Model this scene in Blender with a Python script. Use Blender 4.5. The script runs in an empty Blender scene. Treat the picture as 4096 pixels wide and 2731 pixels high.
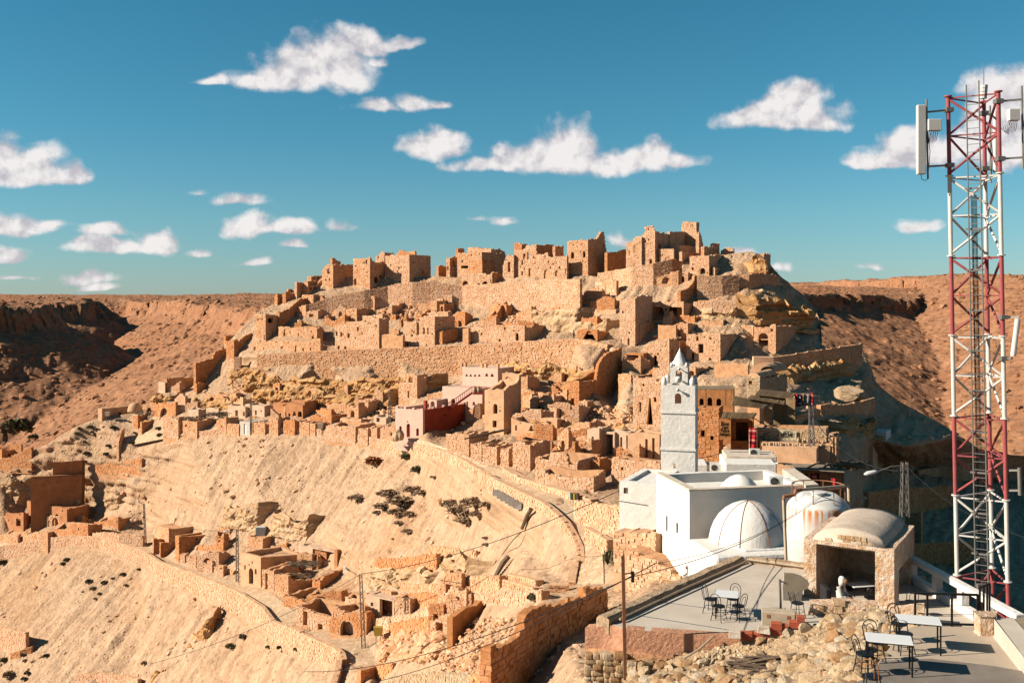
import bpy, math, random
import numpy as np
from mathutils import Vector, geometry
random.seed(7); RS = np.random.RandomState(11)
sc = bpy.context.scene
COL = sc.collection
# ------------------------------------------------------------ camera, world, sun, exposure
FX = 4096*35.0/36.0; VH = 1184.0          # focal length and eye-level row of a 4096 px wide picture
cam = bpy.data.cameras.new('camera'); cam.lens = 35; cam.sensor_width = 36; cam.sensor_fit = 'HORIZONTAL'
cam.shift_y = -(1365.5-VH)/4096; cam.clip_start = .5; cam.clip_end = 20000
co = bpy.data.objects.new('camera', cam); COL.objects.link(co); co.rotation_euler = (math.pi/2, 0, 0); sc.camera = co
SUN_EL = math.radians(28); SUN_AZ = math.radians(-90-9)   # from the left of the view, a hair behind the viewer
sd = Vector((math.sin(SUN_AZ)*math.cos(SUN_EL), math.cos(SUN_AZ)*math.cos(SUN_EL), math.sin(SUN_EL)))
sl = bpy.data.lights.new('sun', 'SUN'); sl.energy = 5.0; sl.angle = math.radians(.5); sl.color = (1, .91, .78)
so = bpy.data.objects.new('sun', sl); COL.objects.link(so); so.rotation_euler = sd.to_track_quat('Z', 'Y').to_euler(); so.location = (-60, -20, 60)
sc.view_settings.view_transform = 'Standard'; sc.view_settings.look = 'None'; sc.view_settings.exposure = 1.25; sc.view_settings.gamma = 1
world = bpy.data.worlds.new('World'); sc.world = world; world.use_nodes = True
world.cycles.sampling_method = 'MANUAL'; world.cycles.sample_map_resolution = 256
DS = 4096/2352.0

def clouds_world():
    nt = world.node_tree; N = nt.nodes; L = nt.links; N.clear()
    def nd(t, **k):
        n = N.new(t)
        for a, b in k.items(): setattr(n, a, b)
        return n
    def math_(op, a, b=None, c=None, clamp=False):
        n = nd('ShaderNodeMath', operation=op, use_clamp=clamp)
        for i, v in enumerate((a, b, c)):
            if v is None: continue
            if isinstance(v, (int, float)): n.inputs[i].default_value = v
            else: L.new(v, n.inputs[i])
        return n.outputs[0]
    def vm(op, a, b=None, c=None):
        n = nd('ShaderNodeVectorMath', operation=op)
        for i, v in enumerate((a, b, c)):
            if v is None: continue
            if isinstance(v, tuple): n.inputs[i].default_value = v
            else: L.new(v, n.inputs[i])
        return n.outputs[1] if op == 'LENGTH' else n.outputs[0]
    sky = nd('ShaderNodeTexSky'); sky.sky_type = 'NISHITA'; sky.sun_disc = False
    sky.sun_elevation = SUN_EL; sky.sun_rotation = SUN_AZ; sky.altitude = 600; sky.air_density = 1.0; sky.dust_density = .15; sky.ozone_density = 2.5
    tint = nd('ShaderNodeMix', data_type='RGBA', blend_type='MULTIPLY'); tint.inputs[0].default_value = 1
    L.new(sky.outputs[0], tint.inputs[6]); 
    tcz = nd('ShaderNodeTexCoord'); spz = nd('ShaderNodeSeparateXYZ'); L.new(tcz.outputs['Generated'], spz.inputs[0])
    rz = nd('ShaderNodeValToRGB'); L.new(spz.outputs[2], rz.inputs[0]); e = rz.color_ramp.elements; e.new(.08); e.new(.16); e.new(.28)
    for i, (p_, c_) in enumerate(((0, (.56, .76, .98)), (.08, (.50, .86, .93)), (.16, (.38, .89, .93)), (.28, (.30, .90, .92)), (1, (.28, .86, .90)))): e[i].position = p_; e[i].color = (*c_, 1)
    L.new(rz.outputs[0], tint.inputs[7])
    tc = nd('ShaderNodeTexCoord'); sep = nd('ShaderNodeSeparateXYZ'); L.new(tc.outputs['Generated'], sep.inputs[0])
    y = math_('MAXIMUM', sep.outputs[1], .05)
    u = math_('DIVIDE', sep.outputs[0], y); v = math_('DIVIDE', sep.outputs[2], y)
    cmb = nd('ShaderNodeCombineXYZ'); L.new(u, cmb.inputs[0]); L.new(v, cmb.inputs[1]); P0 = cmb.outputs[0]
    def noise(vec, scale, det, dist=0.0):
        n = nd('ShaderNodeTexNoise'); n.inputs['Scale'].default_value = scale; n.inputs['Detail'].default_value = det
        n.inputs['Distortion'].default_value = dist; n.inputs['Roughness'].default_value = .58
        L.new(vec, n.inputs['Vector']); return n
    wn = noise(P0, 9, 3); warp = vm('MULTIPLY', vm('SUBTRACT', wn.outputs['Color'], (.5, .5, .5)), (.05, .03, 0)); P = vm('ADD', P0, warp)
    # heaps of cumulus: centre and radii in pixels of a 2352 px wide view, strength
    B = [(690,160,120,55,1),(750,125,70,60,1),(800,150,60,75,1),(840,95,50,38,.9),(915,98,45,14,.6),(866,133,28,16,.6),(600,178,50,26,.9),(494,183,44,15,.7),
         (870,245,55,17,.6),(940,232,42,24,.8),(1000,240,34,12,.6),
         (985,335,80,40,1),(1010,318,42,26,1),(1310,330,70,60,1),(1270,365,140,48,1),(1400,370,110,45,1),(1490,355,60,35,.9),(1130,382,80,24,.9),(1550,368,65,22,.8),
         (1810,265,120,42,1),(1825,220,60,40,1),(1880,278,62,30,.9),(1720,265,40,22,.9),
         (2320,180,100,60,1),(2290,320,130,85,1),(2130,345,120,48,1),(2050,372,110,22,.9),(2300,230,60,60,.9),
         (30,375,95,55,1),(70,395,90,40,1),(145,402,60,24,.9),(40,515,75,26,1),(110,513,26,12,.6),(20,578,48,20,.9),(30,628,42,9,.7),
         (250,532,52,20,.9),(350,555,50,30,1),(260,566,110,24,1),(205,640,52,17,.9),(222,658,40,10,.8),(455,570,28,10,.5),
         (535,458,62,15,.8),(450,440,26,8,.4),(565,510,55,33,1),(660,520,72,21,.95),(790,515,30,15,.5),(685,562,34,11,.75),(595,600,38,11,.7),
         (1088,502,28,9,.4),(1153,505,32,11,.55),(1430,547,24,14,.45),(1700,577,45,10,.5),(1785,605,25,12,.45),(2110,515,36,12,.5),(2000,608,42,7,.35)]
    fld = None; top = None
    for (cx, cy, rx, ry, w) in B:
        c = ((cx*DS-2048)/FX, (VH-(cy+ry*.25)*DS)/FX, 0)
        q = vm('MULTIPLY', vm('SUBTRACT', P, c), (FX/(rx*1.22*DS), FX/(ry*1.25*DS), 0))
        a = vm('MULTIPLY_ADD', vm('ABSOLUTE', q), (0, -.45, 0), vm('MULTIPLY', q, (1, 1.45, 1)))
        f = math_('MULTIPLY', math_('SUBTRACT', 1.0, vm('LENGTH', a)), w)
        fld = f if fld is None else math_('SMOOTH_MAX', fld, f, .12)
    n1 = noise(P0, 24, 8, .12); n2 = noise(vm('ADD', P0, (-.006, .010, 0)), 24, 8, .12)
    vo = nd('ShaderNodeTexVoronoi', feature='SMOOTH_F1'); vo.inputs['Scale'].default_value = 42; vo.inputs['Smoothness'].default_value = .6; vo.inputs['Detail'].default_value = 0; L.new(P, vo.inputs['Vector'])
    n3 = noise(P0, 95, 4)
    dens = math_('ADD', math_('ADD', fld, math_('MULTIPLY', math_('SUBTRACT', n1.outputs[0], .5), 1.15)), math_('ADD', math_('MULTIPLY', math_('SUBTRACT', .42, vo.outputs['Distance']), .55), math_('MULTIPLY', math_('SUBTRACT', n3.outputs[0], .5), .3)))
    mr = nd('ShaderNodeMapRange', interpolation_type='SMOOTHSTEP'); mr.inputs[1].default_value = -.17; mr.inputs[2].default_value = .40
    mr.inputs[3].default_value = 0; mr.inputs[4].default_value = .96; L.new(dens, mr.inputs[0])
    # sunlit side of each puff against its shaded base
    ld = math_('MULTIPLY', math_('SUBTRACT', n1.outputs[0], n2.outputs[0]), 5.0)
    sh = math_('ADD', math_('MULTIPLY', dens, .55), math_('ADD', ld, .42), clamp=True)
    cr = nd('ShaderNodeMix', data_type='RGBA'); L.new(sh, cr.inputs[0]); cr.inputs[6].default_value = (5.6, 5.35, 5.75, 1); cr.inputs[7].default_value = (9.3, 8.85, 8.7, 1)
    mx = nd('ShaderNodeMix', data_type='RGBA'); L.new(mr.outputs[0], mx.inputs[0]); L.new(tint.outputs[2], mx.inputs[6]); L.new(cr.outputs[2], mx.inputs[7])
    bg = nd('ShaderNodeBackground'); bg.inputs[1].default_value = .0415; L.new(mx.outputs[2], bg.inputs[0])
    out = nd('ShaderNodeOutputWorld'); L.new(bg.outputs[0], out.inputs[0])
clouds_world()

# ------------------------------------------------------------ picture geometry
CR = {'A1':(1000,880,.38265),'A2':(1700,850,.38265),'A3':(2400,850,.42517),'A4':(300,1300,.38265),'A5':(1100,1300,.38265),'A6':(1800,1350,.38265),
      'A7':(2500,1300,.42517),'A8':(3300,1300,.38269),'B1':(0,1700,.38265),'B2':(0,2131,.38265),'B3':(600,1950,.42517),'B4':(1400,1750,.46769),
      'B5':(1300,2131,.5102),'B6':(2400,1800,.46769),'B7':(2300,2131,.38265),'B8':(3100,1950,.8714),'C1':(3600,280,.5579),'C2':(3700,700,.8919),
      'C3':(3700,1500,1.1155),'C5':(2700,2150,.4464),'C6':(3150,2050,.5021),'C7':(3400,2350,.5179),'C8':(2750,1500,.5208),'D':(0,0,DS)}
def P(c, x, y): a, b, s = CR[c]; return a+x*s, b+y*s
def Wp(U, V, d): return Vector(((U-2048)/FX*d, d, (VH-V)/FX*d))
def atz(U, V, z):
    d = -z*FX/(V-VH); return Wp(U, V, d)
def atzc(c, x, y, z): return atz(*P(c, x, y), z)

# ------------------------------------------------------------ noise
def _hash(ix, iy, iz, seed):
    h = (ix*374761393 + iy*668265263 + iz*1440662683 + seed*974634777) & 0xffffffff
    h = ((h ^ (h >> 13))*1274126177) & 0xffffffff
    return ((h ^ (h >> 16)) & 0xffff)/65535.0
def vnoise(p, seed=0):
    i = np.floor(p).astype(np.int64); f = p-i; f = f*f*(3-2*f); r = 0
    for dx in (0, 1):
        for dy in (0, 1):
            for dz in (0, 1):
                w = (f[..., 0] if dx else 1-f[..., 0])*(f[..., 1] if dy else 1-f[..., 1])*(f[..., 2] if dz else 1-f[..., 2])
                r = r+w*_hash(i[..., 0]+dx, i[..., 1]+dy, i[..., 2]+dz, seed)
    return r*2-1
def fbm(p, oct=4, seed=0, gain=.5):
    r = 0; a = 1.0; s = 0
    for k in range(oct):
        r = r+a*vnoise(p*(2.03**k), seed+k*17); s += a; a *= gain
    return r/s
def ridged(p, oct=3, seed=0):
    r = 0; a = 1.0; s = 0
    for k in range(oct):
        r = r+a*(1-np.abs(vnoise(p*(2.03**k), seed+k*17))); s += a; a *= .5
    return r/s

# ------------------------------------------------------------ mesh building
def link(o, parent=None):
    COL.objects.link(o)
    if parent is not None: o.parent = parent
    return o
def mesh_np(name, V, faces, mat, parent=None, origin=None, smooth=False):
    """faces: an (n,k) int array or a list of such arrays / of tuples"""
    V = np.asarray(V, dtype=np.float64)
    if origin is not None: V = V-np.array(origin)
    me = bpy.data.meshes.new(name)
    if isinstance(faces, np.ndarray): faces = [faces]
    arrs = [np.asarray(f, dtype=np.int32) for f in faces] if faces and isinstance(faces[0], np.ndarray) else None
    if arrs is None: me.from_pydata([tuple(v) for v in V], [], faces)
    else:
        loops = np.concatenate([a.ravel() for a in arrs]); tot = np.concatenate([np.full(len(a), a.shape[1], np.int32) for a in arrs])
        st = np.concatenate([[0], np.cumsum(tot)[:-1]]).astype(np.int32)
        me.vertices.add(len(V)); me.vertices.foreach_set('co', V.astype(np.float32).ravel())
        me.loops.add(len(loops)); me.loops.foreach_set('vertex_index', loops)
        me.polygons.add(len(tot)); me.polygons.foreach_set('loop_start', st); me.polygons.foreach_set('loop_total', tot)
        me.update(calc_edges=True)
    me.polygons.foreach_set('use_smooth', np.full(len(me.polygons), bool(smooth)))
    me.materials.append(mat)
    o = bpy.data.objects.new(name, me)
    return link(o, parent)
class MB:
    """collects boxes, tubes, lathes and polygons into one mesh"""
    def __init__(s): s.v = []; s.f = []
    def add(s, vs, fs):
        b = len(s.v); s.v += [tuple(v) for v in vs]; s.f += [tuple(i+b for i in f) for f in fs]; return s
    def box(s, c, h, ax=None, jit=0):
        c = Vector(c); X, Y, Z = ax if ax else (Vector((1,0,0)), Vector((0,1,0)), Vector((0,0,1)))
        vs = []
        for k in range(8):
            q = c+X*(h[0] if k & 1 else -h[0])+Y*(h[1] if k & 2 else -h[1])+Z*(h[2] if k & 4 else -h[2])
            if jit: q = q+Vector((random.uniform(-jit, jit), random.uniform(-jit, jit), random.uniform(-jit, jit)))
            vs.append(q)
        return s.add(vs, [(0,2,3,1),(4,5,7,6),(0,1,5,4),(2,6,7,3),(0,4,6,2),(1,3,7,5)])
    def bar(s, a, b, w, h=None, up=(0,0,1)):
        a = Vector(a); b = Vector(b); d = (b-a); L = d.length; d = d.normalized(); u = Vector(up)
        if abs(d.dot(u)) > .98: u = Vector((1,0,0))
        x = d.cross(u).normalized(); z = x.cross(d)
        return s.box((a+b)/2, (w/2, L/2, (h or w)/2), (x, d, z))
    def tube(s, pts, r, n=8, caps=True, closed=False):
        pts = [Vector(p) for p in pts]; m = len(pts); rr = r if isinstance(r, (list, tuple)) else [r]*m
        rings = []; prev = None
        for i, p in enumerate(pts):
            if closed: t = pts[(i+1) % m]-pts[i-1]
            else: t = pts[min(i+1, m-1)]-pts[max(i-1, 0)]
            t = t.normalized()
            if prev is None: x = t.orthogonal().normalized()
            else: x = (prev-t*prev.dot(t)); x = x.normalized() if x.length > 1e-6 else t.orthogonal().normalized()
            prev = x; yv = t.cross(x)
            rings.append([p+(x*math.cos(2*math.pi*k/n)+yv*math.sin(2*math.pi*k/n))*rr[i] for k in range(n)])
        vs = [q for R in rings for q in R]; fs = []
        for i in range(m if closed else m-1):
            j = (i+1) % m
            for k in range(n):
                k2 = (k+1) % n; fs.append((i*n+k, i*n+k2, j*n+k2, j*n+k))
        if caps and not closed: fs += [tuple(range(n-1, -1, -1)), tuple((m-1)*n+k for k in range(n))]
        return s.add(vs, fs)
    def lathe(s, c, prof, n=20, sx=1, sy=1):
        c = Vector(c); vs = []; fs = []; m = len(prof)
        for (r, z) in prof:
            for k in range(n):
                a = 2*math.pi*k/n; vs.append(c+Vector((r*math.cos(a)*sx, r*math.sin(a)*sy, z)))
        for i in range(m-1):
            for k in range(n):
                k2 = (k+1) % n; fs.append((i*n+k, i*n+k2, (i+1)*n+k2, (i+1)*n+k))
        if prof[0][0] > 1e-4: fs.append(tuple(range(n-1, -1, -1)))
        if prof[-1][0] > 1e-4: fs.append(tuple((m-1)*n+k for k in range(n)))
        return s.add(vs, fs)
    def prism(s, poly, off):
        """poly: list of 3D points (planar outline), off: Vector"""
        n = len(poly); poly = [Vector(p) for p in poly]; vs = poly+[p+off for p in poly]
        tr = geometry.tessellate_polygon([poly])
        fs = [tuple(t) for t in tr]+[tuple(i+n for i in reversed(t)) for t in tr]
        fs += [(i, (i+1) % n, (i+1) % n+n, i+n) for i in range(n)]
        return s.add(vs, fs)
    def rough(s, amp, scale=1.0, seed=3):
        p = np.array([tuple(v) for v in s.v]); 
        n = np.stack([fbm(p*scale+7.1*k, 3, seed+k) for k in range(3)], -1)*amp
        s.v = [tuple(q) for q in p+n]; return s
    def build(s, name, mat, parent=None, origin=None, smooth=False, bevel=0):
        if origin is None and parent is not None: origin = parent['_o'] if '_o' in parent else (0,0,0)
        V = np.array([tuple(v) for v in s.v], dtype=float)
        o = None
        org = np.array(tuple(origin)) if origin is not None else np.zeros(3)
        me = bpy.data.meshes.new(name); me.from_pydata([tuple(v) for v in V-org], [], s.f); me.update()
        me.polygons.foreach_set('use_smooth', np.full(len(me.polygons), bool(smooth)))
        me.materials.append(mat); o = bpy.data.objects.new(name, me); link(o, parent)
        if parent is None and origin is not None: o.location = tuple(org)
        if parent is not None: o['_o'] = tuple(float(a) for a in org)
        if bevel:
            b = o.modifiers.new('bevel', 'BEVEL'); b.width = bevel; b.segments = 2; b.limit_method = 'ANGLE'
        return o
def tag(o, label, cat, group=None):
    o['label'] = label; o['category'] = cat
    if group: o['group'] = group
    return o
def thing(name, label, cat, loc, group=None):
    o = bpy.data.objects.new(name, None); COL.objects.link(o); o.location = tuple(loc); o.empty_display_size = .2
    o['_o'] = tuple(float(a) for a in loc)
    return tag(o, label, cat, group)
def setting(o): o['kind'] = 'structure'; return o
def stuff(o): o['kind'] = 'stuff'; return o
def copy_tree(o, parent=None):
    c = o.copy(); COL.objects.link(c); c.parent = parent
    for ch in list(o.children): copy_tree(ch, c)
    return c
# ------------------------------------------------------------ materials
MATS = {}
def new_mat(name):
    m = bpy.data.materials.new(name); m.use_nodes = True; nt = m.node_tree
    b = nt.nodes['Principled BSDF']; b.inputs['Specular IOR Level'].default_value = .2
    MATS[name] = m; return m, nt, b
def ramp(nt, fac, stops):
    r = nt.nodes.new('ShaderNodeValToRGB'); e = r.color_ramp.elements
    while len(e) < len(stops): e.new(.5)
    for i, (p, c) in enumerate(stops): e[i].position = p; e[i].color = (*c, 1)
    nt.links.new(fac, r.inputs[0]); return r.outputs[0]
def tnoise(nt, vec, scale, det=5, rough=.6, dist=0):
    n = nt.nodes.new('ShaderNodeTexNoise'); n.inputs['Scale'].default_value = scale; n.inputs['Detail'].default_value = det
    n.inputs['Roughness'].default_value = rough; n.inputs['Distortion'].default_value = dist
    if vec is not None: nt.links.new(vec, n.inputs['Vector'])
    return n.outputs[0]
def mixc(nt, fac, a, b, mode='MIX'):
    n = nt.nodes.new('ShaderNodeMix'); n.data_type = 'RGBA'; n.blend_type = mode
    for i, v in ((0, fac), (6, a), (7, b)):
        if isinstance(v, (int, float)): n.inputs[i].default_value = v
        elif isinstance(v, tuple): n.inputs[i].default_value = (*v, 1)
        else: nt.links.new(v, n.inputs[i])
    return n.outputs[2]
def bump(nt, h, strength, dist, b):
    n = nt.nodes.new('ShaderNodeBump'); n.inputs['Strength'].default_value = strength; n.inputs['Distance'].default_value = dist
    nt.links.new(h, n.inputs['Height']); nt.links.new(n.outputs[0], b.inputs['Normal'])
def coords(nt, scale=(1, 1, 1)):
    t = nt.nodes.new('ShaderNodeTexCoord'); m = nt.nodes.new('ShaderNodeMapping'); m.inputs['Scale'].default_value = scale
    nt.links.new(t.outputs['Object'], m.inputs[0]); return m.outputs[0]
def simple(name, col, rough=.8, metal=0, noise=0, nscale=4, bmp=0, bscale=20, bdist=.02, dark=None, aniso=(1, 1, 1)):
    m, nt, b = new_mat(name); b.inputs['Roughness'].default_value = rough; b.inputs['Metallic'].default_value = metal
    b.inputs['Base Color'].default_value = (*col, 1)
    if noise or bmp:
        v = coords(nt, aniso)
        if noise:
            dk = dark or tuple(c*(1-noise) for c in col)
            f = tnoise(nt, v, nscale, 6, .65)
            c = ramp(nt, f, [(.33, dk), (.62, col)])
            nt.links.new(c, b.inputs['Base Color'])
        if bmp: bump(nt, tnoise(nt, v, bscale, 4, .6), bmp, bdist, b)
    return m
def stone_mat(name, stops, rough=.92, bs=9):
    m, nt, b = new_mat(name); b.inputs['Roughness'].default_value = rough; b.inputs['Specular IOR Level'].default_value = .1
    g = nt.nodes.new('ShaderNodeNewGeometry'); v = coords(nt)
    c = ramp(nt, g.outputs['Random Per Island'], stops)
    f = tnoise(nt, v, .55, 4, .6)
    c = mixc(nt, f, c, ramp(nt, f, [(.3, tuple(x*.8 for x in stops[1][1])), (.7, stops[-1][1])]), 'MIX')
    f2 = tnoise(nt, v, 5, 5, .7)
    c = mixc(nt, .55, c, ramp(nt, f2, [(.25, (.58, .50, .44)), (.55, (1, 1, 1))]), 'MULTIPLY')
    nt.links.new(c, b.inputs['Base Color']); bump(nt, tnoise(nt, v, bs, 5, .7), .8, .05, b)
    return m
M = {}
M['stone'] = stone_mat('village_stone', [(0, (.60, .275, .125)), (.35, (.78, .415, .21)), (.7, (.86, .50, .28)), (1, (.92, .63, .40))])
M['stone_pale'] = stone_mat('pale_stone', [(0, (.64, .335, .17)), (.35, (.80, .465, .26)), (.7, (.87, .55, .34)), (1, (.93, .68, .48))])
M['stone_red_shaded'] = stone_mat('reddish_shaded_stone', [(0, (.52, .185, .06)), (.35, (.72, .305, .115)), (.7, (.80, .37, .155)), (1, (.88, .50, .26))])  # red stone, also the redder copy that colours walls standing in shade
M['stone_near'] = stone_mat('rubble_stone', [(0, (.46, .27, .13)), (.35, (.58, .40, .22)), (.7, (.64, .47, .29)), (1, (.72, .60, .43))], bs=14)
M['rock'] = None
def loose_mat():
    m, nt, b = new_mat('loose_stone'); b.inputs['Roughness'].default_value = .95; b.inputs['Specular IOR Level'].default_value = .1
    oi = nt.nodes.new('ShaderNodeObjectInfo'); v = coords(nt); c = ramp(nt, oi.outputs['Random'], [(0, (.50, .30, .15)), (.35, (.60, .43, .25)), (.7, (.66, .51, .33)), (1, (.72, .62, .47))])
    c = mixc(nt, .6, c, ramp(nt, tnoise(nt, v, 1.6, 6, .7), [(.3, (.55, .47, .4)), (.62, (1, 1, 1))]), 'MULTIPLY'); nt.links.new(c, b.inputs['Base Color']); bump(nt, tnoise(nt, v, 3.2, 6, .7), .8, .12, b); return m
M['loose_stone'] = loose_mat()
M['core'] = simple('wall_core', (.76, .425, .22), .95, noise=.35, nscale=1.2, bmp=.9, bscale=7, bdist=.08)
M['core_red_shaded'] = simple('wall_core_red_shaded', (.68, .30, .115), .95, noise=.35, nscale=1.2, bmp=.9, bscale=7, bdist=.08)  # redder copy of the core, its colour deepened mostly for shaded walls
M['plaster'] = simple('earth_plaster', (.78, .48, .28), .95, noise=.28, nscale=.8, bmp=.6, bscale=5, bdist=.06)
M['plaster_pale'] = simple('pale_plaster', (.80, .57, .39), .95, noise=.25, nscale=.8, bmp=.6, bscale=5, bdist=.06)
M['plaster_orange'] = simple('orange_plaster', (.60, .27, .10), .95, noise=.35, nscale=1.3, bmp=.7, bscale=6, bdist=.05)
M['brown'] = simple('brown_plaster', (.62, .285, .125), .95, noise=.3, nscale=.6, bmp=.6, bscale=5, bdist=.06)
M['white'] = simple('limewash', (.80, .755, .69), .85, noise=.10, nscale=1.2, bmp=.55, bscale=3.5, bdist=.07, dark=(.70, .66, .60))
M['white_old'] = simple('weathered_limewash', (.74, .68, .585), .88, noise=.3, nscale=1.6, bmp=.5, bscale=5, bdist=.05, dark=(.58, .46, .33))
M['concrete'] = simple('cement_screed', (.66, .60, .51), .85, noise=.14, nscale=.9, bmp=.25, bscale=9, bdist=.02, dark=(.56, .50, .41))
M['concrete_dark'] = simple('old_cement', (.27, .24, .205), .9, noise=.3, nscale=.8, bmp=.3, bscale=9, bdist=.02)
M['pinkish'] = simple('terrace_render', (.62, .33, .20), .92, noise=.3, nscale=2.2, bmp=.9, bscale=9, bdist=.06)
M['shelter_top'] = simple('shelter_vault', (.66, .56, .45), .95, noise=.2, nscale=1.5, bmp=.5, bscale=7, bdist=.04)
M['concrete_warm'] = simple('warm_cement', (.56, .47, .36), .88, noise=.18, nscale=.9, bmp=.25, bscale=9, bdist=.02)
M['pink'] = simple('pink_render', (.78, .54, .43), .9, noise=.12, nscale=1.0, bmp=.3, bscale=5, bdist=.04)
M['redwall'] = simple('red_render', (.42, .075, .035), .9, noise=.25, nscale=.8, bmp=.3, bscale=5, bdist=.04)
M['redpaint'] = simple('red_paint', (.33, .035, .03), .5)
M['wood'] = simple('weathered_wood', (.24, .17, .115), .9, noise=.45, nscale=5, bmp=.6, bscale=22, bdist=.02, aniso=(1, 1, .3))
M['plank'] = simple('bleached_planks', (.40, .32, .22), .9, noise=.4, nscale=5, bmp=.4, bscale=16, bdist=.02)
M['reed'] = simple('reed_mat', (.50, .34, .18), .9, noise=.5, nscale=7, bmp=.8, bscale=24, bdist=.03)
M['black'] = simple('black_steel', (.012, .012, .013), .4)
M['dark'] = simple('painted_shade', (.02, .015, .012), .9)  # near-black colour standing in for the shade inside openings
M['mast_red'] = simple('mast_red', (.40, .095, .10), .5, noise=.2, nscale=3)
M['mast_white'] = simple('mast_white', (.66, .63, .57), .5, noise=.12, nscale=4)
M['galv'] = simple('galvanised', (.33, .32, .29), .45, .5, noise=.2, nscale=5)
M['antenna'] = simple('antenna_shell', (.60, .61, .58), .5, noise=.08, nscale=2)
M['tank'] = simple('tank_paint', (.74, .72, .68), .55, noise=.16, nscale=1.1, dark=(.56, .53, .49), aniso=(.4, .4, 1.4))
M['rust'] = simple('rusty_pipe', (.36, .165, .08), .8, noise=.4, nscale=8)
M['ivorypipe'] = simple('ivory_pipe', (.60, .50, .36), .6, noise=.2, nscale=5)
M['brick'] = simple('hollow_brick', (.52, .13, .055), .85, noise=.25, nscale=10)
M['acbody'] = simple('ac_body', (.68, .67, .62), .5)
M['tabletop'] = simple('table_top', (.76, .75, .73), .35)
M['rubber'] = simple('cable_black', (.018, .018, .018), .6)
M['pot'] = simple('clay_pot', (.60, .43, .27), .85, noise=.25, nscale=6)
M['skin'] = simple('skin', (.30, .155, .09), .6)
M['hood'] = simple('grey_hoodie', (.42, .40, .35), .9, noise=.15, nscale=8)
M['darkcloth'] = simple('dark_cloth', (.025, .022, .025), .9)
M['whitecloth'] = simple('white_cloth', (.70, .67, .62), .9, noise=.12, nscale=6)
M['teal'] = simple('teal_jacket', (.02, .26, .30), .8)
M['greenbin'] = simple('green_bin', (.03, .12, .09), .6)
M['yellowbin'] = simple('yellow_bin', (.48, .33, .05), .6)
M['shrub'] = simple('dry_shrub_leaf', (.15, .14, .065), .9, noise=.5, nscale=9)
M['shrub_dry'] = simple('withered_shrub_leaf', (.42, .29, .175), .95, noise=.4, nscale=5)
M['shrub_red'] = simple('rusty_shrub_leaf', (.38, .15, .045), .95, noise=.4, nscale=5)
M['redcloth'] = simple('red_textile', (.42, .02, .03), .9)

def terrain_mat(name, sand, rust, dark, pale, scale=1.0, far=False):
    m, nt, b = new_mat(name); b.inputs['Roughness'].default_value = .97; b.inputs['Specular IOR Level'].default_value = .05
    v = coords(nt)
    f1 = tnoise(nt, v, .035*scale, 6, .62, .4)
    c = ramp(nt, f1, [(.32, rust), (.5, sand), (.72, sand)])
    f2 = tnoise(nt, v, .45*scale, 7, .7)
    c = mixc(nt, ramp(nt, f2, [(.5, (0, 0, 0)), (.78, (.75, .75, .75))]), c, pale)
    f3 = tnoise(nt, v, .16*scale, 8, .75)
    c = mixc(nt, ramp(nt, f3, [(.56, (0, 0, 0)), (.72, (.5, .5, .5))]), c, dark)
    # pebbles and grit
    vo = nt.nodes.new('ShaderNodeTexVoronoi'); vo.inputs['Scale'].default_value = (1.5 if not far else .28); nt.links.new(v, vo.inputs['Vector'])
    peb = ramp(nt, vo.outputs['Distance'], [(.1, (1, 1, 1)), (.45, (0, 0, 0))])
    c = mixc(nt, .5, c, ramp(nt, vo.outputs['Color'], [(.2, (.62, .58, .55)), (.75, (1.1, 1.08, 1.05))]), 'MULTIPLY')
    if not far:          # rills running down the slope
        mp = nt.nodes.new('ShaderNodeMapping'); tc = nt.nodes.new('ShaderNodeTexCoord'); nt.links.new(tc.outputs['Object'], mp.inputs[0]); mp.vector_type = 'TEXTURE'
        mp.inputs['Rotation'].default_value = (0, 0, math.radians(-30)); mp.inputs['Scale'].default_value = (1, 14, 6)
        fr = tnoise(nt, mp.outputs[0], .8, 6, .65, .3); c = mixc(nt, .75, c, ramp(nt, fr, [(.32, (.70, .64, .60)), (.5, (1, 1, 1)), (.68, (1.1, 1.08, 1.05))]), 'MULTIPLY')
    # level beds of rock on the steep parts
    g = nt.nodes.new('ShaderNodeNewGeometry'); sp = nt.nodes.new('ShaderNodeSeparateXYZ'); nt.links.new(g.outputs['Normal'], sp.inputs[0])
    st = ramp(nt, sp.outputs[2], [(.28, (.8, .8, .8)), (.46, (0, 0, 0))])
    vz = coords(nt, (.08, .08, 1.6 if not far else .35)); fz = tnoise(nt, vz, 1.0, 5, .6)
    bed = ramp(nt, fz, [(.3, tuple(x*.55 for x in rust)), (.45, rust), (.58, sand), (.75, pale)])
    c = mixc(nt, st, c, bed)
    nt.links.new(c, b.inputs['Base Color'])
    h = nt.nodes.new('ShaderNodeMath'); h.operation = 'ADD'; nt.links.new(tnoise(nt, v, 1.6 if not far else .35, 8, .75), h.inputs[0]); nt.links.new(peb, h.inputs[1])
    bump(nt, h.outputs[0], .8, .13 if not far else 1.1, b)
    return m
def ledge_mat(name, stops):
    m, nt, b = new_mat(name); b.inputs['Roughness'].default_value = .95; b.inputs['Specular IOR Level'].default_value = .08
    vz = coords(nt, (.12, .12, 1.5)); fz = tnoise(nt, vz, 1.3, 6, .62); c = ramp(nt, fz, stops)
    v = coords(nt); c = mixc(nt, .6, c, ramp(nt, tnoise(nt, v, 2.2, 6, .7), [(.3, (.55, .48, .42)), (.6, (1, 1, 1))]), 'MULTIPLY')
    nt.links.new(c, b.inputs['Base Color']); bump(nt, tnoise(nt, v, 3.5, 7, .72), .9, .14, b); return m
M['ledge'] = ledge_mat('ledge_rock', [(.3, (.46, .21, .075)), (.45, (.62, .35, .15)), (.6, (.68, .43, .21)), (.75, (.74, .54, .33))])
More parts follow.
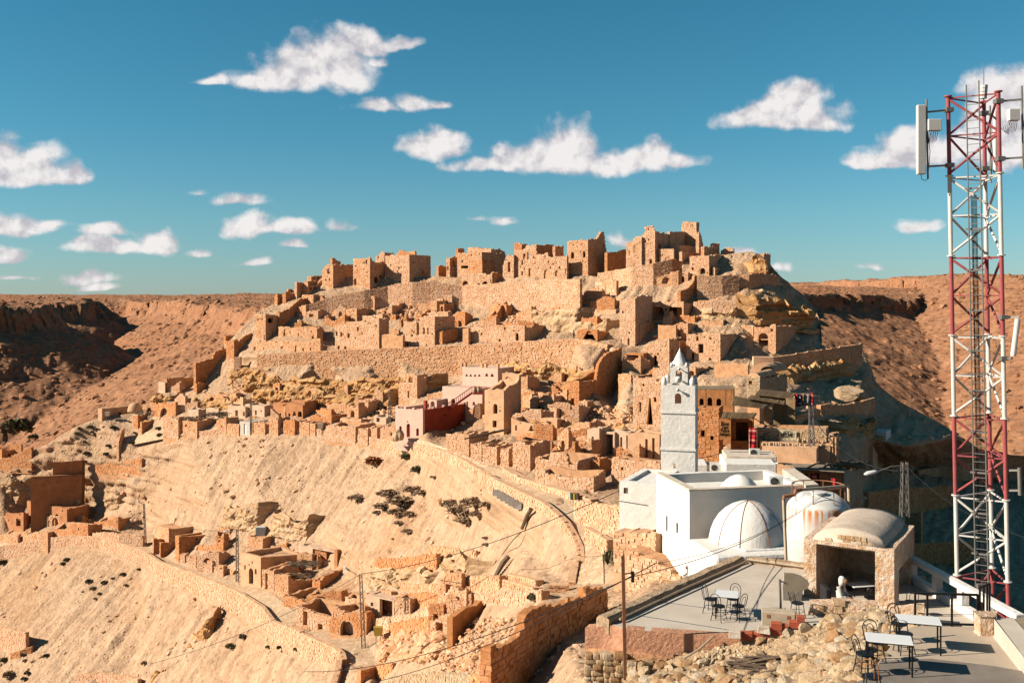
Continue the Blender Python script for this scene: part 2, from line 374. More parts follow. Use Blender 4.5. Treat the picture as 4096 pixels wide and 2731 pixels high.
M['ledge_pale'] = ledge_mat('pale_ledge_rock', [(.3, (.50, .31, .16)), (.45, (.62, .42, .24)), (.6, (.69, .50, .31)), (.75, (.74, .60, .42))])
M['hill'] = terrain_mat('hill_soil', (.555, .39, .255), (.51, .32, .185), (.31, .215, .14), (.64, .49, .35))
M['far'] = terrain_mat('canyon_soil', (.43, .225, .125), (.38, .175, .09), (.19, .115, .065), (.50, .30, .185), .3, True)
M['paving'] = None
def paving_mat():
    m, nt, b = new_mat('path_paving'); b.inputs['Roughness'].default_value = .95; v = coords(nt)
    vo = nt.nodes.new('ShaderNodeTexVoronoi'); vo.feature = 'DISTANCE_TO_EDGE'; vo.inputs['Scale'].default_value = 1.5; nt.links.new(v, vo.inputs['Vector'])
    vc = nt.nodes.new('ShaderNodeTexVoronoi'); vc.inputs['Scale'].default_value = 1.5; nt.links.new(v, vc.inputs['Vector'])
    c = ramp(nt, vc.outputs['Color'], [(.2, (.52, .37, .23)), (.8, (.66, .50, .33))])
    c = mixc(nt, ramp(nt, vo.outputs['Distance'], [(0, (1, 1, 1)), (.06, (0, 0, 0))]), c, (.36, .22, .12))
    nt.links.new(c, b.inputs['Base Color']); bump(nt, vo.outputs['Distance'], .5, .05, b); return m
M['paving'] = paving_mat()

# ------------------------------------------------------------ the hill: control points (x, y in a 2352 px wide view, distance in metres)
CP = []
def L_(*pts): CP.extend(pts)
L_((-120,1650,150),(300,1650,140),(600,1650,118),(780,1650,100),(1000,1650,72),(1150,1650,55),(1300,1650,42),(1500,1650,36),(1800,1650,34),(2100,1650,36),(2480,1650,40))
L_((-120,1568,168),(0,1568,163),(300,1568,150),(500,1568,134),(700,1568,112),(860,1568,98),(950,1568,88),(1050,1568,74),(1130,1568,62),(1250,1568,50),(1350,1568,43))
PATH_LO = [(-120,1290,202),(10,1262,198),(160,1238,190.5),(230,1243,186),(330,1275,176),(365,1300,167),(450,1330,157),(545,1370,145),(600,1405,136),(625,1440,128),(690,1465,120),(760,1490,112),(785,1520,107),(775,1568,103)]
L_(*PATH_LO)
PATH_LO_BASE = [(-120,1325,201.2),(10,1292,197.2),(160,1264,189.7),(230,1272,185.2),(330,1306,175.2),(365,1340,166.2),(450,1375,156.2),(545,1420,144.2),(600,1460,135.2),(625,1492,127.2),(690,1518,119.2),(745,1545,111.2)]
L_(*PATH_LO_BASE)
PATH_LI = [(-120,1255,206),(10,1235,202),(160,1222,194),(230,1228,190),(340,1257,180),(400,1295,169),(470,1315,160),(550,1345,150),(625,1365,142),(680,1410,131),(740,1440,124),(800,1465,116),(850,1490,110),(870,1530,105),(865,1568,101)]
L_(*PATH_LI)
L_((60,1175,208),(200,1190,203),(330,1215,192),(480,1225,171),(560,1255,163),(650,1265,157),(760,1300,148),(830,1340,134),(880,1370,124),(930,1400,116))
L_((60,1150,210),(200,1150,205),(330,1160,195),(490,1165,174),(600,1155,167),(700,1165,162),(740,1200,156),(830,1270,139),(850,1290,131),(930,1265,127),(1010,1270,120))
L_((850,1350,127),(1000,1350,114))
PATH_UO_BASE = [(310,1045,199),(430,1015,190),(530,1002,185),(600,998,181),(700,1002,177),(800,1015,171),(880,1040,163),(940,1055,156),(1010,1066,138),(1060,1092,125),(1100,1115,115),(1150,1148,106),(1200,1175,99),(1250,1215,91.5),(1285,1270,86),(1300,1340,78)]
PATH_UO = [(305,1022,200),(430,998,191),(530,988,186),(600,985,182),(700,988,178),(800,998,172),(880,1015,164),(940,1025,157),(1000,1037,142),(1060,1062,127),(1100,1088,117),(1130,1103,111),(1180,1130,103),(1240,1160,96),(1295,1205,88.5),(1325,1262,83.5),(1320,1345,76.5)]
PATH_UI = [(320,995,203),(430,985,193),(600,978,184),(800,985,174),(900,1005,166),(980,1015,150),(1050,1040,133),(1110,1070,120),(1200,1095,110),(1300,1130,99),(1340,1180,91),(1378,1240,84),(1385,1300,77.5),(1385,1345,74)]
L_(*PATH_UO_BASE); L_(*PATH_UO); L_(*PATH_UI)
L_((225,968,208),(300,958,209),(180,985,207),(100,1030,208),(0,1080,211),(-120,1125,214),(200,1060,204))
L_((1000,1200,129),(1100,1200,112),(1200,1250,97),(1250,1300,87),(1150,1330,94),(1080,1300,105),(1060,1370,100),(1200,1335,85),(1000,1400,105),(1100,1385,93))
L_((950,1440,104),(1050,1440,92),(1150,1440,77),(1250,1400,68),(1385,1375,66),(900,1500,103),(1000,1520,85))
L_((1400,1480,52),(1330,1540,46))
L_((1100,1010,140),(1250,1000,136),(1400,1030,121),(1480,1060,112),(1500,1100,101),(1420,1180,89),(1450,1250,81))
L_((1113,940,172),(1040,985,164),(1078,962,169))
L_((1150,985,148),(1300,965,145),(1420,985,138),(1200,890,156),(1350,880,157),(1450,860,154))
L_((1000,930,172),(1100,900,172),(1180,930,163),(700,945,187),(850,945,182),(500,945,197),(400,935,205),(650,905,196),(800,905,192),(950,900,186),(550,900,201))
L_((590,858,205.2),(750,860,199.7),(900,864,194.7),(1050,852,189.7),(1200,842,183.2),(1300,852,177.5),(1390,880,172))
L_((590,868,202),(750,872,196),(900,876,191),(1050,864,187),(1200,854,180),(1300,864,175))
MIDT = [(590,815,205),(750,806,199.5),(900,800,194.5),(1050,795,189.5),(1200,785,183),(1320,778,177),(1395,792,172)]
L_(*MIDT)
L_((590,805,209),(750,797,206),(900,792,201),(1050,785,196),(1200,778,189),(1320,772,183),(1400,775,177))
RIDGE = [(360,905,210),(450,885,211),(520,800,215),(590,725,221),(640,700,224),(690,665,227),(760,640,229),(880,655,223),(1000,645,221),(1100,655,215),(1180,645,211),(1300,640,206),(1400,645,201),(1450,632,197),(1500,610,196),(1600,605,193),(1660,605,191),(1740,600,190),(1790,645,187)]
L_(*RIDGE); L_(*[(x, y-60, d+9) for x, y, d in RIDGE])
L_((700,740,215),(900,720,212),(1050,720,206),(1200,720,199),(1300,720,192),(1430,720,185))
L_((1460,800,172),(1500,850,162),(1550,900,152),(1600,830,162),(1720,830,159),(1700,760,168),(1600,700,180),(1720,640,186),(1850,695,187),(1885,748,184),(1880,790,173),(1780,840,161),(1980,800,169),(1990,850,165),(1900,870,159),(2010,890,164),(2100,950,164),(2160,978,166))
L_((1620,900,139),(1620,1000,119),(1700,930,128),(1800,900,135),(1850,960,127),(1650,1065,104),(1800,1065,102),(1920,1060,104),(1950,950,141),(2000,1000,141),(2100,1020,142),(2200,1005,160),(2352,1045,170),(2480,1055,170))
L_((2000,1060,150),(2100,1080,165),(2200,1100,165),(2352,1100,175),(2480,1100,180),(2000,1150,132),(2100,1180,140),(2250,1200,140),(2480,1200,145),(1960,1200,110),(2100,1280,120),(2300,1300,120),(2480,1300,122),(2100,1400,95),(2300,1450,88),(2480,1450,88),(1960,1080,112),(1935,1150,84))
L_((1510,1310,68),(1600,1345,61),(1450,1340,71),(1700,1310,60),(1850,1260,64),(1930,1260,64),(1890,1150,80),(1700,1150,80),(1750,1390,49),(1600,1450,45),(1450,1430,54),(1900,1400,47))
L_((-120,900,225),(2480,600,240),(2300,900,200),(100,900,220))
VTOP = [(-120,1112),(0,1072),(100,1022),(180,978),(225,960),(330,945),(360,905),(440,890),(470,850),(520,790),(560,745),(590,718),(640,692),(690,655),(760,635),(880,640),(1000,635),(1100,640),(1300,630),(1400,635),(1500,600),(1640,590),(1680,583),(1720,578),(1745,584),(1765,600),(1790,632),(1815,655),(1850,682),(1875,715),(1888,748),(1885,785),(1900,800),(1975,795),(1985,810),(2003,850),(2012,880),(2060,920),(2120,950),(2160,972),(2250,1030),(2352,1048),(2480,1058)]

STEP = 7
GU = np.arange(-190, 4300, STEP); GV = np.arange(960, 2870, STEP)
def tri_grid(pts, GU, GV):
    cp = [(Vector((x*DS, y*DS)), 1.0/d) for x, y, d in pts]
    r = geometry.delaunay_2d_cdt([c[0] for c in cp], [], [], 0, 1e-3)
    vs, tris, orig = r[0], r[2], r[3]
    inv = [cp[o[0]][1] if o else 1/150. for o in orig]
    G = np.zeros((len(GV), len(GU)))
    for t in tris:
        a, b, c = [vs[i] for i in t]; ia, ib, ic = [inv[i] for i in t]
        x0, x1 = min(a.x, b.x, c.x), max(a.x, b.x, c.x); y0, y1 = min(a.y, b.y, c.y), max(a.y, b.y, c.y)
        i0, i1 = np.searchsorted(GU, x0), np.searchsorted(GU, x1, 'right'); j0, j1 = np.searchsorted(GV, y0), np.searchsorted(GV, y1, 'right')
        if i1 <= i0 or j1 <= j0: continue
        X, Y = np.meshgrid(GU[i0:i1], GV[j0:j1])
        det = (b.y-c.y)*(a.x-c.x)+(c.x-b.x)*(a.y-c.y)
        if abs(det) < 1e-9: continue
        wa = ((b.y-c.y)*(X-c.x)+(c.x-b.x)*(Y-c.y))/det; wb = ((c.y-a.y)*(X-c.x)+(a.x-c.x)*(Y-c.y))/det; wc = 1-wa-wb
        m = (wa >= -1e-6) & (wb >= -1e-6) & (wc >= -1e-6)
        sub = G[j0:j1, i0:i1]; sub[m] = (wa*ia+wb*ib+wc*ic)[m]
    return G
INV = tri_grid(CP, GU, GV)
for _ in range(3000):                         # fill what the hull leaves out
    z = INV == 0
    if not z.any(): break
    s = np.zeros_like(INV); n = np.zeros_like(INV)
    for dy, dx in ((0,1),(0,-1),(1,0),(-1,0)):
        q = np.roll(np.roll(INV, dy, 0), dx, 1); s += q; n += q > 0
    f = z & (n > 0); INV[f] = s[f]/n[f]
for _ in range(2):
    Pd = np.pad(INV, 1, mode='edge'); INV = sum(Pd[a:a+INV.shape[0], b:b+INV.shape[1]] for a in range(3) for b in range(3))/9
DEP = 1/INV
def dep(U, V):
    x = min(max((U-GU[0])/STEP, 0), len(GU)-1.001); y = min(max((V-GV[0])/STEP, 0), len(GV)-1.001)
    i, j = int(x), int(y); fx, fy = x-i, y-j
    return float((DEP[j, i]*(1-fx)+DEP[j, i+1]*fx)*(1-fy)+(DEP[j+1, i]*(1-fx)+DEP[j+1, i+1]*fx)*fy)
def depc(c, x, y): return dep(*P(c, x, y))
def ground(c, x, y, off=0): U, V = P(c, x, y); return Wp(U, V, dep(U, V)+off)

def hill():
    X, Y = np.meshgrid(GU, GV); d = DEP.copy()
    p = np.stack([(X-2048)/FX*d, d, (VH-Y)/FX*d], -1)
    # steepness from row to row
    dz = np.gradient(p[..., 2], axis=0); dy = np.gradient(p[..., 1], axis=0); steep = np.clip((np.abs(dz)/(np.abs(dy)+1e-3)-.9)/1.6, 0, 1)
    tt = p[..., 0]*.87-p[..., 1]*.5; nn = p[..., 0]*.5+p[..., 1]*.87
    gul = ridged(np.stack([tt*.3+.8*fbm(p*.07, 2, 16), nn*.05, p[..., 2]*.02], -1), 4, 5)-.7
    gul2 = fbm(np.stack([tt*1.5, nn*.16, p[..., 2]*.1], -1), 3, 9)
    near = np.clip(d/120, .35, 1)
    flat = np.ones_like(d)
    big = fbm(p*.09, 4, 1); mid = fbm(p*.45, 4, 2); fine = fbm(p*1.7, 3, 3)
    # the paths stay even
    for A, B in ((PATH_LO, PATH_LI), (PATH_UO, PATH_UI)):
        la = np.array(A)*DS; lb = np.array(B)*DS
        for q in (la, lb):
            for k in range(len(q)-1):
                a = q[k, :2]; b = q[k+1, :2]; ab = b-a; t = np.clip(((X-a[0])*ab[0]+(Y-a[1])*ab[1])/(ab@ab), 0, 1)
                dist = np.hypot(X-(a[0]+t*ab[0]), Y-(a[1]+t*ab[1])); flat = np.minimum(flat, np.clip((dist-14)/45, .06, 1))
    amp = flat*near
    dzn = amp*(-1.9*np.clip(gul, -.3, .25)*np.clip(.45+1.3*fbm(p*.05, 3, 15), .1, 1)+.34*gul2+.6*big+.30*mid+.10*fine)
    lay = ridged(np.stack([p[..., 0]*.05, p[..., 1]*.05, p[..., 2]*.75+.25*mid], -1), 2, 21)
    blk = fbm(np.stack([p[..., 0]*.45, p[..., 1]*.3, p[..., 2]*.9], -1), 3, 23)
    p[..., 2] += dzn*(1-.5*steep)
    p[..., 1] -= steep*amp*(1.6*(lay-.7)+1.1*blk)
    vt = np.interp(GU, [a*DS for a, b in VTOP], [b*DS for a, b in VTOP])
    vt = vt+5*fbm(np.stack([GU*.02, GU*0, GU*0], -1), 4, 31)
    keep = Y >= vt[None, :]-1e-6
    # first kept row of every column is set exactly on the outline
    H, Wd = d.shape; first = np.argmax(keep, axis=0)
    for i in range(Wd):
        j = first[i]; p[j, i, 2] = (VH-vt[i])/FX*p[j, i, 1]
    idx = -np.ones((H, Wd), int); idx[keep] = np.arange(keep.sum()); V = p[keep]
    a, b, c, e = idx[:-1, :-1], idx[:-1, 1:], idx[1:, 1:], idx[1:, :-1]
    ok = (a >= 0) & (b >= 0) & (c >= 0) & (e >= 0); q = np.stack([a[ok], e[ok], c[ok], b[ok]], -1)
    t1 = (a < 0) & (b >= 0) & (c >= 0) & (e >= 0); t2 = (b < 0) & (a >= 0) & (c >= 0) & (e >= 0)
    T = np.concatenate([np.stack([e[t1], c[t1], b[t1]], -1), np.stack([a[t2], e[t2], c[t2]], -1)])
    # bridge the steps of the outline and give the ridge a far side
    base = len(V); ext = []; fs = []
    for k, (dd, zz) in enumerate(((6, -1.2), (18, -9), (45, -30))):
        for i in range(Wd):
            r = p[first[i], i]; s = (r[1]+dd)/r[1]; ext.append((r[0]*s, r[1]+dd, r[2]+zz))
    top = [int(idx[first[i], i]) for i in range(Wd)]
    for i in range(Wd-1):
        lo, hi = (i, i+1) if first[i] > first[i+1] else (i+1, i)
        for j in range(first[hi], first[lo]-1):
            fs.append((int(idx[j, hi]), int(idx[j+1, hi]), top[lo]))
        fs.append((top[i], top[i+1], base+i+1)); fs.append((top[i], base+i+1, base+i))
        for k in range(2):
            o = base+k*Wd; fs.append((o+i, o+i+1, o+Wd+i+1)); fs.append((o+i, o+Wd+i+1, o+Wd+i))
    V = np.concatenate([V, np.array(ext)]); T = np.concatenate([T, np.array(fs)])
    o = mesh_np('hill', V, [q, T], M['hill'], smooth=True); setting(o)
    return p, steep, amp
HP, HSTEEP, HAMP = hill()

def far_land():
    U = np.arange(-260, 4400, 7.0); D = 215*np.power(2600/215., np.linspace(0, 1, 430))
    UU, DD = np.meshgrid(U, D); X = (UU-2048)/FX*DD; Y = DD
    p3 = np.stack([X, Y, X*0], -1)
    wob = fbm(p3*.011, 4, 41)*26+fbm(p3*.04, 3, 42)*7
    # left gorge: floor line and its two sides
    yk = [200, 300, 380, 470, 560, 640, 700, 760]; xk = [-150, -172, -190, -208, -228, -250, -268, -262]; zk = [-62, -56, -49, -40, -31, -21, -11, -3]
    vx = np.interp(Y, yk, xk); vz = np.interp(Y, yk, zk)
    s = X-vx+wob*.35
    plat = -1+4*fbm(p3*.004, 3, 43)+np.clip((Y-700)/300, 0, 1)*4
    right = np.where(s > 0, s, 0)*.38
    def spur(line, wid, k):
        dd = np.full_like(X, 1e9)
        for (ax, ay), (bx, by) in zip(line[:-1], line[1:]):
            t = np.clip(((X-ax)*(bx-ax)+(Y-ay)*(by-ay))/((bx-ax)**2+(by-ay)**2), 0, 1); dd = np.minimum(dd, np.hypot(X-ax-t*(bx-ax), Y-ay-t*(by-ay)))
        dd = dd+wob*.45+8*fbm(p3*.03, 3, 90+k); q = np.maximum(dd-wid, 0); return plat+3-np.where(q < 22, q*.62, 13.6+(q-22)*.44)
    zl = np.maximum(vz+right, np.maximum(spur([(-700, 1000), (-380, 560), (-268, 455)], 22, 1), spur([(-620, 1150), (-380, 800), (-300, 610)], 20, 2)))
    zl = np.maximum(zl, spur([(-900, 1100), (-300, 850), (-100, 900)], 60, 3))
    def cliff(z, top, hgt, ph):          # bench: cliff band under the plateau rim
        t = top+3*fbm(p3*.02, 3, 44+ph); m = np.clip((z-(t-hgt*.55))/(hgt*.25), 0, 1); z2 = z+m*m*(3-2*m)*hgt*.55
        return np.where(z2 > t, t+(z2-t)*.045, z2)
    zl = cliff(zl, plat-5, 19, 0)
    zl = np.minimum(zl, plat+6+4*fbm(p3*.01, 3, 49))
    # right gorge
    yk = [200, 260, 320, 400, 500, 620, 800]; xk = [104, 113, 135, 165, 205, 255, 330]; zk = [-44, -36, -28, -18, -4, 6, 12]
    vx = np.interp(Y, yk, xk); vz = np.interp(Y, yk, zk); s = X-vx+wob*.3
    zr = vz+np.where(s > 0, s*.46, -s*.30)
    rim = 3+3*fbm(p3*.006, 3, 53)+np.clip((Y-500)/400, 0, 1)*4
    zr = np.where(s < 0, cliff(zr, rim-4, 13, 5), np.minimum(zr, rim+9))
    zr = np.minimum(zr, rim+5+np.clip((Y-400)/600, 0, 1)*6)
    w = np.clip((X+40)/80, 0, 1); z = zl*(1-w)+zr*w
    z += fbm(p3*.03, 4, 55)*2.2+fbm(p3*.13, 4, 57)*1.2+ridged(p3*.3, 3, 58)*.8
    V = np.stack([X, Y, z], -1)
    # ledges: horizontal beds stand out of the cliffs
    gz = np.abs(np.gradient(z, axis=1)/(np.gradient(X, axis=1)+1e-6))+np.abs(np.gradient(z, axis=0)/(np.gradient(Y, axis=0)))
    st = np.clip((gz-.75)/.8, 0, 1)
    bed = ridged(np.stack([X*.02, Y*.02, z*.33], -1), 2, 61)-.7; col = ridged(np.stack([X*.11, Y*.11, z*.03], -1), 3, 63)-.65
    V[..., 1] -= st*(8*bed+10*col); V[..., 0] += st*5*col
    H, Wd = z.shape; idx = np.arange(H*Wd).reshape(H, Wd)
    q = np.stack([idx[:-1, :-1].ravel(), idx[:-1, 1:].ravel(), idx[1:, 1:].ravel(), idx[1:, :-1].ravel()], -1)
    o = mesh_np('canyon_land', V.reshape(-1, 3), q, M['far'], smooth=True); setting(o)
    # the plain below and beyond, out to the horizon
    n = 48; vs = [(0, 0, -75)]; fs = []
    for r, zz in ((900, -75), (3000, -60), (12000, -45)):
        vs += [(r*math.cos(2*math.pi*k/n), r*math.sin(2*math.pi*k/n), zz) for k in range(n)]
    fs += [(0, 1+k, 1+(k+1) % n) for k in range(n)]
    for a in range(2): fs += [(1+a*n+k, 1+(a+1)*n+k, 1+(a+1)*n+(k+1) % n, 1+a*n+(k+1) % n) for k in range(n)]
    setting(mesh_np('ground', np.array(vs), fs, M['far']))
    return V
FARV = far_land()
# ------------------------------------------------------------ masonry
def stones_np(s0, s1, zfun, zlo, holes, O, e, n, size, depth=.14, prot=(.01, .08), jit=.16, keep=.97, hmul=.62, rs=RS):
    """irregular blocks on the wall plane O + s*e, z absolute, outward n; returns (V, Q) arrays"""
    ss = np.linspace(s0, s1, 40); zt = float(np.max(zfun(ss))); rows = []; z = zlo
    C = []
    while z < zt+size*.3:
        h = size*hmul*rs.uniform(.75, 1.3); s = s0-rs.uniform(0, size*.5)
        while s < s1:
            w = size*rs.uniform(.6, 1.7); C.append((s+w/2, z+h/2, w/2, h/2)); s += w*1.03
        z += h*1.02
    if not C: return None
    C = np.array(C); C = C[(C[:, 0] > s0-.05) & (C[:, 0] < s1+.05)]
    C = C[C[:, 1] < zfun(C[:, 0])+C[:, 3]*.55]
    C = C[rs.rand(len(C)) < keep]
    for (a, b, c, d) in holes:
        C = C[~((C[:, 0]+C[:, 2]*.6 > a) & (C[:, 0]-C[:, 2]*.6 < b) & (C[:, 1]+C[:, 3]*.6 > c) & (C[:, 1]-C[:, 3]*.6 < d))]
    N = len(C)
    if N == 0: return None
    sg = np.array([[-1,-1],[1,-1],[1,1],[-1,1]], float)
    pr = rs.uniform(*prot, N)
    f = .90+rs.uniform(-jit, jit, (N, 4, 2))
    S = np.zeros((N, 8)); Z = np.zeros((N, 8)); Dp = np.zeros((N, 8))
    for k in range(4):
        S[:, k] = np.clip(C[:, 0]+sg[k, 0]*C[:, 2]*f[:, k, 0], s0-.04, s1+.04); Z[:, k] = C[:, 1]+sg[k, 1]*C[:, 3]*f[:, k, 1]
        S[:, k+4] = np.clip(C[:, 0]+sg[k, 0]*C[:, 2]*1.0, s0-.04, s1+.04); Z[:, k+4] = C[:, 1]+sg[k, 1]*C[:, 3]*1.0
        Dp[:, k] = pr*rs.uniform(.7, 1.2, N); Dp[:, k+4] = -depth
    V = np.zeros((N, 8, 3))
    for a in range(2): V[..., a] = O[a]+S*e[a]+Dp*n[a]
    V[..., 2] = Z
    b = (np.arange(N)*8)[:, None]
    Q = np.concatenate([b+np.array([[0,1,2,3]]), b+np.array([[4,5,1,0]]), b+np.array([[5,6,2,1]]), b+np.array([[6,7,3,2]]), b+np.array([[7,4,0,3]])])
    return V.reshape(-1, 3), Q
class NP:
    def __init__(s): s.V = []; s.Q = []; s.n = 0
    def add(s, r):
        if r is None: return
        s.V.append(r[0]); s.Q.append(r[1]+s.n); s.n += len(r[0])
    def build(s, name, mat, parent, kind_stuff=True):
        if not s.V: return None
        org = parent['_o'] if parent is not None else None
        o = mesh_np(name, np.concatenate(s.V), np.concatenate(s.Q), mat, parent, org)
        if kind_stuff: o['kind'] = 'stuff'
        return o
class Plane:
    def __init__(s, O, e, n): s.O = Vector(O); s.e = Vector((e[0], e[1], 0)).normalized(); s.n = Vector((n[0], n[1], 0)).normalized()
    def sz(s, U, V):
        r = Vector(((U-2048)/FX, 1, (VH-V)/FX)); t = s.O.dot(s.n)/r.dot(s.n) if False else (s.O.x*s.n.x+s.O.y*s.n.y)/(r.x*s.n.x+r.y*s.n.y)
        q = r*t; return (q.x-s.O.x)*s.e.x+(q.y-s.O.y)*s.e.y, q.z
    def at(s, a, z, off=0): return Vector((s.O.x+a*s.e.x+off*s.n.x, s.O.y+a*s.e.y+off*s.n.y, z))
def ragged(prof, amp, stepm, rs):
    prof = sorted(prof); s0, s1 = prof[0][0], prof[-1][0]; out = []
    xs = [p[0] for p in prof]; zs = [p[1] for p in prof]
    k = max(2, int((s1-s0)/stepm)); pts = sorted(set([round(a, 3) for a in np.linspace(s0, s1, k+1)]+[round(x, 3) for x in xs]))
    for a in pts:
        z = float(np.interp(a, xs, zs)); out.append((a, z+(rs.uniform(-amp, amp*.6) if amp else 0)))
    return out
def hole_loop(a, b, c, d, kind):
    if kind == 'a':
        w = b-a; r = w/2; zc = max(c+.05, d-r*1.05); pts = [(a, c), (b, c), (b, zc)]
        for k in range(1, 8):
            t = math.pi*k/8; pts.append(((a+b)/2+r*math.cos(t), zc+(d-zc)*math.sin(t)))
        pts.append((a, zc)); return pts
    if kind == 't': return [(a, c), (b, c), ((a+b)/2+(b-a)*.12, d), ((a+b)/2-(b-a)*.12, d)]
    if kind == 'o':
        return [((a+b)/2+(b-a)/2*math.cos(-t*math.pi/5), (c+d)/2+(d-c)/2*math.sin(-t*math.pi/5)) for t in range(10)][::-1]
    return [(a, c), (b, c), (b, d), (a, d)]
def slab(mb, pl, prof, zlo, holes, th, inner=0):
    """a wall with openings; prof = top outline [(s,z)...], th = thickness"""
    s0, s1 = prof[0][0], prof[-1][0]
    outline = [(s0, zlo), (s1, zlo)]+[(a, max(z, zlo+.1)) for a, z in reversed(prof)]
    loops = [outline]; used = []
    xs = [p[0] for p in prof]; zs = [p[1] for p in prof]
    for (a, b, c, d, k) in holes:
        a, b = min(a, b), max(a, b); c, d = min(c, d), max(c, d)
        a = max(a, s0+.08); b = min(b, s1-.08); c = max(c, zlo+.15)
        zt = min(np.interp(a, xs, zs), np.interp(b, xs, zs), np.interp((a+b)/2, xs, zs)); d = min(d, zt-.12)
        if b-a < .08 or d-c < .08: continue
        if any(a < u[1]+.05 and b > u[0]-.05 and c < u[3]+.05 and d > u[2]-.05 for u in used): continue
        used.append((a, b, c, d)); loops.append(hole_loop(a, b, c, d, k))
    tri = geometry.tessellate_polygon([[Vector((x, z, 0)) for x, z in l] for l in loops])
    flat = [p for l in loops for p in l]; n = len(flat)
    vs = [pl.at(a, z) for a, z in flat]+[pl.at(a, z, -th) for a, z in flat]
    fs = [tuple(t) for t in tri]+[tuple(i+n for i in t) for t in tri]; b0 = 0
    for l in loops:
        m = len(l)
        for i in range(m): j = (i+1) % m; fs.append((b0+i, b0+j, b0+j+n, b0+i+n))
        b0 += m
    mb.add(vs, fs); return used
HOUSE_N = 0
def house(c, xc, xl, xr, yt, yb, label, F=(), R=(), FT=None, RT=None, roof=True, st='stone', core='core', yaw=33, d=None, doff=-.3, th=.5, rag=.2,
          stones=True, size=None, name='ruined_house', cat='house', found=4.0, depth=None, group=None, back=True, doors=(), frontonly=False, coreR=None, pits=True):
    """a block whose lit front meets its shaded flank at column xc; rows and columns are read off crop c"""
    global HOUSE_N; HOUSE_N += 1
    rs = np.random.RandomState(100+HOUSE_N)
    U, V = P(c, xc, yb); d = (dep(U, V)+doff) if d is None else d; O = Wp(U, V, d); y = math.radians(yaw)
    nF = (-math.sin(y), -math.cos(y)); eL = (-math.cos(y), math.sin(y)); eR = (math.sin(y), math.cos(y)); nR = (math.cos(y), -math.sin(y))
    pf = Plane(O, eL, nF); pr = Plane(O, eR, nR); size = size or max(.30, d/520.)
    Ll = max(.6, pf.sz(P(c, xl, yb)[0], V)[0]) if xl < xc else .6
    Lr = pr.sz(P(c, xr, yb)[0], V)[0] if xr > xc+2 else 4.0
    if depth: Lr = depth
    if Lr <= .3 or Lr > 40: Lr = 5.0
    if Ll > 40: Ll = 8.0
    zt = pf.sz(*P(c, xc, yt))[1]
    t = thing(name, label, cat, O, group)
    ft = ragged([pf.sz(*P(c, *q)) for q in FT] if FT else [(0, zt), (Ll, zt)], rag, .7, rs)
    rt = ragged([pr.sz(*P(c, *q)) for q in RT] if RT else [(0, zt), (Lr, zt)], rag, .7, rs)
    def fit(pf_, L):
        q = [(a, z) for a, z in pf_ if -.01 < a < L+.01]
        if len(q) < 2: q = [(0, zt), (L, zt)]
        return [(0, q[0][1])]+[p for p in q if .02 < p[0] < L-.02]+[(L, q[-1][1])]
    ft = fit(ft, Ll); rt = fit(rt, Lr)
    zlo = O.z-found
    def hol(pl, hs):
        r = []
        for h in hs:
            a, z0 = pl.sz(*P(c, h[0], h[3])); b, z1 = pl.sz(*P(c, h[2], h[1])); r.append((a, b, z0, z1, h[4] if len(h) > 4 else 'r'))
        return r
    acc = NP()
    for pl, prof, hs, key, s0 in ((pf, ft, F, 'f', 0), (pr, rt, R, 'r', th)):
        if frontonly and key == 'r': continue
        mb = MB(); pp = prof
        if key == 'r': pp = [(max(a, th), z) for a, z in prof if a >= th-.001] or prof
        if key == 'r' and pp[0][0] > th+.01: pp = [(th, prof[0][1])]+pp
        hh = hol(pl, hs)
        if pits and cat == 'house' and not core.startswith(('white', 'pink', 'concrete')):      # beam holes and small broken openings
            L0 = pp[-1][0]; zz = max(z for _, z in pp)-O.z
            for _k in range(int(L0*zz/(7 if key == 'f' else 16))):
                a_ = rs.uniform(.3, max(.4, L0-.6)); z_ = O.z+rs.uniform(.25, .95)*zz; w_ = rs.uniform(.16, .42); hh.append((a_, a_+w_, z_, z_+w_*rs.uniform(.8, 1.7), 'r' if rs.rand() < .6 else 'a'))
        used = slab(mb, pl, pp, zlo, hh, th)
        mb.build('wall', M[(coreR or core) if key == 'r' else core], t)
        xs = [p[0] for p in prof]; zs = [p[1] for p in prof]
        if stones:
            acc.add(stones_np(prof[0][0], prof[-1][0], lambda q: np.interp(q, xs, zs), O.z-.6, used, pl.O, pl.e, pl.n, size, rs=rs))
    if stones: acc.build('masonry', M[st], t)
    if not frontonly:
        zmin = min(z for _, z in ft+rt); zf = np.median([z for _, z in ft]); zr_ = np.median([z for _, z in rt])
        if back:
            pb = Plane(pr.at(Lr, 0), eL, (-nF[0], -nF[1])); plf = Plane(pf.at(Ll, 0), eR, (-nR[0], -nR[1]))
            pb.O.z = plf.O.z = O.z; mb = MB()
            zb = rt[-1][1]; zl = ft[-1][1]
            slab(mb, pb, ragged([(0, zb), (Ll, (zb+zl)/2)], rag, .8, rs), zlo, [], th)
            slab(mb, plf, ragged([(th, zl), (Lr-th, (zb+zl)/2)], rag, .8, rs), zlo, [], th)
            mb.build('back_wall', M[core], t)
        if roof:
            zr = zmin-.22 if roof is True else zmin-roof; mb = MB()
            q = [pf.at(th*.5, zr)+Vector((eR[0], eR[1], 0))*th*.5, pf.at(Ll-th*.5, zr)+Vector((eR[0], eR[1], 0))*th*.5,
                 pf.at(Ll-th*.5, zr)+Vector((eR[0], eR[1], 0))*(Lr-th*.5), pf.at(th*.5, zr)+Vector((eR[0], eR[1], 0))*(Lr-th*.5)]
            mb.prism(q, Vector((0, 0, .16))).build('roof', M[core], t)
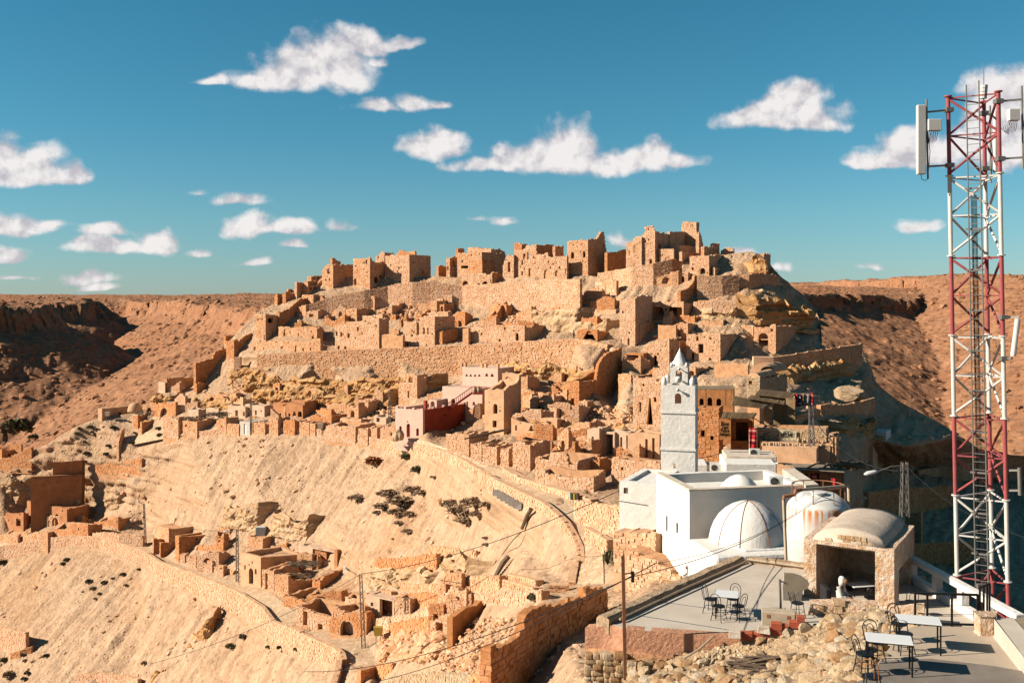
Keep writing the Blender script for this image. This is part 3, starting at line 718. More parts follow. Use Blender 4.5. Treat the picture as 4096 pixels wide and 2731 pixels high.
    for (x0, y0, x1, y1, mt) in doors:
        a, z0 = pf.sz(*P(c, x0, y1)); b, z1 = pf.sz(*P(c, x1, y0)); mb = MB()
        mb.box(pf.at((a+b)/2, (z0+z1)/2, -.16), (abs(b-a)/2+.03, .03, abs(z1-z0)/2+.03), (pf.e, pf.n, Vector((0, 0, 1)))); mb.build('door', M[mt], t)
    t['_pf'] = 0; del t['_pf']
    return t, pf, pr, Ll, Lr
def rwall(c, pts, label, th=.6, st='stone', core='core', size=None, cap=None, doff=-.4, name='retaining_wall', cat='wall', dpx=None, found=2.0, rag=.08,
          prot=(.01, .1), hmul=.62, keep=.97, group=None, jit=.16, depth=.14, stones=True):
    """a wall along base points: (x, top row, base row[, distance]) read off crop c"""
    global HOUSE_N; HOUSE_N += 1; rs = np.random.RandomState(500+HOUSE_N)
    B = []; T = []
    for q in pts:
        U, Vb = P(c, q[0], q[2]); Vt = P(c, q[0], q[1])[1]; d = q[3] if len(q) > 3 else dep(U, Vb)+doff
        b = Wp(U, Vb, d); B.append(b); T.append((VH-Vt)/FX*d)
    t = thing(name, label, cat, B[len(B)//2], group); acc = NP(); mb = MB(); caps = MB()
    for i in range(len(B)-1):
        a, b = B[i], B[i+1]; e = Vector((b.x-a.x, b.y-a.y, 0)); L = e.length
        if L < .05: continue
        e = e/L; n = Vector((e.y, -e.x, 0))
        if n.dot(Vector((a.x, a.y, 0))) > 0: n = -n
        pl = Plane(a, e, n); prof = ragged([(0, T[i]), (L, T[i+1])], rag, .8, rs)
        prof[0] = (0, T[i]); prof[-1] = (L, T[i+1])
        slab(mb, pl, prof, min(a.z, b.z)-found, [], th)
        xs = [p[0] for p in prof]; zs = [p[1] for p in prof]; sz = size or max(.30, a.y/500.)
        if stones: acc.add(stones_np(0, L, lambda q: np.interp(q, xs, zs), min(a.z, b.z)-.7, [], a, e, n, sz, prot=prot, rs=rs, hmul=hmul, keep=keep, jit=jit, depth=depth))
        if cap:
            p0, p1 = pl.at(0, T[i]+.06, .06), pl.at(L, T[i+1]+.06, .06); w = -n*(th+.12)
            caps.add([p0, p1, p1+w, p0+w, p0-Vector((0,0,.14)), p1-Vector((0,0,.14)), p1+w-Vector((0,0,.14)), p0+w-Vector((0,0,.14))],
                     [(0,1,2,3),(4,7,6,5),(0,4,5,1),(2,6,7,3),(1,5,6,2),(3,7,4,0)])
    mb.build('wall', M[core], t); acc.build('masonry', M[st], t)
    if cap: caps.build('coping', M[cap], t)
    return t
def cliffband(c, pts, label, size=1.3, name='rock_ledge', doff=-.5, mat='rock', prot=(.05, .75), hmul=.6, found=1.0):
    """weathered rock face with level beds, along base points (x, top row, base row) of crop c"""
    global HOUSE_N; HOUSE_N += 1; sd_ = HOUSE_N*7
    B = []; T = []
    for q in pts:
        U, Vb = P(c, q[0], q[2]); Vt = P(c, q[0], q[1])[1]; d = q[3] if len(q) > 3 else dep(U, Vb)+doff
        B.append(Wp(U, Vb, d)); T.append((VH-Vt)/FX*d)
    cum = [0]
    for i in range(len(B)-1): cum.append(cum[-1]+(B[i+1]-B[i]).to_2d().length)
    L = cum[-1]; st = max(.2, B[0].y/650.); ns = max(6, int(L/st)); S = np.linspace(0, L, ns)
    bx = np.interp(S, cum, [b.x for b in B]); by = np.interp(S, cum, [b.y for b in B]); bz = np.interp(S, cum, [b.z for b in B]); tz = np.interp(S, cum, T)
    tz = tz+.9*fbm(np.stack([S*.35, S*0, S*0], -1), 3, sd_)+.25*np.sign(vnoise(np.stack([S*.8, S*0, S*0], -1), sd_+3))
    h = float(np.max(tz-bz))+found; nz = max(6, int(h/st)); K = np.linspace(0, 1, nz)
    ex = np.gradient(bx); ey = np.gradient(by); l = np.hypot(ex, ey)+1e-9; nx, ny = ey/l, -ex/l; fl = np.where(nx*bx+ny*by > 0, -1, 1); nx *= fl; ny *= fl
    kk, ss = np.meshgrid(K, S); Z = (bz-found)[:, None]*(1-kk)+tz[:, None]*kk
    warp = fbm(np.stack([ss*.4, Z*.6, Z*0], -1), 3, sd_+1)
    bh = .34+.28*size*hmul; row = np.floor(Z/bh+.45*warp); off = _hash(row.astype(np.int64), np.zeros_like(row, dtype=np.int64), np.zeros_like(row, dtype=np.int64), 5+sd_)*9
    cell = np.floor(ss/(size*(.9+.8*_hash(row.astype(np.int64), np.ones_like(row, dtype=np.int64), np.zeros_like(row, dtype=np.int64), 9)))+off+.25*warp)
    hb = _hash(cell.astype(np.int64), row.astype(np.int64), np.zeros_like(row, dtype=np.int64), 3+sd_); hr = _hash(row.astype(np.int64), np.full_like(row, 3, dtype=np.int64), np.zeros_like(row, dtype=np.int64), 4+sd_)
    D = prot[1]*(.75*hb+.75*hr-.35)+.5*warp*min(size, 1.6)+.16*fbm(np.stack([ss*2.2, Z*2.2, Z*0], -1), 3, sd_+2)
    D = D*np.clip((1-kk)*6, .15, 1)-kk*.35; ef = np.clip(np.minimum(ss, L-ss)/2.0, 0, 1); D = D*ef-(1-ef)*3.0
    X = bx[:, None]+nx[:, None]*D; Y = by[:, None]+ny[:, None]*D
    V = np.stack([X, Y, Z], -1)
    back = np.stack([bx-nx*2.2, by-ny*2.2, tz-1.6], -1)[:, None, :]; V = np.concatenate([V, back], 1); m = nz+1
    idx = np.arange(ns*m).reshape(ns, m)
    q = np.stack([idx[:-1, :-1].ravel(), idx[1:, :-1].ravel(), idx[1:, 1:].ravel(), idx[:-1, 1:].ravel()], -1)
    o = mesh_np(name, V.reshape(-1, 3), q, M['ledge_pale' if mat == 'stone_pale' else 'ledge'])
    o['label'] = label; return setting(o)
# ------------------------------------------------------------ paths, their walls
def ribbon(A, B, z_up=.12):
    """paved strip between two polylines of (x, y, d) on the 2352 px view"""
    n = 60
    def samp(L):
        L = [Wp(x*DS, y*DS, d) for x, y, d in L]; cum = [0]
        for i in range(len(L)-1): cum.append(cum[-1]+(L[i+1]-L[i]).length)
        return [Vector([float(np.interp(t*cum[-1], cum, [p[k] for p in L])) for k in range(3)]) for t in np.linspace(0, 1, n)]
    a, b = samp(A), samp(B); V = []; Q = []
    for i in range(n):
        for k in range(5):
            p = a[i].lerp(b[i], -.02+1.04*k/4); p.z += z_up; V.append(tuple(p))
    for i in range(n-1):
        for k in range(4): Q.append((i*5+k, i*5+k+1, (i+1)*5+k+1, (i+1)*5+k))
    o = mesh_np('path', np.array(V), np.array(Q), M['paving'], smooth=True); return setting(o)
ribbon(PATH_LO, PATH_LI); ribbon(PATH_UO, PATH_UI)
def path_wall(top, base, label, rise, **k):
    pts = []
    for (x, y, d) in top:
        yb = float(np.interp(x, [p[0] for p in base], [p[1] for p in base])); pts.append((x, y-rise*FX/d/DS, max(yb, y+4), d-.5))
    return rwall('D', pts, label, th=.45, cap='plaster', rag=.03, **k)
path_wall(PATH_LO[:11], PATH_LO_BASE, 'long stone parapet wall along the outer edge of the lower path', .75, name='path_wall', st='stone_pale', size=.36)
rwall('D', [(690,1454,1518,119.5),(745,1478,1550,112),(768,1488,1568,109.5),(781,1500,1575,107.5),(785,1515,1580,106),(781,1540,1600,103.5),(770,1575,1630,101)], 'curved stone parapet at the bend of the lower path', th=.5, cap='plaster', rag=.03, name='path_wall', st='stone_pale', size=.34)
path_wall(PATH_UO[1:8], PATH_UO_BASE, 'stone wall holding up the level stretch of the upper path', .35, name='path_wall', st='stone_pale', size=.36)
path_wall(PATH_UO[7:12], PATH_UO_BASE, 'stone wall of the upper path with stepped copings below the pink building', .45, name='path_wall', st='stone_pale', size=.36)
rwall('D', [(1100,1083,1118,115.5),(1130,1097,1136,109.5),(1180,1122,1162,102),(1240,1150,1208,95),(1268,1172,1238,91.5),(1295,1198,1282,88),(1313,1228,1310,85.5),(1325,1255,1335,83),(1328,1290,1345,80),(1320,1338,1352,76.5)], 'tall curved stone parapet where the upper path turns toward the viewer', th=.5, cap='plaster', rag=.03, name='path_wall', st='stone_pale', size=.32)
# low kerb walls on the inner side of the path
rwall('B4', [(1300,255,290),(1400,320,372),(1500,362,400),(1680,418,460),(1880,470,520),(2060,535,575)], 'low stone bench wall along the inner edge of the upper path', th=.9, cap='plaster', rag=.03, name='bench_wall', size=.3, st='stone_pale', doff=-.8)
rwall('B4', [(1920,550,690),(2060,560,760),(2180,572,800),(2310,585,830)], 'stone wall between the path bend and the white annex', th=.6, rag=.1, size=.3, st='stone_pale', doff=-.8)
rwall('B4', [(2010,770,860),(2080,810,900),(2150,850,960),(2200,880,990)], 'small kerb wall beside the path bend under the annex', th=.5, cap='plaster', size=.3, st='stone_pale', doff=-1)

# ------------------------------------------------------------ the great retaining walls and ledges of the hill
mid = [(x, y, (y2), d-2.0) for (x, y, d), y2 in zip(MIDT, (862,866,868,858,850,858,886))]
rwall('D', mid, 'long retaining wall across the hill below the upper row of ruins', th=1.2, st='stone', cap='plaster', rag=.08, size=.42, keep=.96, prot=(.0, .16))
rwall('A6', [(1600,60,330,171.0),(1640,85,300,170.6),(1680,75,210,170.4)], 'short end of the long retaining wall in shade', th=.8, st='stone_red_shaded')
cliffband('D', [(540,868,900),(600,862,893),(690,868,900),(780,868,905),(870,870,905),(950,868,900),(1010,866,890)], 'layered rock ledges under the long retaining wall', size=1.5, doff=-1.5)
cliffband('D', [(560,893,915),(640,896,918),(740,898,922),(840,900,925),(920,895,915)], 'lower course of layered rock ledges above the stone pens', size=1.4, doff=-2.5)
cliffband('D', [(1040,842,870),(1130,838,862),(1220,838,870),(1290,845,880),(1340,856,885)], 'crumbling rock ledge below the right half of the long retaining wall', size=1.3, doff=-1.2)
cliffband('A4', [(1540,480,590),(1650,480,560),(1800,470,540),(1990,480,545)], 'pale rock ledge beside the double-arched wall', size=1.5)
cliffband('A4', [(730,760,830),(850,720,810),(950,710,800),(1090,720,790)], 'rock outcrop below the small white house', size=1.4)
cliffband('A4', [(1130,800,900),(1350,780,850),(1700,770,840),(2000,780,850)], 'flat rock overhang above the cave dwellings on the left', size=1.7, prot=(.2, 1.1))
cliffband('B1', [(1040,720,800),(1150,720,830),(1300,725,800)], 'pale rock shelf right of the brown house', size=1.4, mat='stone_pale')
cliffband('B1', [(0,580,760),(130,560,740),(300,640,820)], 'pale rock ledges left of the brown house', size=1.5, mat='stone_pale')
cliffband('B3', [(610,180,330),(760,160,370),(900,165,395),(1080,200,380)], 'pale banded cliff behind the lower houses', size=2.2, mat='stone_pale', prot=(.05, .5))
cliffband('B3', [(1080,190,380),(1210,215,460),(1290,300,490),(1430,300,475),(1560,330,440)], 'rounded pale cliff right of the lower houses', size=2.0, mat='stone_pale', prot=(.05, .6))
cliffband('B4', [(110,1140,1250),(260,1160,1260),(450,1130,1230),(600,1120,1210),(760,1120,1190)], 'pale undercut cliff above the whitewashed cave', size=2.4, mat='stone_pale', prot=(.05, .8))
cliffband('B4', [(740,1010,1200),(850,1000,1180),(930,1030,1330),(1000,1060,1350)], 'white rock buttress in the middle of the slope', size=2.0, mat='stone_pale', prot=(.05, .6))
rwall('B4', [(210,1035,1130),(400,1040,1135),(560,1020,1120),(740,995,1090)], 'dry stone wall on top of the pale undercut cliff', st='stone_red_shaded', size=.34, doff=-.6)
rwall('B4', [(660,930,985),(800,935,985),(930,960,1000),(1080,975,1020)], 'short dry stone wall high on the middle slope', size=.34)
rwall('B4', [(420,1250,1300),(600,1260,1300),(910,1255,1300)], 'low stone course below the pale cliff', size=.3)
rwall('B4', [(410,1340,1480),(600,1330,1440),(920,1335,1400)], 'stone terrace wall right of the whitewashed cave', size=.34, st='stone_red_shaded')
rwall('B4', [(960,1190,1320),(1100,1190,1300),(1280,1180,1290)], 'stone wall where the drain ditch ends', size=.3)
rwall('B4', [(1330,1165,1205),(1450,1190,1240),(1590,1225,1270)], 'upper kerb wall beside the ditch', size=.26, cap='plaster')
rwall('B4', [(1290,1215,1260),(1420,1245,1290),(1570,1290,1320)], 'lower kerb wall beside the ditch', size=.26, cap='plaster')
rwall('B4', [(1700,1270,1310),(1870,1265,1300)], 'little kerb wall left of the path foot', size=.26, cap='plaster')
rwall('B4', [(960,1330,1400),(1150,1350,1420),(1300,1330,1400),(1640,1310,1380)], 'long low terrace wall below the kerb walls', size=.3, st='stone_pale')
# retaining walls near the top
rwall('A1', [(620,890,1010),(800,815,985),(1000,770,960),(1200,740,935),(1440,690,880),(1700,650,900),(1950,640,860)], 'upper retaining wall under the cube-shaped house', size=.42, st='stone_pale', rag=.1)
rwall('A2', [(60,720,1000),(390,775,960),(800,735,1000),(1200,705,1020),(1620,700,1060)], 'broad retaining wall under the long arched facade', size=.42, st='stone_pale', rag=.06, cap='plaster')
rwall('A3', [(-20,575,720),(130,548,720),(300,520,720),(500,482,690),(680,440,620)], 'retaining wall climbing to the summit ruins', size=.42, st='stone_pale', rag=.05, cap='plaster')
rwall('A3', [(680,440,615),(720,443,600),(772,460,580)], 'shaded return of the summit retaining wall', size=.4, st='stone_red_shaded')
rwall('A3', [(915,600,790),(1020,600,790),(1150,597,780),(1310,596,740)], 'rounded retaining wall right of the summit', size=.42, st='stone_pale', cap='plaster')
rwall('A3', [(1310,598,720),(1400,585,720),(1500,573,700),(1620,585,690),(1690,620,680)], 'shaded retaining wall wrapping the right flank of the hill', size=.42, st='stone')
rwall('A3', [(880,840,920),(1050,830,925),(1300,835,915)], 'lower stone course below the rounded retaining wall', size=.42, st='stone_pale')
cliffband('A3', [(880,925,1000),(1050,915,1010),(1250,920,1000),(1390,920,990)], 'thick rock bed beside the vaulted ruin', size=2.6, mat='stone_pale', prot=(.05, .4))
cliffband('A3', [(1400,760,1000),(1550,800,1010),(1700,820,1040),(1840,850,1070),(1950,880,1090),(2060,950,1100)], 'dark layered crag on the shaded right flank', size=3.0, prot=(.1, 1.6), doff=-1.5)
cliffband('A3', [(1330,480,560),(1450,440,560),(1560,450,600),(1660,520,620)], 'rough crag at the right end of the summit', size=1.6, prot=(.1, 1.2))
rwall('A2', [(1780,730,870),(1900,720,880),(2000,715,900)], 'block of large stones beside the stair gap', size=1.3, st='stone_pale')
cliffband('A2', [(1030,1010,1150),(1280,1020,1150),(1500,1020,1200),(1680,1000,1180)], 'rock strata under the arched facade', size=1.6, mat='stone_pale', prot=(.05, .7))
cliffband('A2', [(1250,1150,1240),(1480,1130,1240),(1800,1140,1240),(2000,1120,1240)], 'smooth rock bed behind the two walkers', size=3.0, mat='stone_pale', prot=(.02, .3))
rwall('A7', [(1340,312,460),(1600,275,440),(1850,235,420),(2100,195,385),(2232,180,350)], 'long shaded retaining wall right of the minaret', size=.4, st='stone')
cliffband('A7', [(1500,420,560),(1700,380,520),(1900,360,480),(2150,340,450),(2260,350,470)], 'shaded rock bed under the long right-hand wall', size=3.0, prot=(.1, 1.0), doff=-.8)
rwall('A7', [(1540,890,960),(1640,850,960),(1760,800,900),(1840,790,880)], 'shaded stone wall beside the reed stall', size=.36)
rwall('A7', [(1840,750,850),(1960,745,850),(2080,750,830),(2350,690,800)], 'shaded terrace wall below the big flat boulder', size=.38)
cliffband('A8', [(0,1000,1080),(200,1030,1120),(400,1020,1120),(600,1000,1100)], 'dark layered rock above the shaded cave doors', size=2.2, prot=(.1, .9))
# ------------------------------------------------------------ houses of the upper village (rows from the ridge downward)
house('A1',1665,1415,1887,368,655,'tall cube-shaped stone house with plaster at the foot, on the ridge',F=[(1562,630,1580,668),(1440,602,1462,668,'a'),(1498,525,1508,537),(1578,540,1588,550),(1545,545,1556,555),(1605,600,1615,610),(1570,570,1580,580)],R=[(1700,440,1712,452)],st='stone_pale',rag=.05)
house('A1',1725,1530,1740,330,400,'broken wall stub on top of the cube-shaped house',FT=[(1725,362),(1620,330),(1570,318),(1530,370)],st='stone_red_shaded',d=depc('A1',1665,655)+7,roof=False,found=2)
house('A1',1253,1080,1412,400,725,'stone house with a narrow window left of the cube-shaped house',F=[(1208,418,1225,460),(1086,612,1112,680,'a'),(1118,520,1130,531),(1182,505,1196,516),(1220,585,1232,596)],R=[(1300,590,1340,655,'a'),(1355,575,1380,615,'a'),(1388,575,1410,615,'a')],RT=[(1253,395),(1300,440),(1412,440)])
house('A1',1405,1310,1500,340,470,'rounded ruin crest behind the ridge houses',FT=[(1405,335),(1370,335),(1340,365),(1310,400)],RT=[(1405,335),(1490,345),(1505,380)],roof=False,d=depc('A1',1253,725)+9,st='stone_pale',found=2)
house('A1',868,755,1082,470,722,'broad house with a large shaded wall and dark arched doorway',F=[(806,505,838,560,'a'),(808,545,845,588,'a')],R=[(955,680,998,724,'a'),(940,508,950,520)],FT=[(868,470),(830,465),(780,490),(755,535)],RT=[(868,468),(1082,470)])
house('A1',860,850,950,400,475,'dark broken corner stub on the left end of the ridge',RT=[(860,405),(885,400),(890,425),(945,430),(950,460)],d=depc('A1',868,722)+6,roof=False,st='stone_red_shaded',found=2)
house('A1',640,600,805,588,650,'low shed with a row of triangular openings',R=[(655,590,680,612,'t'),(700,590,725,610,'t'),(745,590,765,608,'t')],rag=.04)
house('A1',606,555,800,640,782,'arcaded courtyard ruin on the left shoulder',R=[(610,695,645,730,'a'),(660,695,700,728,'a'),(720,693,762,728,'a'),(774,690,800,722,'a')],RT=[(606,690),(680,690),(720,655),(760,610),(800,610)],roof=False)
house('A1',662,545,852,785,895,'flat house with a square dark doorway below the arcaded courtyard',R=[(795,790,830,845)],F=[(595,810,605,825)])
house('A1',287,270,480,770,890,'stepped wall stub on the far left shoulder',RT=[(287,770),(395,770),(400,728),(480,725)],roof=False,st='stone_red_shaded')
house('A1',490,480,555,650,830,'thin lit tower wall left of the courtyard ruin',RT=[(490,660),(525,648),(555,660)],R=[(520,690,535,780)],roof=False)
house('A1',162,58,305,985,1260,'hollowed ruin with two dark caves at the left end',F=[(148,1200,172,1252,'a'),(80,1030,92,1050)],R=[(170,1020,240,1080,'o'),(215,1075,268,1142,'a')],RT=[(162,1000),(305,990)])
house('A1',308,296,525,960,1145,'curved shaded wall rising in steps on the left shoulder',RT=[(308,975),(400,930),(455,890),(525,830)],roof=False,st='stone_red_shaded',depth=14)
house('A1',700,300,760,1130,1260,'stone house with three tall windows at the left end of the upper row',F=[(350,1165,370,1250),(537,1220,556,1270),(645,1212,669,1265),(500,1180,512,1240)],FT=[(700,1140),(500,1128),(300,1118)])
house('A1',735,25,760,1262,1400,'long ground-level row of small doorways above the great wall, left part',F=[(42,1325,66,1405,'a'),(138,1340,155,1400),(243,1343,268,1395),(325,1318,352,1392,'a'),(470,1310,492,1382,'a'),(548,1338,568,1370),(626,1333,648,1365)],FT=[(735,1230),(600,1280),(300,1280),(25,1262)],doff=-.8)
house('A1',1302,1165,1472,800,930,'two-arched ruin with a tall shaded wall in the middle of the left slope',F=[(1172,825,1230,922,'a'),(1240,828,1288,918,'a')],RT=[(1302,795),(1375,790),(1385,748),(1472,745)],R=[(1340,870,1352,880)],roof=False)
house('A1',1115,1005,1310,930,1095,'house with a shaded flank under the two-arched ruin',F=[(1050,990,1058,1060),(1035,1000,1043,1012)],RT=[(1115,932),(1310,920)])
house('A1',1484,1330,1692,895,1025,'stepped wall like a giant stair with two low arches',F=[(1430,975,1478,1022,'a'),(1335,965,1378,1026,'a'),(1400,945,1428,985)],FT=[(1484,895),(1470,940),(1330,940)],RT=[(1484,897),(1560,895),(1562,870),(1608,866),(1612,840),(1650,836),(1652,795),(1692,790)],roof=False)
house('A1',1348,890,1452,1030,1340,'wide pitted facade with scattered small windows above the great wall',F=[(1118,1115,1138,1160),(1020,1185,1042,1232),(945,1170,963,1220),(895,1165,915,1210),(795,1165,820,1212),(1165,1170,1178,1195),(1250,1075,1262,1087),(1200,1050,1215,1065),(1095,1225,1108,1240),(915,1312,938,1350,'a'),(985,1322,1008,1350),(825,1330,842,1355)],FT=[(1348,1035),(1290,1010),(1180,1000),(1175,1070),(1000,1080),(890,1090)],st='stone_pale')
house('A1',1560,1395,1570,1140,1205,'low wall pierced by two dark arches',F=[(1405,1160,1450,1204,'a'),(1458,1158,1496,1202,'a'),(1510,1090,1560,1150,'a')],FT=[(1560,1180),(1500,1140),(1395,1138)])
house('A1',1602,1365,1615,1203,1338,'low stone house with a pointed door above the great wall',F=[(1485,1285,1510,1328),(1568,1285,1592,1332,'a'),(1365,1305,1378,1330),(1420,1245,1430,1255)],doff=-.8)
house('A1',1930,1605,2140,1015,1320,'pale facade with tall slit openings and a shaded block behind',F=[(1742,1050,1766,1200),(1808,1120,1828,1190,'a'),(1852,1130,1866,1195),(1690,1140,1700,1165),(1640,1280,1652,1312),(1840,1300,1860,1330),(1970,1295,1990,1325)],FT=[(1930,1012),(1780,1010),(1770,1060),(1605,1060)],RT=[(1930,1012),(2140,1005)],st='stone_pale')
house('A1',2010,1930,2172,1165,1305,'shaded square block below the pale slit facade',RT=[(2010,1170),(2050,1165),(2055,1145),(2172,1140)],st='stone_red_shaded',doff=-1)
house('A1',1953,1895,2122,850,1010,'narrow tower with a deep vertical recess',F=[(1925,945,1940,1005)],R=[(1990,905,2015,1000,'a')],RT=[(1953,850),(2122,850)])
house('A1',2030,1945,2100,740,830,'little terraced shed with a clay lintel',F=[(1960,690,2000,735)],st='stone_red_shaded')
house('A1',1790,1725,1898,985,1030,'low crumbled wall on the middle slope',RT=[(1790,990),(1895,925)],roof=False,st='stone_red_shaded')
# along the ridge, middle
house('A2',142,122,228,560,658,'small square block left of the ridge cluster',st='stone_red_shaded')
house('A2',258,225,335,475,645,'ruined round niche at the left of the ridge cluster',F=[(232,560,246,600)],R=[(262,480,318,570,'a')],RT=[(258,490),(300,460),(335,465)])
house('A2',345,336,412,380,440,'square stub on the skyline of the ridge cluster',d=depc('A2',590,620)+8,st='stone_red_shaded',found=2,roof=False)
house('A2',592,345,842,412,640,'layered house on the ridge with a shaded upper wall',F=[(378,555,450,585),(565,430,578,442),(480,440,492,452),(520,570,530,580)],FT=[(592,418),(450,408),(445,430),(345,430)],RT=[(592,415),(842,430)],R=[(620,540,632,552)])
house('A2',690,448,835,370,420,'parapet on top of the layered ridge house',FT=[(690,378),(570,375),(568,362),(450,370)],RT=[(690,378),(780,380),(835,420)],d=depc('A2',592,640)+6,roof=False,found=2,st='stone_pale')
house('A2',598,458,735,500,640,'lower block in front of the layered ridge house',R=[(612,555,622,565)],F=[(470,560,482,572),(530,600,540,612)],st='stone_red_shaded')
house('A2',700,385,765,640,778,'half-buried house with rounded arches on the upper wall',F=[(392,712,450,770,'a'),(545,738,578,780,'a'),(598,718,656,772,'a'),(684,695,700,760)],st='stone_pale')
house('A2',720,712,800,628,758,'leaning slab of wall in shade above the upper retaining wall',RT=[(720,640),(760,625),(795,650),(800,700)],roof=False,st='stone_red_shaded')
house('A2',926,815,958,442,695,'slim tower with one tall arched window',F=[(866,515,893,622,'a')],R=[(930,470,955,565,'a')],FT=[(926,445),(870,445),(840,470),(815,560)],st='stone_pale')
house('A2',1482,945,1500,455,705,'long ruined facade with arched windows in two rows on the ridge',F=[(1068,410,1086,485,'a'),(1025,428,1050,490,'a'),(1010,495,1027,550),(1083,582,1112,672,'a'),(1243,600,1284,690,'a'),(1360,605,1392,670,'a'),(1467,588,1499,645),(1008,612,1026,658,'a'),(1368,520,1380,532),(1180,575,1190,585),(1145,470,1155,480)],FT=[(1482,457),(1290,462),(1285,420),(1230,435),(1165,440),(1160,345),(1060,340),(1040,385),(960,392),(945,440)],st='stone_pale')
house('A2',1170,1160,1352,335,450,'shaded back wall behind the long arched facade',RT=[(1170,340),(1335,338),(1352,365)],d=depc('A2',1482,705)+4,roof=False,st='stone_red_shaded',found=3)
house('A2',1360,1345,1450,350,460,'curved remnant of a vault behind the arched facade',RT=[(1360,365),(1400,348),(1445,355),(1450,440)],d=depc('A2',1482,705)+4,roof=False,found=3)
house('A2',1010,935,1078,322,392,'overhanging slab of roof at the left of the arched facade',FT=[(1010,330),(935,322)],RT=[(1010,335),(1078,328)],d=depc('A2',1482,705)+6,found=1.5,st='stone_red_shaded')
house('A2',1702,1488,1897,284,650,'square tower with a high broken back corner on the ridge',F=[(1650,405,1677,470),(1525,412,1558,480,'a'),(1545,335,1558,347),(1585,350,1597,362),(1635,330,1645,340)],FT=[(1702,284),(1488,300)],RT=[(1702,282),(1800,278),(1830,225),(1842,205),(1868,204),(1897,420)],R=[(1765,425,1778,435)],found=5)
house('A2',1905,1890,2108,420,610,'deep shaded hollow of a house right of the square tower',R=[(1870,540,1930,610,'a'),(2025,505,2040,530)],RT=[(1905,435),(1990,425),(2040,405),(2085,388),(2108,390)],roof=False,st='stone_red_shaded')
# below: second row, middle
house('A2',122,92,345,920,1090,'narrow house with a tall arch and a shaded porch',F=[(98,1020,112,1085)],R=[(160,980,195,1085,'a')],RT=[(122,930),(340,925)])
house('A2',200,155,300,958,1085,'curved porch wall with one arch, second row',F=[(162,980,190,1085,'a')],st='stone_red_shaded',doff=-1.2)
house('A2',215,95,258,825,880,'rounded earth-roofed oven on the upper slope',st='plaster',core='plaster',stones=False)
house('A2',1040,465,1250,1180,1345,'long low facade with a small arched door above the great wall',F=[(948,1258,978,1338,'a'),(770,1322,790,1348),(650,1350,662,1366),(935,1190,945,1200),(560,1235,570,1245)],FT=[(1040,1185),(800,1180),(470,1195)],RT=[(1040,1190),(1110,1195),(1180,1178),(1245,1185)],st='stone_pale',doff=-.6)
house('A2',460,400,470,1210,1385,'lit corner pier with two dark openings',F=[(412,1212,458,1268),(430,1270,458,1300),(412,1335,424,1382),(446,1335,458,1380)])
house('A2',755,640,860,1075,1140,'collapsed cave mouth on the rubble slope',RT=[(755,1050),(800,980),(862,925)],roof=False,st='stone_red_shaded')
house('A2',1800,1590,1920,1230,1345,'cave shelter with a leaning slab behind the walkers',F=[(1640,1240,1790,1335,'t')],RT=[(1800,1235),(1920,1245)],st='stone_red_shaded',core='core_red_shaded')
# summit
house('A3',390,247,402,235,530,'summit tower with a tall arched opening, leftmost of the summit group',F=[(318,300,358,386,'a'),(275,365,286,400),(318,478,330,512),(262,430,270,440),(370,280,380,290)],FT=[(390,232),(320,236),(300,300),(247,348)],st='stone_pale')
house('A3',516,392,652,150,492,'tall split tower at the middle of the summit group',F=[(465,437,488,488,'a'),(450,145,460,170),(440,290,447,297),(455,290,462,297),(470,290,477,297)],FT=[(516,178),(486,130),(426,134),(424,205),(392,206)],R=[(546,295,576,342),(560,210,632,345)] ,RT=[(516,178),(652,205)],st='stone_pale',roof=False,found=5)
house('A3',657,640,922,178,305,'summit house with one big black arch',R=[(775,245,848,303,'a'),(752,238,776,256)],RT=[(657,182),(905,178),(922,190)],stones=False,core='plaster',rag=.04)
house('A3',905,768,932,88,190,'highest broken wall on the skyline of the summit',FT=[(905,88),(850,92),(790,82),(770,110),(768,130)],R=[(905,135,918,170)],d=depc('A3',657,305)+5,roof=False,st='stone_pale',found=3)
house('A3',930,908,968,195,320,'rounded lit buttress on the right of the summit house',FT=[(930,190),(908,195)],RT=[(930,190),(955,230),(968,300)],roof=False,st='stone_pale')
house('A3',748,670,962,305,370,'low plastered parapet below the big black arch',stones=False,core='plaster',rag=.03,doff=-1)
house('A3',772,752,962,370,442,'row of small dark niches below the parapet',R=[(790,385,828,436,'a'),(850,384,892,408,'a'),(898,374,915,392,'o'),(925,374,952,400,'a'),(830,378,850,395,'o')],core='plaster',stones=False,doff=-1.6)
house('A3',692,556,704,346,462,'lit front with a square doorway at the foot of the split tower',F=[(612,425,656,462)],st='stone_pale',doff=-1)
house('A3',978,966,1124,322,402,'small block with a raised corner right of the summit',RT=[(978,325),(1060,322),(1062,290),(1124,292)],R=[(1028,350,1040,362),(1055,345,1066,357),(1085,352,1096,366)])
house('A3',1024,846,1255,405,602,'house with an arched door and a long smooth shaded flank',F=[(942,522,989,600,'a'),(868,482,878,494),(890,480,900,490),(940,440,948,450),(1005,560,1018,575)],R=[(1225,430,1256,486,'o')],RT=[(1024,400),(1255,398)],st='stone_pale')
house('A3',1082,1072,1300,514,592,'low vaulted stores in the shade below the smooth flank',R=[(1085,540,1100,560),(1110,525,1205,590,'a'),(1240,515,1288,588,'a')],core='plaster',stones=False)
house('A3',1255,1135,1265,345,395,'heaped crest of stones on the right skyline',FT=[(1255,360),(1230,335),(1160,340),(1135,370)],roof=False,d=depc('A3',1024,602)+12,found=4,st='stone_pale')
house('A3',1540,1350,1542,385,440,'broken low wall on the right skyline',FT=[(1540,410),(1480,398),(1430,378),(1350,392)],roof=False,d=depc('A3',1500,560)+6,found=4,st='stone_pale')
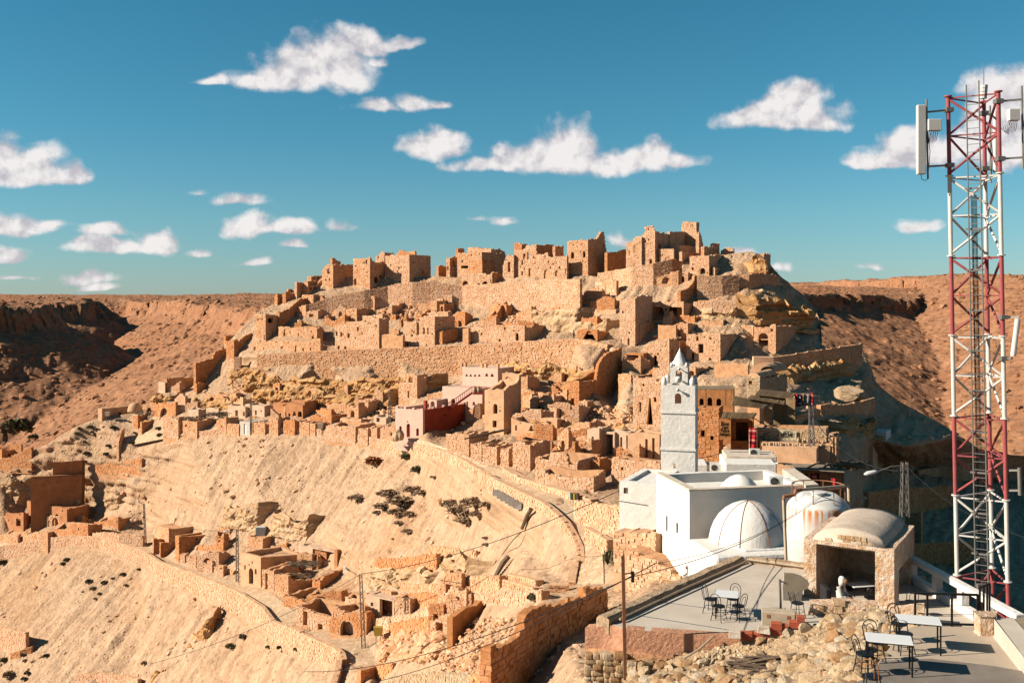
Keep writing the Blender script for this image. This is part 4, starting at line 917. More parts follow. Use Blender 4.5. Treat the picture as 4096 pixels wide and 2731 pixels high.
# right slope under the summit
house('A3',786,466,800,835,1018,'ruined vaulted hall with two great open arches',F=[(478,858,604,1012,'a'),(640,848,774,1008,'a')],FT=[(786,840),(700,832),(640,842),(605,870),(560,836),(500,840),(466,870)],RT=[(786,850),(800,860)],st='plaster',core='plaster',stones=False,depth=6,roof=True)
house('A3',330,186,492,810,1265,'tall pale tower house with slit windows left of the vaulted hall',F=[(195,1180,205,1250),(258,1180,278,1258,'a'),(230,1010,240,1020),(330-60,900,278,908)],RT=[(330,800),(400,770),(492,790)],core='plaster_pale',st='stone_pale')
house('A3',374,366,470,912,1010,'stepped inner wall of the vaulted hall',RT=[(374,915),(445,918),(470,935)],st='stone_red_shaded',roof=False,doff=-1)
house('A3',378,370,552,1035,1190,'lower storey with small arches under the vaulted hall',R=[(415,1050,442,1086),(388,1092,452,1186,'a'),(466,1105,496,1135,'t'),(492,1108,546,1182,'a')],core='plaster',stones=False,RT=[(378,1045),(552,1030)],doff=-1.5)
house('A3',718,550,726,1060,1205,'pitted front with a slim tall window',F=[(603,1078,627,1156,'a'),(565,1105,575,1116),(645,1118,655,1130),(718-8,1100,714,1115)],doff=-2)
house('A3',756,746,916,740,965,'curving shaded wall that climbs like a ramp',RT=[(756,742),(800,732),(850,690),(885,640),(892,592),(916,590)],roof=False,st='stone_red_shaded',depth=10)
house('A3',824,720,1192,1040,1152,'pale pillar with a long shaded wall to its right',RT=[(824,1046),(1192,1040)],st='stone',doff=-1)
house('A3',890,752,1030,970,1040,'two low shaded enclosures beside the vaulted hall',RT=[(890,1000),(930,970),(990,970),(1030,1030)],roof=False,st='stone_red_shaded')
house('A3',1130,815,1492,1148,1405,'large block with a broad shaded masonry flank',F=[(860,1320,886,1398),(1025,1368,1049,1411,'a'),(905,1160,928,1205),(1030,1175,1048,1195),(925,1235,972,1320),(1070,1215,1080,1228),(1060,1290,1070,1300)],FT=[(1130,1135),(1010,1135),(1008,1155),(930,1155),(815,1150)],RT=[(1130,1138),(1492,1132)],st='stone_pale')
house('A3',1440,1330,1452,1064,1135,'short pale wall end beside the shaded crag',st='stone_pale')
house('A3',1652,1450,2072,1075,1310,'house with a large black arched stable door',F=[(1490,1132,1582,1300,'a')],FT=[(1652,1055),(1600,1058),(1590,1080),(1450,1080)],RT=[(1652,1066),(1858,1058),(1870,1134),(2072,1136)])
house('A7',415,176,420,130,400,'pitted facade left of the spire with an arched doorway',F=[(268,285,300,378,'a'),(150,140,222,225),(225,270,232,280),(330,230,340,240),(375,190,385,205)],FT=[(415,130),(300,135),(176,230)],st='stone_pale',doff=-1)
house('A7',172,0,178,268,392,'dark stall framed in black steel on the slope',F=[(8,285,165,385)],core='core_red_shaded',stones=False,th=.3)
house('A7',418,76,425,470,940,'tall cracked facade directly left of the minaret',F=[(135,722,152,816),(206,690,262,934,'t'),(160,690,168,698),(290,560,298,570)],FT=[(418,390),(265,395),(260,490),(90,500),(76,470)],st='stone_pale')
house('A7',262,90,300,415,500,'roofless enclosure at the top of the cracked facade',F=[],FT=[(262,412),(180,450),(90,415)],roof=False,st='stone_red_shaded',doff=1)
house('A7',662,590,862,400,520,'shaded stone block with a dark arch right of the spire',F=[(594,430,652,512,'a')],RT=[(662,408),(835,392),(862,430)])
house('A7',1160,845,1168,370,500,'long low lit wall of big stones right of the spire',st='stone_pale',size=.6)
# ------------------------------------------------------------ left flank and the level of the upper path
house('A4',1262,1243,1615,390,700,'high shaded wall stepping up above two vaulted arches',R=[(1285,545,1368,606,'a'),(1398,545,1492,625,'a')],RT=[(1262,392),(1430,386),(1466,276),(1615,236)],FT=[(1262,390),(1243,396)],st='stone_red_shaded',core='core_red_shaded',roof=False)
house('A4',1272,1262,1455,608,690,'low shaded wall in front of the two vaulted arches',RT=[(1272,608),(1420,606),(1455,630)],st='stone_red_shaded',core='core_red_shaded',roof=False,doff=-2)
rwall('A4',[(1600,360,480),(1665,345,490),(1730,330,480)],'lit stone buttress beside the high shaded wall',st='stone_pale')
house('A4',1662,1582,1892,150,352,'rising shaded wall at the left end of the great wall',RT=[(1662,172),(1720,160),(1780,105),(1892,72)],FT=[(1662,165),(1582,165)],roof=False,st='stone_red_shaded')
house('A4',1575,1565,1710,110,160,'far shaded enclosure behind the rising wall',st='stone_red_shaded',d=depc('A4',1662,352)+9,found=5,roof=False)
house('A4',946,864,962,600,708,'small white box house on the rock outcrop',F=[(897,660,913,692,'a')],core='plaster_pale',stones=False,rag=.03)
house('A4',960,948,1240,560,692,'stone yard wall behind the small white house',RT=[(960,562),(1215,550),(1240,548)],roof=False,doff=2.5)
house('A4',282,240,600,874,998,'whitewashed shrine with two doors at the edge of the hill',R=[(334,920,368,986,'a'),(452,908,483,973),(408,930,418,940)],core='plaster',stones=False,rag=.03,name='domed_shrine')
def dome_on(parent, c, x0, x1, y0, y1, d, mat, name='dome', n=28, sharp=.9, prof=None):
    U0, V1 = P(c, x0, y1); U1, V0 = P(c, x1, y0); ctr = Wp((U0+U1)/2, V1, d); r = (U1-U0)/2/FX*d; h = (V1-V0)/FX*d
    pr = prof or [(math.cos(t)**sharp, math.sin(t)) for t in np.linspace(0, math.pi/2, 12)]
    mb = MB(); mb.lathe(ctr, [(max(a*r, 1e-5 if i == len(pr)-1 else 0), b*h) for i, (a, b) in enumerate(pr)], n); return mb.build(name, M[mat], parent, smooth=True)
shr = [o for o in COL.objects if o.name == 'domed_shrine'][0]
dome_on(shr, 'A4', 552, 698, 808, 905, depc('A4', 600, 985)+3, 'plaster')
house('A4',832,815,1128,848,942,'long low walled yard below the rock outcrop',RT=[(832,850),(1090,832),(1105,760),(1128,750)],roof=False,core='plaster',stones=False)
house('A4',658,610,922,945,1075,'dry stone pen with a brushwood edge, first above the stairs',RT=[(658,948),(800,955),(922,960)],roof=False,st='stone_red_shaded')
house('A4',700,690,925,1010,1110,'tumbled lower wall of the first pen',RT=[(700,1050),(800,1010),(925,1005)],roof=False,st='stone_red_shaded',doff=-1.5)
house('A4',1080,920,1135,965,1155,'stone house with a dark corner doorway beside the path',FT=[(1080,985),(1000,960),(920,950)],R=[(1088,1000,1126,1130)],st='stone_pale',doff=-.8)
house('A4',1276,1128,1470,1015,1142,'plastered room with a deep shaded yard',F=[(1150,1035,1172,1060,'a')],RT=[(1276,1015),(1400,975),(1470,985)],roof=False,doff=-.8)
house('A4',1290,1180,1372,880,992,'pale flat house behind the plastered room',F=[(1265,950,1295,980),(1222,955,1235,975)],core='plaster_pale',stones=False)
house('A4',1500,1370,1640,870,965,'whitewashed cave front with a dark door, left one',F=[(1545,900,1560,915)],R=[(1560,890,1600,950)],core='plaster_pale',stones=False,frontonly=True)
house('A4',1780,1600,1790,850,968,'whitewashed cave front with two dark doors',F=[(1675,890,1702,952),(1755,905,1775,950)],core='plaster_pale',stones=False,depth=3)
house('A4',1980,1790,1992,840,960,'cave front with a slanting shadowed porch',F=[(1800,905,1830,955,'t'),(1880,890,1900,940)],core='plaster_pale',stones=False,depth=3)
house('A4',1580,1480,1600,975,1125,'small stone pen with a lit pier',FT=[(1580,965),(1500,980),(1480,1010)],roof=False,depth=3)
house('A4',1712,1588,1720,1040,1132,'low square stone pen',roof=False,st='stone',depth=3.5,doff=-.6)
house('A4',1885,1590,1890,960,1010,'long pen wall behind the white door',FT=[(1885,955),(1700,1000),(1590,985)],roof=False,depth=2,doff=1.5,st='stone_red_shaded')
house('A4',1830,1720,1838,1015,1140,'cement kiosk with a white metal door by the path',F=[(1764,1034,1794,1139)],doors=[(1764,1034,1794,1139,'acbody')],core='concrete',stones=False,rag=0)
house('A4',1985,1838,1992,1030,1135,'low lit stone wall right of the white door',depth=2,roof=False)
house('A5',290,-20,300,800,975,'deep vaulted store with a row of triangular niches',F=[(0,915,38,970,'a'),(42,920,72,968,'o'),(80,905,132,980,'t'),(138,918,162,965,'o'),(172,905,232,980,'t'),(238,900,280,960,'a')],FT=[(290,830),(200,820),(-20,800)],core='brown',stones=False,depth=4)
rwall('A5',[(-45,870,1120),(-10,905,1120),(40,950,1125)],'pale sloping wall left of the niche store',core='plaster',st='stone_pale')
house('A5',30,-60,80,980,1130,'lit front below the niche store',F=[],roof=False,depth=3,doff=-.6)
house('A5',205,88,232,1000,1135,'stone pier beside a dark gap, second from the niche store',FT=[(205,985),(88,1000)],roof=False,st='stone_red_shaded',depth=3,doff=-.5)
house('A5',355,258,362,1020,1130,'broad lit pier with a doorway on either side',roof=False,depth=3,doff=-.5)
house('A5',420,365,425,1030,1130,'narrow pier before the litter box',roof=False,depth=3,doff=-.5)
house('A5',590,360,600,955,1080,'tumbled pen walls behind the piers',FT=[(590,950),(480,955),(430,930),(360,960)],roof=False,st='stone_red_shaded',depth=4,doff=2)
house('A5',840,532,846,1055,1212,'long lit wall of squared stone by the path',FT=[(840,1080),(700,1055),(532,1045)],roof=False,st='stone_pale',depth=5,doff=-.5)
house('A5',968,874,974,1080,1222,'lit wall piece between two tall dark doorways',FT=[(968,1090),(874,1075)],roof=False,st='stone_pale',depth=5,doff=-.5)
house('A5',1065,1006,1100,1075,1222,'short wall piece left of the last dark doorway',roof=False,st='stone_pale',depth=5,doff=-.5)
house('A5',1250,1102,1256,1040,1232,'wall piece touching the pink building',FT=[(1250,1030),(1180,1060),(1102,1070)],roof=False,st='stone_pale',depth=5,doff=-.5)
house('A5',900,680,905,985,1070,'barrel-roofed hut of dark brush behind the long wall',F=[(682,1000,706,1052,'a')],core='plaster',stones=False,depth=3,doff=1.5,name='hut')
house('A5',820,550,980,840,960,'caved-in house with a standing door frame',F=[(685,905,718,985),(585,910,618,980),(725,930,760,980)],FT=[(820,850),(700,815),(550,830)],roof=False,doff=1)
house('A5',975,890,985,800,935,'ruin front with a small arched window',F=[(912,808,940,868,'a'),(880,915,915,950,'a')],FT=[(975,810),(930,790),(890,810)],depth=3)
house('A5',1120,985,1130,745,830,'curving low wall above the arched window',FT=[(1120,720),(1000,770),(985,800)],roof=False,st='stone_red_shaded',depth=2)
house('A5',400,395,680,720,795,'smooth mud bank wall under the ledges',RT=[(400,735),(600,695),(680,690)],core='plaster',stones=False,roof=False,depth=9)
house('A5',1160,1030,1260,960,1050,'cave entrance behind the lattice mast',F=[(1060,940,1092,1010)],core='plaster_pale',stones=False,depth=3,doff=1)
house('A5',1484,1292,1660,540,765,'ruined cell with a row of arches along its broken top',F=[(1388,690,1404,760),(1310,700,1318,710),(1395,540,1440,598,'a')],FT=[(1484,520),(1380,505),(1375,590),(1292,610)],RT=[(1484,530),(1560,505),(1660,570)],R=[(1555,505,1608,548,'a')],st='stone_pale',roof=False)
# pale house and shaded walls right of the pink building
house('A6',562,362,742,540,980,'tall pale plastered house with an arched upper window',F=[(452,692,495,794,'a'),(445,868,486,936),(520,720,528,728),(405,720,412,728)],FT=[(562,545),(480,540),(362,545)],RT=[(562,530),(700,470),(742,380)],core='plaster',st='stone',stones=False)
house('A6',742,545,800,375,520,'lit front with a wide dark arch above the pale house',F=[(570,408,646,505,'a'),(690,470,706,482)],RT=[(742,370),(800,370)],core='plaster',stones=False,doff=1)
rwall('A6',[(735,600,680),(780,590,690),(830,580,640)],'stub of wall on the rubble right of the pale house',st='stone_pale')
house('A6',875,745,1100,570,720,'heaped ruin with a dark red broken wall',FT=[(875,560),(800,575),(745,600)],RT=[(875,575),(980,560),(1100,630)],roof=False,st='stone_red_shaded')
house('A6',1348,1240,1795,460,700,'great shaded wall rising diagonally to the long retaining wall',F=[(1262,635,1296,775),(1242,680,1256,775)],R=[(1675,400,1685,412)],RT=[(1348,456),(1530,448),(1560,262),(1640,165),(1720,140),(1795,106)],FT=[(1348,452),(1240,470)],st='stone_red_shaded',core='core_red_shaded',roof=False,found=6)
house('A6',1530,1290,1545,375,452,'roofless court with arches on top of the great shaded wall',F=[(1300,402,1370,450,'a'),(1378,390,1405,415,'o'),(1412,392,1485,448,'a')],core='plaster',stones=False,roof=False,doff=2,depth=4)
house('A6',1432,1355,1440,660,785,'squared pier at the foot of the great shaded wall',roof=False,depth=2,st='stone_pale')
# dwellings under the rock behind the front row
house('A6',1100,640,1110,860,990,'white cave front with a leaning buttress',F=[(680,915,700,970),(820,920,880,975,'t'),(1010,910,1050,965,'a')],FT=[(1100,960),(1000,880),(800,900),(640,840)],core='plaster',stones=False,depth=3)
house('A6',1560,1436,1600,960,1240,'pale cave facade with a slit door and a hanging ledge',F=[(1480,1035,1502,1190),(1348,1000,1440,1100)],core='plaster_pale',stones=False,depth=3,doff=-1)
house('A6',1720,1562,1726,985,1236,'wide alcove of orange plaster between two pale pillars',F=[(1568,990,1706,1232)],core='plaster_pale',stones=False,depth=2.6,doff=-1)
house('A6',1868,1722,1872,985,1240,'pale pillar wall with a tall slit, right of the orange alcove',F=[(1778,1040,1800,1225),(1842,1020,1858,1200)],core='plaster_pale',stones=False,depth=3,doff=-1)
house('A6',2190,1870,2200,1010,1290,'lit cave front with two tall slits left of the minaret foot',F=[(2040,1060,2066,1252),(2112,1050,2138,1262)],core='plaster',stones=False,depth=3,doff=-1)
cliffband('A6',[(640,820,900),(900,840,920),(1150,850,930),(1400,900,980),(1700,930,990),(1900,960,1010),(2150,950,1030)],'overhanging rock shelf above the cave fronts',size=1.7,prot=(.2,1.3),doff=-1)
house('A6',2020,1805,2030,1180,1290,'curved red stone heap with a dark hollow',FT=[(2020,1130),(1920,1150),(1805,1230)],roof=False,st='stone_red_shaded',depth=3,doff=-1)
# front row of ruined shops by the upper path
FR=[(60,-40,75,1010,1205,'first ruined shop front left of the timber roof'),(196,68,214,1015,1240,'second ruined shop front, beside a pale door jamb'),(328,218,350,1105,1285,'third ruined shop front under the timber roof'),
    (488,342,526,1135,1325,'fourth ruined shop front with a thick right jamb'),(612,530,650,1160,1345,'fifth ruined shop front, a narrow pier'),(836,656,892,1120,1385,'sixth ruined shop front, tall with a stepped right jamb')]
for xc,xl,xr,yt,yb,lb in FR: house('A6',xc,xl,xr,yt,yb,lb,roof=False,st='stone_pale',doff=-.5,depth=4.5,rag=.22,size=.32)
house('A6',1330,895,1345,1290,1480,'seventh ruined shop front, broad with a gap-toothed top',FT=[(1330,1330),(1230,1330),(1225,1220),(1050,1200),(1040,1290),(895,1240)],roof=False,st='stone_pale',doff=-.5,depth=5,rag=.2,size=.32)
house('A6',1480,1050,1500,1090,1250,'back wall of the broad ruined shop',FT=[(1480,1210),(1400,1080),(1100,1130),(1050,1200)],roof=False,st='stone_red_shaded',doff=2,depth=2,size=.32)
house('A6',1560,1440,1690,1260,1440,'ruined corner with a shaded stone jamb',FT=[(1560,1300),(1500,1270),(1440,1330)],RT=[(1560,1250),(1690,1270)],roof=False,st='stone_red_shaded',doff=-.5,size=.32)
house('A6',2195,1692,2210,1330,1500,'long lit wall between the ruined shops and the mosque',FT=[(2195,1300),(2000,1290),(1692,1270)],roof=False,st='stone_pale',doff=-.8,depth=3,size=.32)
house('A6',1500,900,1560,1440,1590,'broad lit base wall of the ruined shops above the bench',FT=[(1500,1450),(1300,1480),(900,1380)],roof=False,st='stone_pale',doff=-1.2,depth=2.5,size=.32)
# roofless back walls and timbers of that row
for k,(x0,y0,x1,y1,lb) in enumerate([(150,1060,420,985,'timber roof poles over the third ruined shop'),(800,1110,1000,1100,'fallen roof beam across the sixth ruined shop'),(1080,1195,1400,1165,'charred roof beam on the broad ruined shop'),(760,1050,900,1080,'broken poles on the row of ruined shops')]):
    d0=depc('A6',(x0+x1)/2,1330)+1.5; a=Wp(*P('A6',x0,y0),d0); b=Wp(*P('A6',x1,y1),d0+2.0)
    t=thing('roof_timber',lb,'timber',a); 
    for j in range(9 if k==0 else 3):
        o=Vector((.28*j*(1 if k==0 else .5),.4*j,random.uniform(-.05,.12))); mb=MB(); mb.tube([a+o,(a+b)/2+o+Vector((0,0,random.uniform(-.1,.05))),b+o+Vector((random.uniform(-.4,.6),0,random.uniform(-.1,.1)))],random.uniform(.07,.12),6); mb.build('pole',M['wood'],t)

# ------------------------------------------------------------ lower left
house('B1',322,312,886,540,835,'large brown plastered house with an open arched loft',R=[(657,665,693,722),(440,605,462,628),(590,583,606,600),(722,578,734,600),(795,585,804,598),(720,692,730,706),(370,610,382,622),(512,596,536,610)],RT=[(322,562),(886,525)],core='brown',stones=False,rag=.05,doff=-10,yaw=66,found=9)
house('B1',552,545,888,388,560,'arched loft on the roof of the brown house',R=[(585,425,722,532,'a'),(758,425,836,522,'a')],RT=[(552,396),(888,362)],core='brown',stones=False,rag=.08,d=depc('B1',322,835)-7.5,found=3,roof=True,depth=None,yaw=66)
house('B1',900,888,1080,425,660,'shaded yard wall right of the brown house',RT=[(900,430),(1010,425),(1080,440)],roof=False,st='stone_red_shaded',doff=0,yaw=66)
rwall('B1',[(1000,420,470),(1230,385,450),(1480,350,400)],'dry stone wall climbing from the brown house to the stairs',st='stone_red_shaded')
rwall('B1',[(1240,190,360),(1262,90,240),(1300,20,120)],'narrow stair wall down the left shoulder',st='stone_pale')
house('B1',245,35,300,930,1105,'small whitewashed stable with a square dark door',F=[(168,982,216,1052)],FT=[(245,915),(150,920),(35,945)],core='brown',stones=False)
house('B1',700,282,720,875,1060,'brown cave house with two tall doorways',F=[(412,935,465,1046),(575,930,616,1052,'a'),(258,918,300,980)],core='brown',stones=False,depth=5)
house('B1',500,0,512,1120,1290,'stone yard house with an arched door at the left edge',F=[(190,1140,240,1268,'a')],FT=[(500,1118),(280,1125),(200,1110),(0,1150)],st='stone',roof=False,depth=4,doff=-.5)
house('B1',920,538,962,1060,1225,'rough red stone wall right of the left yard house',FT=[(920,1035),(730,1045),(720,1080),(540,1095)],roof=False,st='stone_red_shaded',depth=3,doff=-.5)
house('B1',1235,985,1300,985,1090,'collapsed hut with a dark hole on the slope',F=[(1230-10,1000,1234,1030)],FT=[(1235,960),(1100,1000),(985,1010)],roof=False,st='stone_red_shaded',depth=3)
rwall('B1',[(960,1130,1200),(1060,1122,1240),(1250,1135,1262),(1490,1160,1275)],'lit dry stone wall beside the lower path',st='stone_pale')
house('B1',1766,1622,2268,1080,1300,'stone house with a pale screed roof, rear one of the pair',RT=[(1766,1085),(2268,1050)],FT=[(1766,1085),(1622,1050)],roof=.1,st='stone',rag=.04,yaw=56,doff=-.8)
house('B1',1872,1836,2258,1165,1390,'stone house with a smooth shaded flank, front one of the pair',RT=[(1872,1172),(2230,1140),(2232,1120),(2258,1125)],FT=[(1872,1172),(1836,1150)],st='stone_red_shaded',core='core_red_shaded',rag=.04,doff=-1.5,yaw=56)
for k,(x0,x1,y0,y1,lb) in enumerate([(1600,1692,1190,1335,'left wedge-shaped buttress of the front stone house'),(1672,1812,1225,1368,'right wedge-shaped buttress of the front stone house')]):
    house('B1',x0+8,x0,x1,y0,y1,lb,RT=[(x0+8,y1-40),(x0+40,y0+20),(x1-20,y0),(x1,y0+30)],roof=False,st='stone_red_shaded',core='core_red_shaded',depth=2.6,name='buttress',cat='buttress',doff=-1,yaw=56)
for k,(x0,x1,y0,y1,lb) in enumerate([(1880,1948,1345,1435,'first'),(1952,2066,1372,1488,'second'),(2072,2236,1420,1530,'third'),(2240,2352,1475,1575,'fourth')]):
    house('B1',x1-18,x0,x1,y0,y1-10,lb+' section of the low parapet before the lower houses, counted from the left',roof=False,st='stone_pale',depth=.8,rag=.04,name='parapet_section',cat='wall',found=1.5,size=.28,FT=[(x1-18,y0+(x1-x0)*.33),(x0,y0)],doff=-.6)
house('B1',2400,2262,2500,1085,1230,'dark open shed behind the pair of stone houses',F=[(2275,1130,2380,1235)],core='core',stones=True,depth=4,doff=1)
house('B3',1042,852,1430,652,915,'plastered house with a tall arched door on the lower path',F=[(930,762,971,900,'a'),(887,730,901,766),(985,766,1003,810)],FT=[(1042,655),(852,605)],RT=[(1042,655),(1430,625)],core='plaster',stones=False,rag=.02,doff=-.8,yaw=42)
house('B3',1290,1130,1300,565,620,'little stub on the roof of the arched-door house',d=depc('B3',1042,915)+7,core='plaster',stones=False,found=.6,depth=.6,roof=False,FT=[(1290,595),(1160,560),(1130,565)])
house('B3',1060,915,1075,480,612,'small square stone hut with a cement slab roof',core='core',st='stone',doff=0,depth=4)
house('B3',1762,1758,2005,590,725,'shaded stepped wall above the pens',RT=[(1762,655),(1790,650),(1795,610),(1860,590),(1975,582),(2005,690)],roof=False,core='brown',stones=False,depth=9)
house('B3',1750,1400,1760,600,690,'shallow cave mouth left of the stepped wall',F=[(1530,610,1750,670)],core='plaster_pale',stones=False,depth=3,doff=1)
house('B3',1165,1058,1230,770,960,'ruined shop front right of the arched-door house',F=[(1085,805,1108,950)],FT=[(1165,790),(1058,765)],roof=False,st='stone_pale',depth=5,size=.32,doff=-.5)
house('B3',1300,1172,1535,835,1010,'stone pen roofed with dark branches',RT=[(1300,865),(1535,870)],roof=.05,st='stone',size=.32,doff=-.5)
house('B3',1600,1530,1950,880,940,'long dry stone wall running up behind the pens',RT=[(1600,870),(1700,800),(1850,740),(1950,715)],roof=False,st='stone_red_shaded',size=.34,depth=16)
house('B3',1500,1255,1980,1010,1120,'low stone pen with tumbled walls',FT=[(1500,1080),(1255,1010)],RT=[(1500,1070),(1600,1000),(1800,980),(1980,960)],roof=False,st='stone_red_shaded',size=.34)
house('B3',1720,1375,1940,1180,1330,'lit roadside wall with a dark doorway',F=[(1440,1125,1480,1290),(1580,1285,1622,1330)],FT=[(1720,1215),(1500,1150),(1375,1100)],roof=False,st='stone_pale',size=.32,doff=-.5)
house('B3',1990,1800,2010,1240,1340,'short roadside wall before the lamp mast',FT=[(1990,1230),(1800,1220)],roof=False,st='stone_pale',size=.32,depth=1,doff=-.5)
house('B3',2296,2035,2310,1055,1215,'whitewashed cave dwelling under the pale cliff',F=[(2160,1060,2280,1205),(2075,1080,2100,1110)],core='plaster_pale',stones=False,depth=3,rag=.1)
house('B5',665,548,672,530,640,'square stone block beside the whitewashed cave',st='stone_pale',roof=False,size=.3,depth=2)
rwall('B5',[(130,690,750),(380,680,740),(700,630,700),(1080,540,620)],'long tumbled wall above the rubble heap',st='stone_pale',size=.34)
rwall('B5',[(500,720,800),(730,670,780),(850,660,790)],'stone bank left of the rubble heap',st='stone_red_shaded',size=.34)
house('B5',1000,985,1258,650,890,'freestanding plaster wall, broken and leaning on the slope',RT=[(1000,665),(1100,600),(1230,532),(1258,570)],R=[(1215,640,1250,690,'a')],roof=False,core='plaster_orange',stones=False,depth=None,back=False)
rwall('B5',[(845,620,690),(950,590,680),(1060,575,650)],'short red wall behind the freestanding plaster wall',st='stone_red_shaded',size=.3)
rwall('B5',[(280,1080,1176),(400,1040,1120),(530,1020,1080)],'shaded stone bank beside the path bend',st='stone_red_shaded',size=.34)
rwall('B5',[(500,1140,1200),(900,1100,1160),(1150,1120,1180)],'low rubble terrace at the foot of the slope',st='stone_near',size=.36)
# the big orange wall in the near slope
OW=house('B5',1300,1288,2212,900,1240,'big orange stone wall stepping down the near slope',RT=[(1300,990),(1345,930),(1420,870),(1480,860),(1560,760),(1570,650),(1640,590),(1800,570),(2040,500),(2050,435),(2200,430)],roof=False,st='stone_red_shaded',core='plaster_orange',d=49,size=.42,depth=None,back=False,rag=.12,found=5,name='stone_wall',cat='wall',yaw=30)
rwall('B5',[(1140,1120,1200,52),(1290,1105,1200,50)],'low red stone footing left of the big orange wall',st='stone_red_shaded',size=.3)
rwall('B5',[(2110,640,720,60),(2215,690,790,57),(2260,700,800,55)],'small curved kerb at the far end of the orange wall',st='stone_pale',size=.3)
# far left ruins in the valley
house('B1',20,-60,220,250,330,'low arcaded ruin at the left edge beyond the slope',R=[(20,290,60,330,'t'),(70,290,120,330,'t')],RT=[(20,265),(220,255)],core='core_red_shaded',stones=True,st='stone_red_shaded',roof=False,doff=2)
rwall('B1',[(-60,240,330),(100,215,300),(220,205,260)],'upper wall of the ruin at the left edge',st='stone_red_shaded',doff=5)
rwall('B1',[(-60,370,430),(120,330,400),(330,230,300)],'lower wall of the ruin at the left edge',st='stone_red_shaded',doff=-.5)
rwall('B2',[(0,985,1200),(120,1010,1240),(270,1040,1260)],'curved stone retaining wall low on the left',st='stone_pale',size=.36)
rwall('B2',[(110,1260,1310),(210,1230,1290),(330,1190,1240)],'small red kerb wall low on the left',st='stone_red_shaded',size=.32,cap='plaster')
rwall('B2',[(790,1480,1568),(1000,1470,1560),(1300,1490,1580),(1440,1530,1600)],'stone wall showing at the bottom edge of the slope',st='stone_pale',size=.34)
# shaded ruins at the right, below the crag
house('A8',40,-20,150,1170,1260,'lit stump wall beside the artisan terrace',F=[],st='stone_pale',roof=False)
house('A8',640,505,650,1110,1190,'white patch wall of a cave in the shade',core='white',stones=False,depth=3,rag=.05,found=.4)
house('A8',500,260,510,1120,1255,'shaded cave front with two doors',F=[(372,1165,418,1255,'a'),(255,1175,300,1240)],core='plaster_pale',stones=False,depth=3)
house('A8',690,350,700,1330,1540,'plain shaded house below the crag',FT=[(690,1310),(520,1350),(350,1400)],R=[(500,1435,518,1475)],core='brown',stones=False)
house('A8',900,620,985,1290,1560,'ruined stone house with a broken gable in the right valley',FT=[(900,1345),(800,1300),(720,1270),(640,1160),(620,1170)],RT=[(900,1350),(985,1440)],roof=False,st='stone')
house('A8',1340,1000,1350,1220,1500,'tall ruined walls behind the mast in the right valley',FT=[(1340,1190),(1230,1200),(1210,1260),(1000,1285)],roof=False,st='stone')
house('A8',1330,950,1400,1175,1230,'flat plank roof among the right valley ruins',core='plank',stones=False,rag=.05,doff=5)
rwall('A8',[(980,1520,1580),(1200,1480,1560),(1440,1430,1500),(1900,1360,1450)],'lit stone wall crossing behind the mast',st='stone',size=.34)
rwall('B8',[(430,20,130),(560,5,110),(690,0,105),(820,-10,90)],'long shaded terrace wall behind the tank',st='stone_red_shaded',size=.34)
rwall('B8',[(600,120,200),(670,112,260)],'lit stone pier behind the vaulted shelter',st='stone',size=.34)
rwall('B8',[(640,260,350),(760,255,350),(900,250,350)],'dark stone wall below the shaded terrace',st='stone_red_shaded',size=.34)

cliffband('B2',[(1880,1110,1190),(2010,1010,1100),(2120,990,1130),(2230,900,1040),(2340,790,930)],'eroded dark bank of the gully below the lower path',size=1.6)
cliffband('B2',[(1480,1500,1560),(1640,1420,1500),(1800,1330,1420)],'small eroded bank near the bottom edge',size=1.2)
# ------------------------------------------------------------ mosque and its white neighbours
def solid(c, xc, xl, xr, yt, yb, d, yaw, mat, parent=None, name='block', depth=None, bevel=.12, found=2.0, top_in=0, rough=0):
    U, V = P(c, xc, yb); O = Wp(U, V, d); y = math.radians(yaw)
    nF = (-math.sin(y), -math.cos(y)); eL = Vector((-math.cos(y), math.sin(y), 0)); eR = Vector((math.sin(y), math.cos(y), 0)); nR = (math.cos(y), -math.sin(y))
    pf = Plane(O, eL, nF); pr = Plane(O, eR, nR); Ll = pf.sz(P(c, xl, yb)[0], V)[0]; Lr = depth or pr.sz(P(c, xr, yb)[0], V)[0]
    zt = pf.sz(*P(c, xc, yt))[1]; h = (zt-O.z+found)/2
    mb = MB(); n = 5
    ctr = O+eL*Ll/2+eR*Lr/2; mb.box(Vector((ctr.x, ctr.y, O.z-found+h)), (Ll/2, Lr/2, h), (eL, eR, Vector((0, 0, 1))))
    o = mb.build(name, M[mat], parent, bevel=bevel); return o, pf, pr, Ll, Lr, zt
mq, pf, pr, Ll, Lr = house('B6', 765, 482, 1790, 345, 1050, 'whitewashed mosque block with a parapeted flat roof and shaded long wall', F=[(565,565,578,690),(652,625,668,705)], core='white', stones=False, rag=.03, yaw=79, d=62, th=.5, roof=.75, found=4, name='mosque', cat='mosque')
dome_on(mq, 'B6', 1020, 1365, 208, 345, 66, 'white', prof=[(1.0, -.3), (1, 0), (.93, .2), (.82, .42), (.66, .64), (.47, .83), (.26, .95), (.1, .995), (0, 1)])
zt_ = pf.sz(*P('B6', 765, 345))[1]
for (pl, L) in ((pf, Ll), (pr, Lr)):          # worn ochre coping on the parapets
    mb = MB(); mb.box(pl.at(L/2, zt_+.02, -.25), (L/2+.03, .27, .05), (pl.e, pl.n, Vector((0, 0, 1))), jit=.02); mb.build('coping', M['white_old'], mq)
md = thing('domed_tomb', 'large white ribbed dome on a stepped whitewashed base', 'dome', Wp(*P('B6', 1270, 960), 58))
solid('B6', 990, 745, 1400, 915, 1100, 55.5, 79, 'white', md, 'base_step', depth=6.5, bevel=.2, found=3)
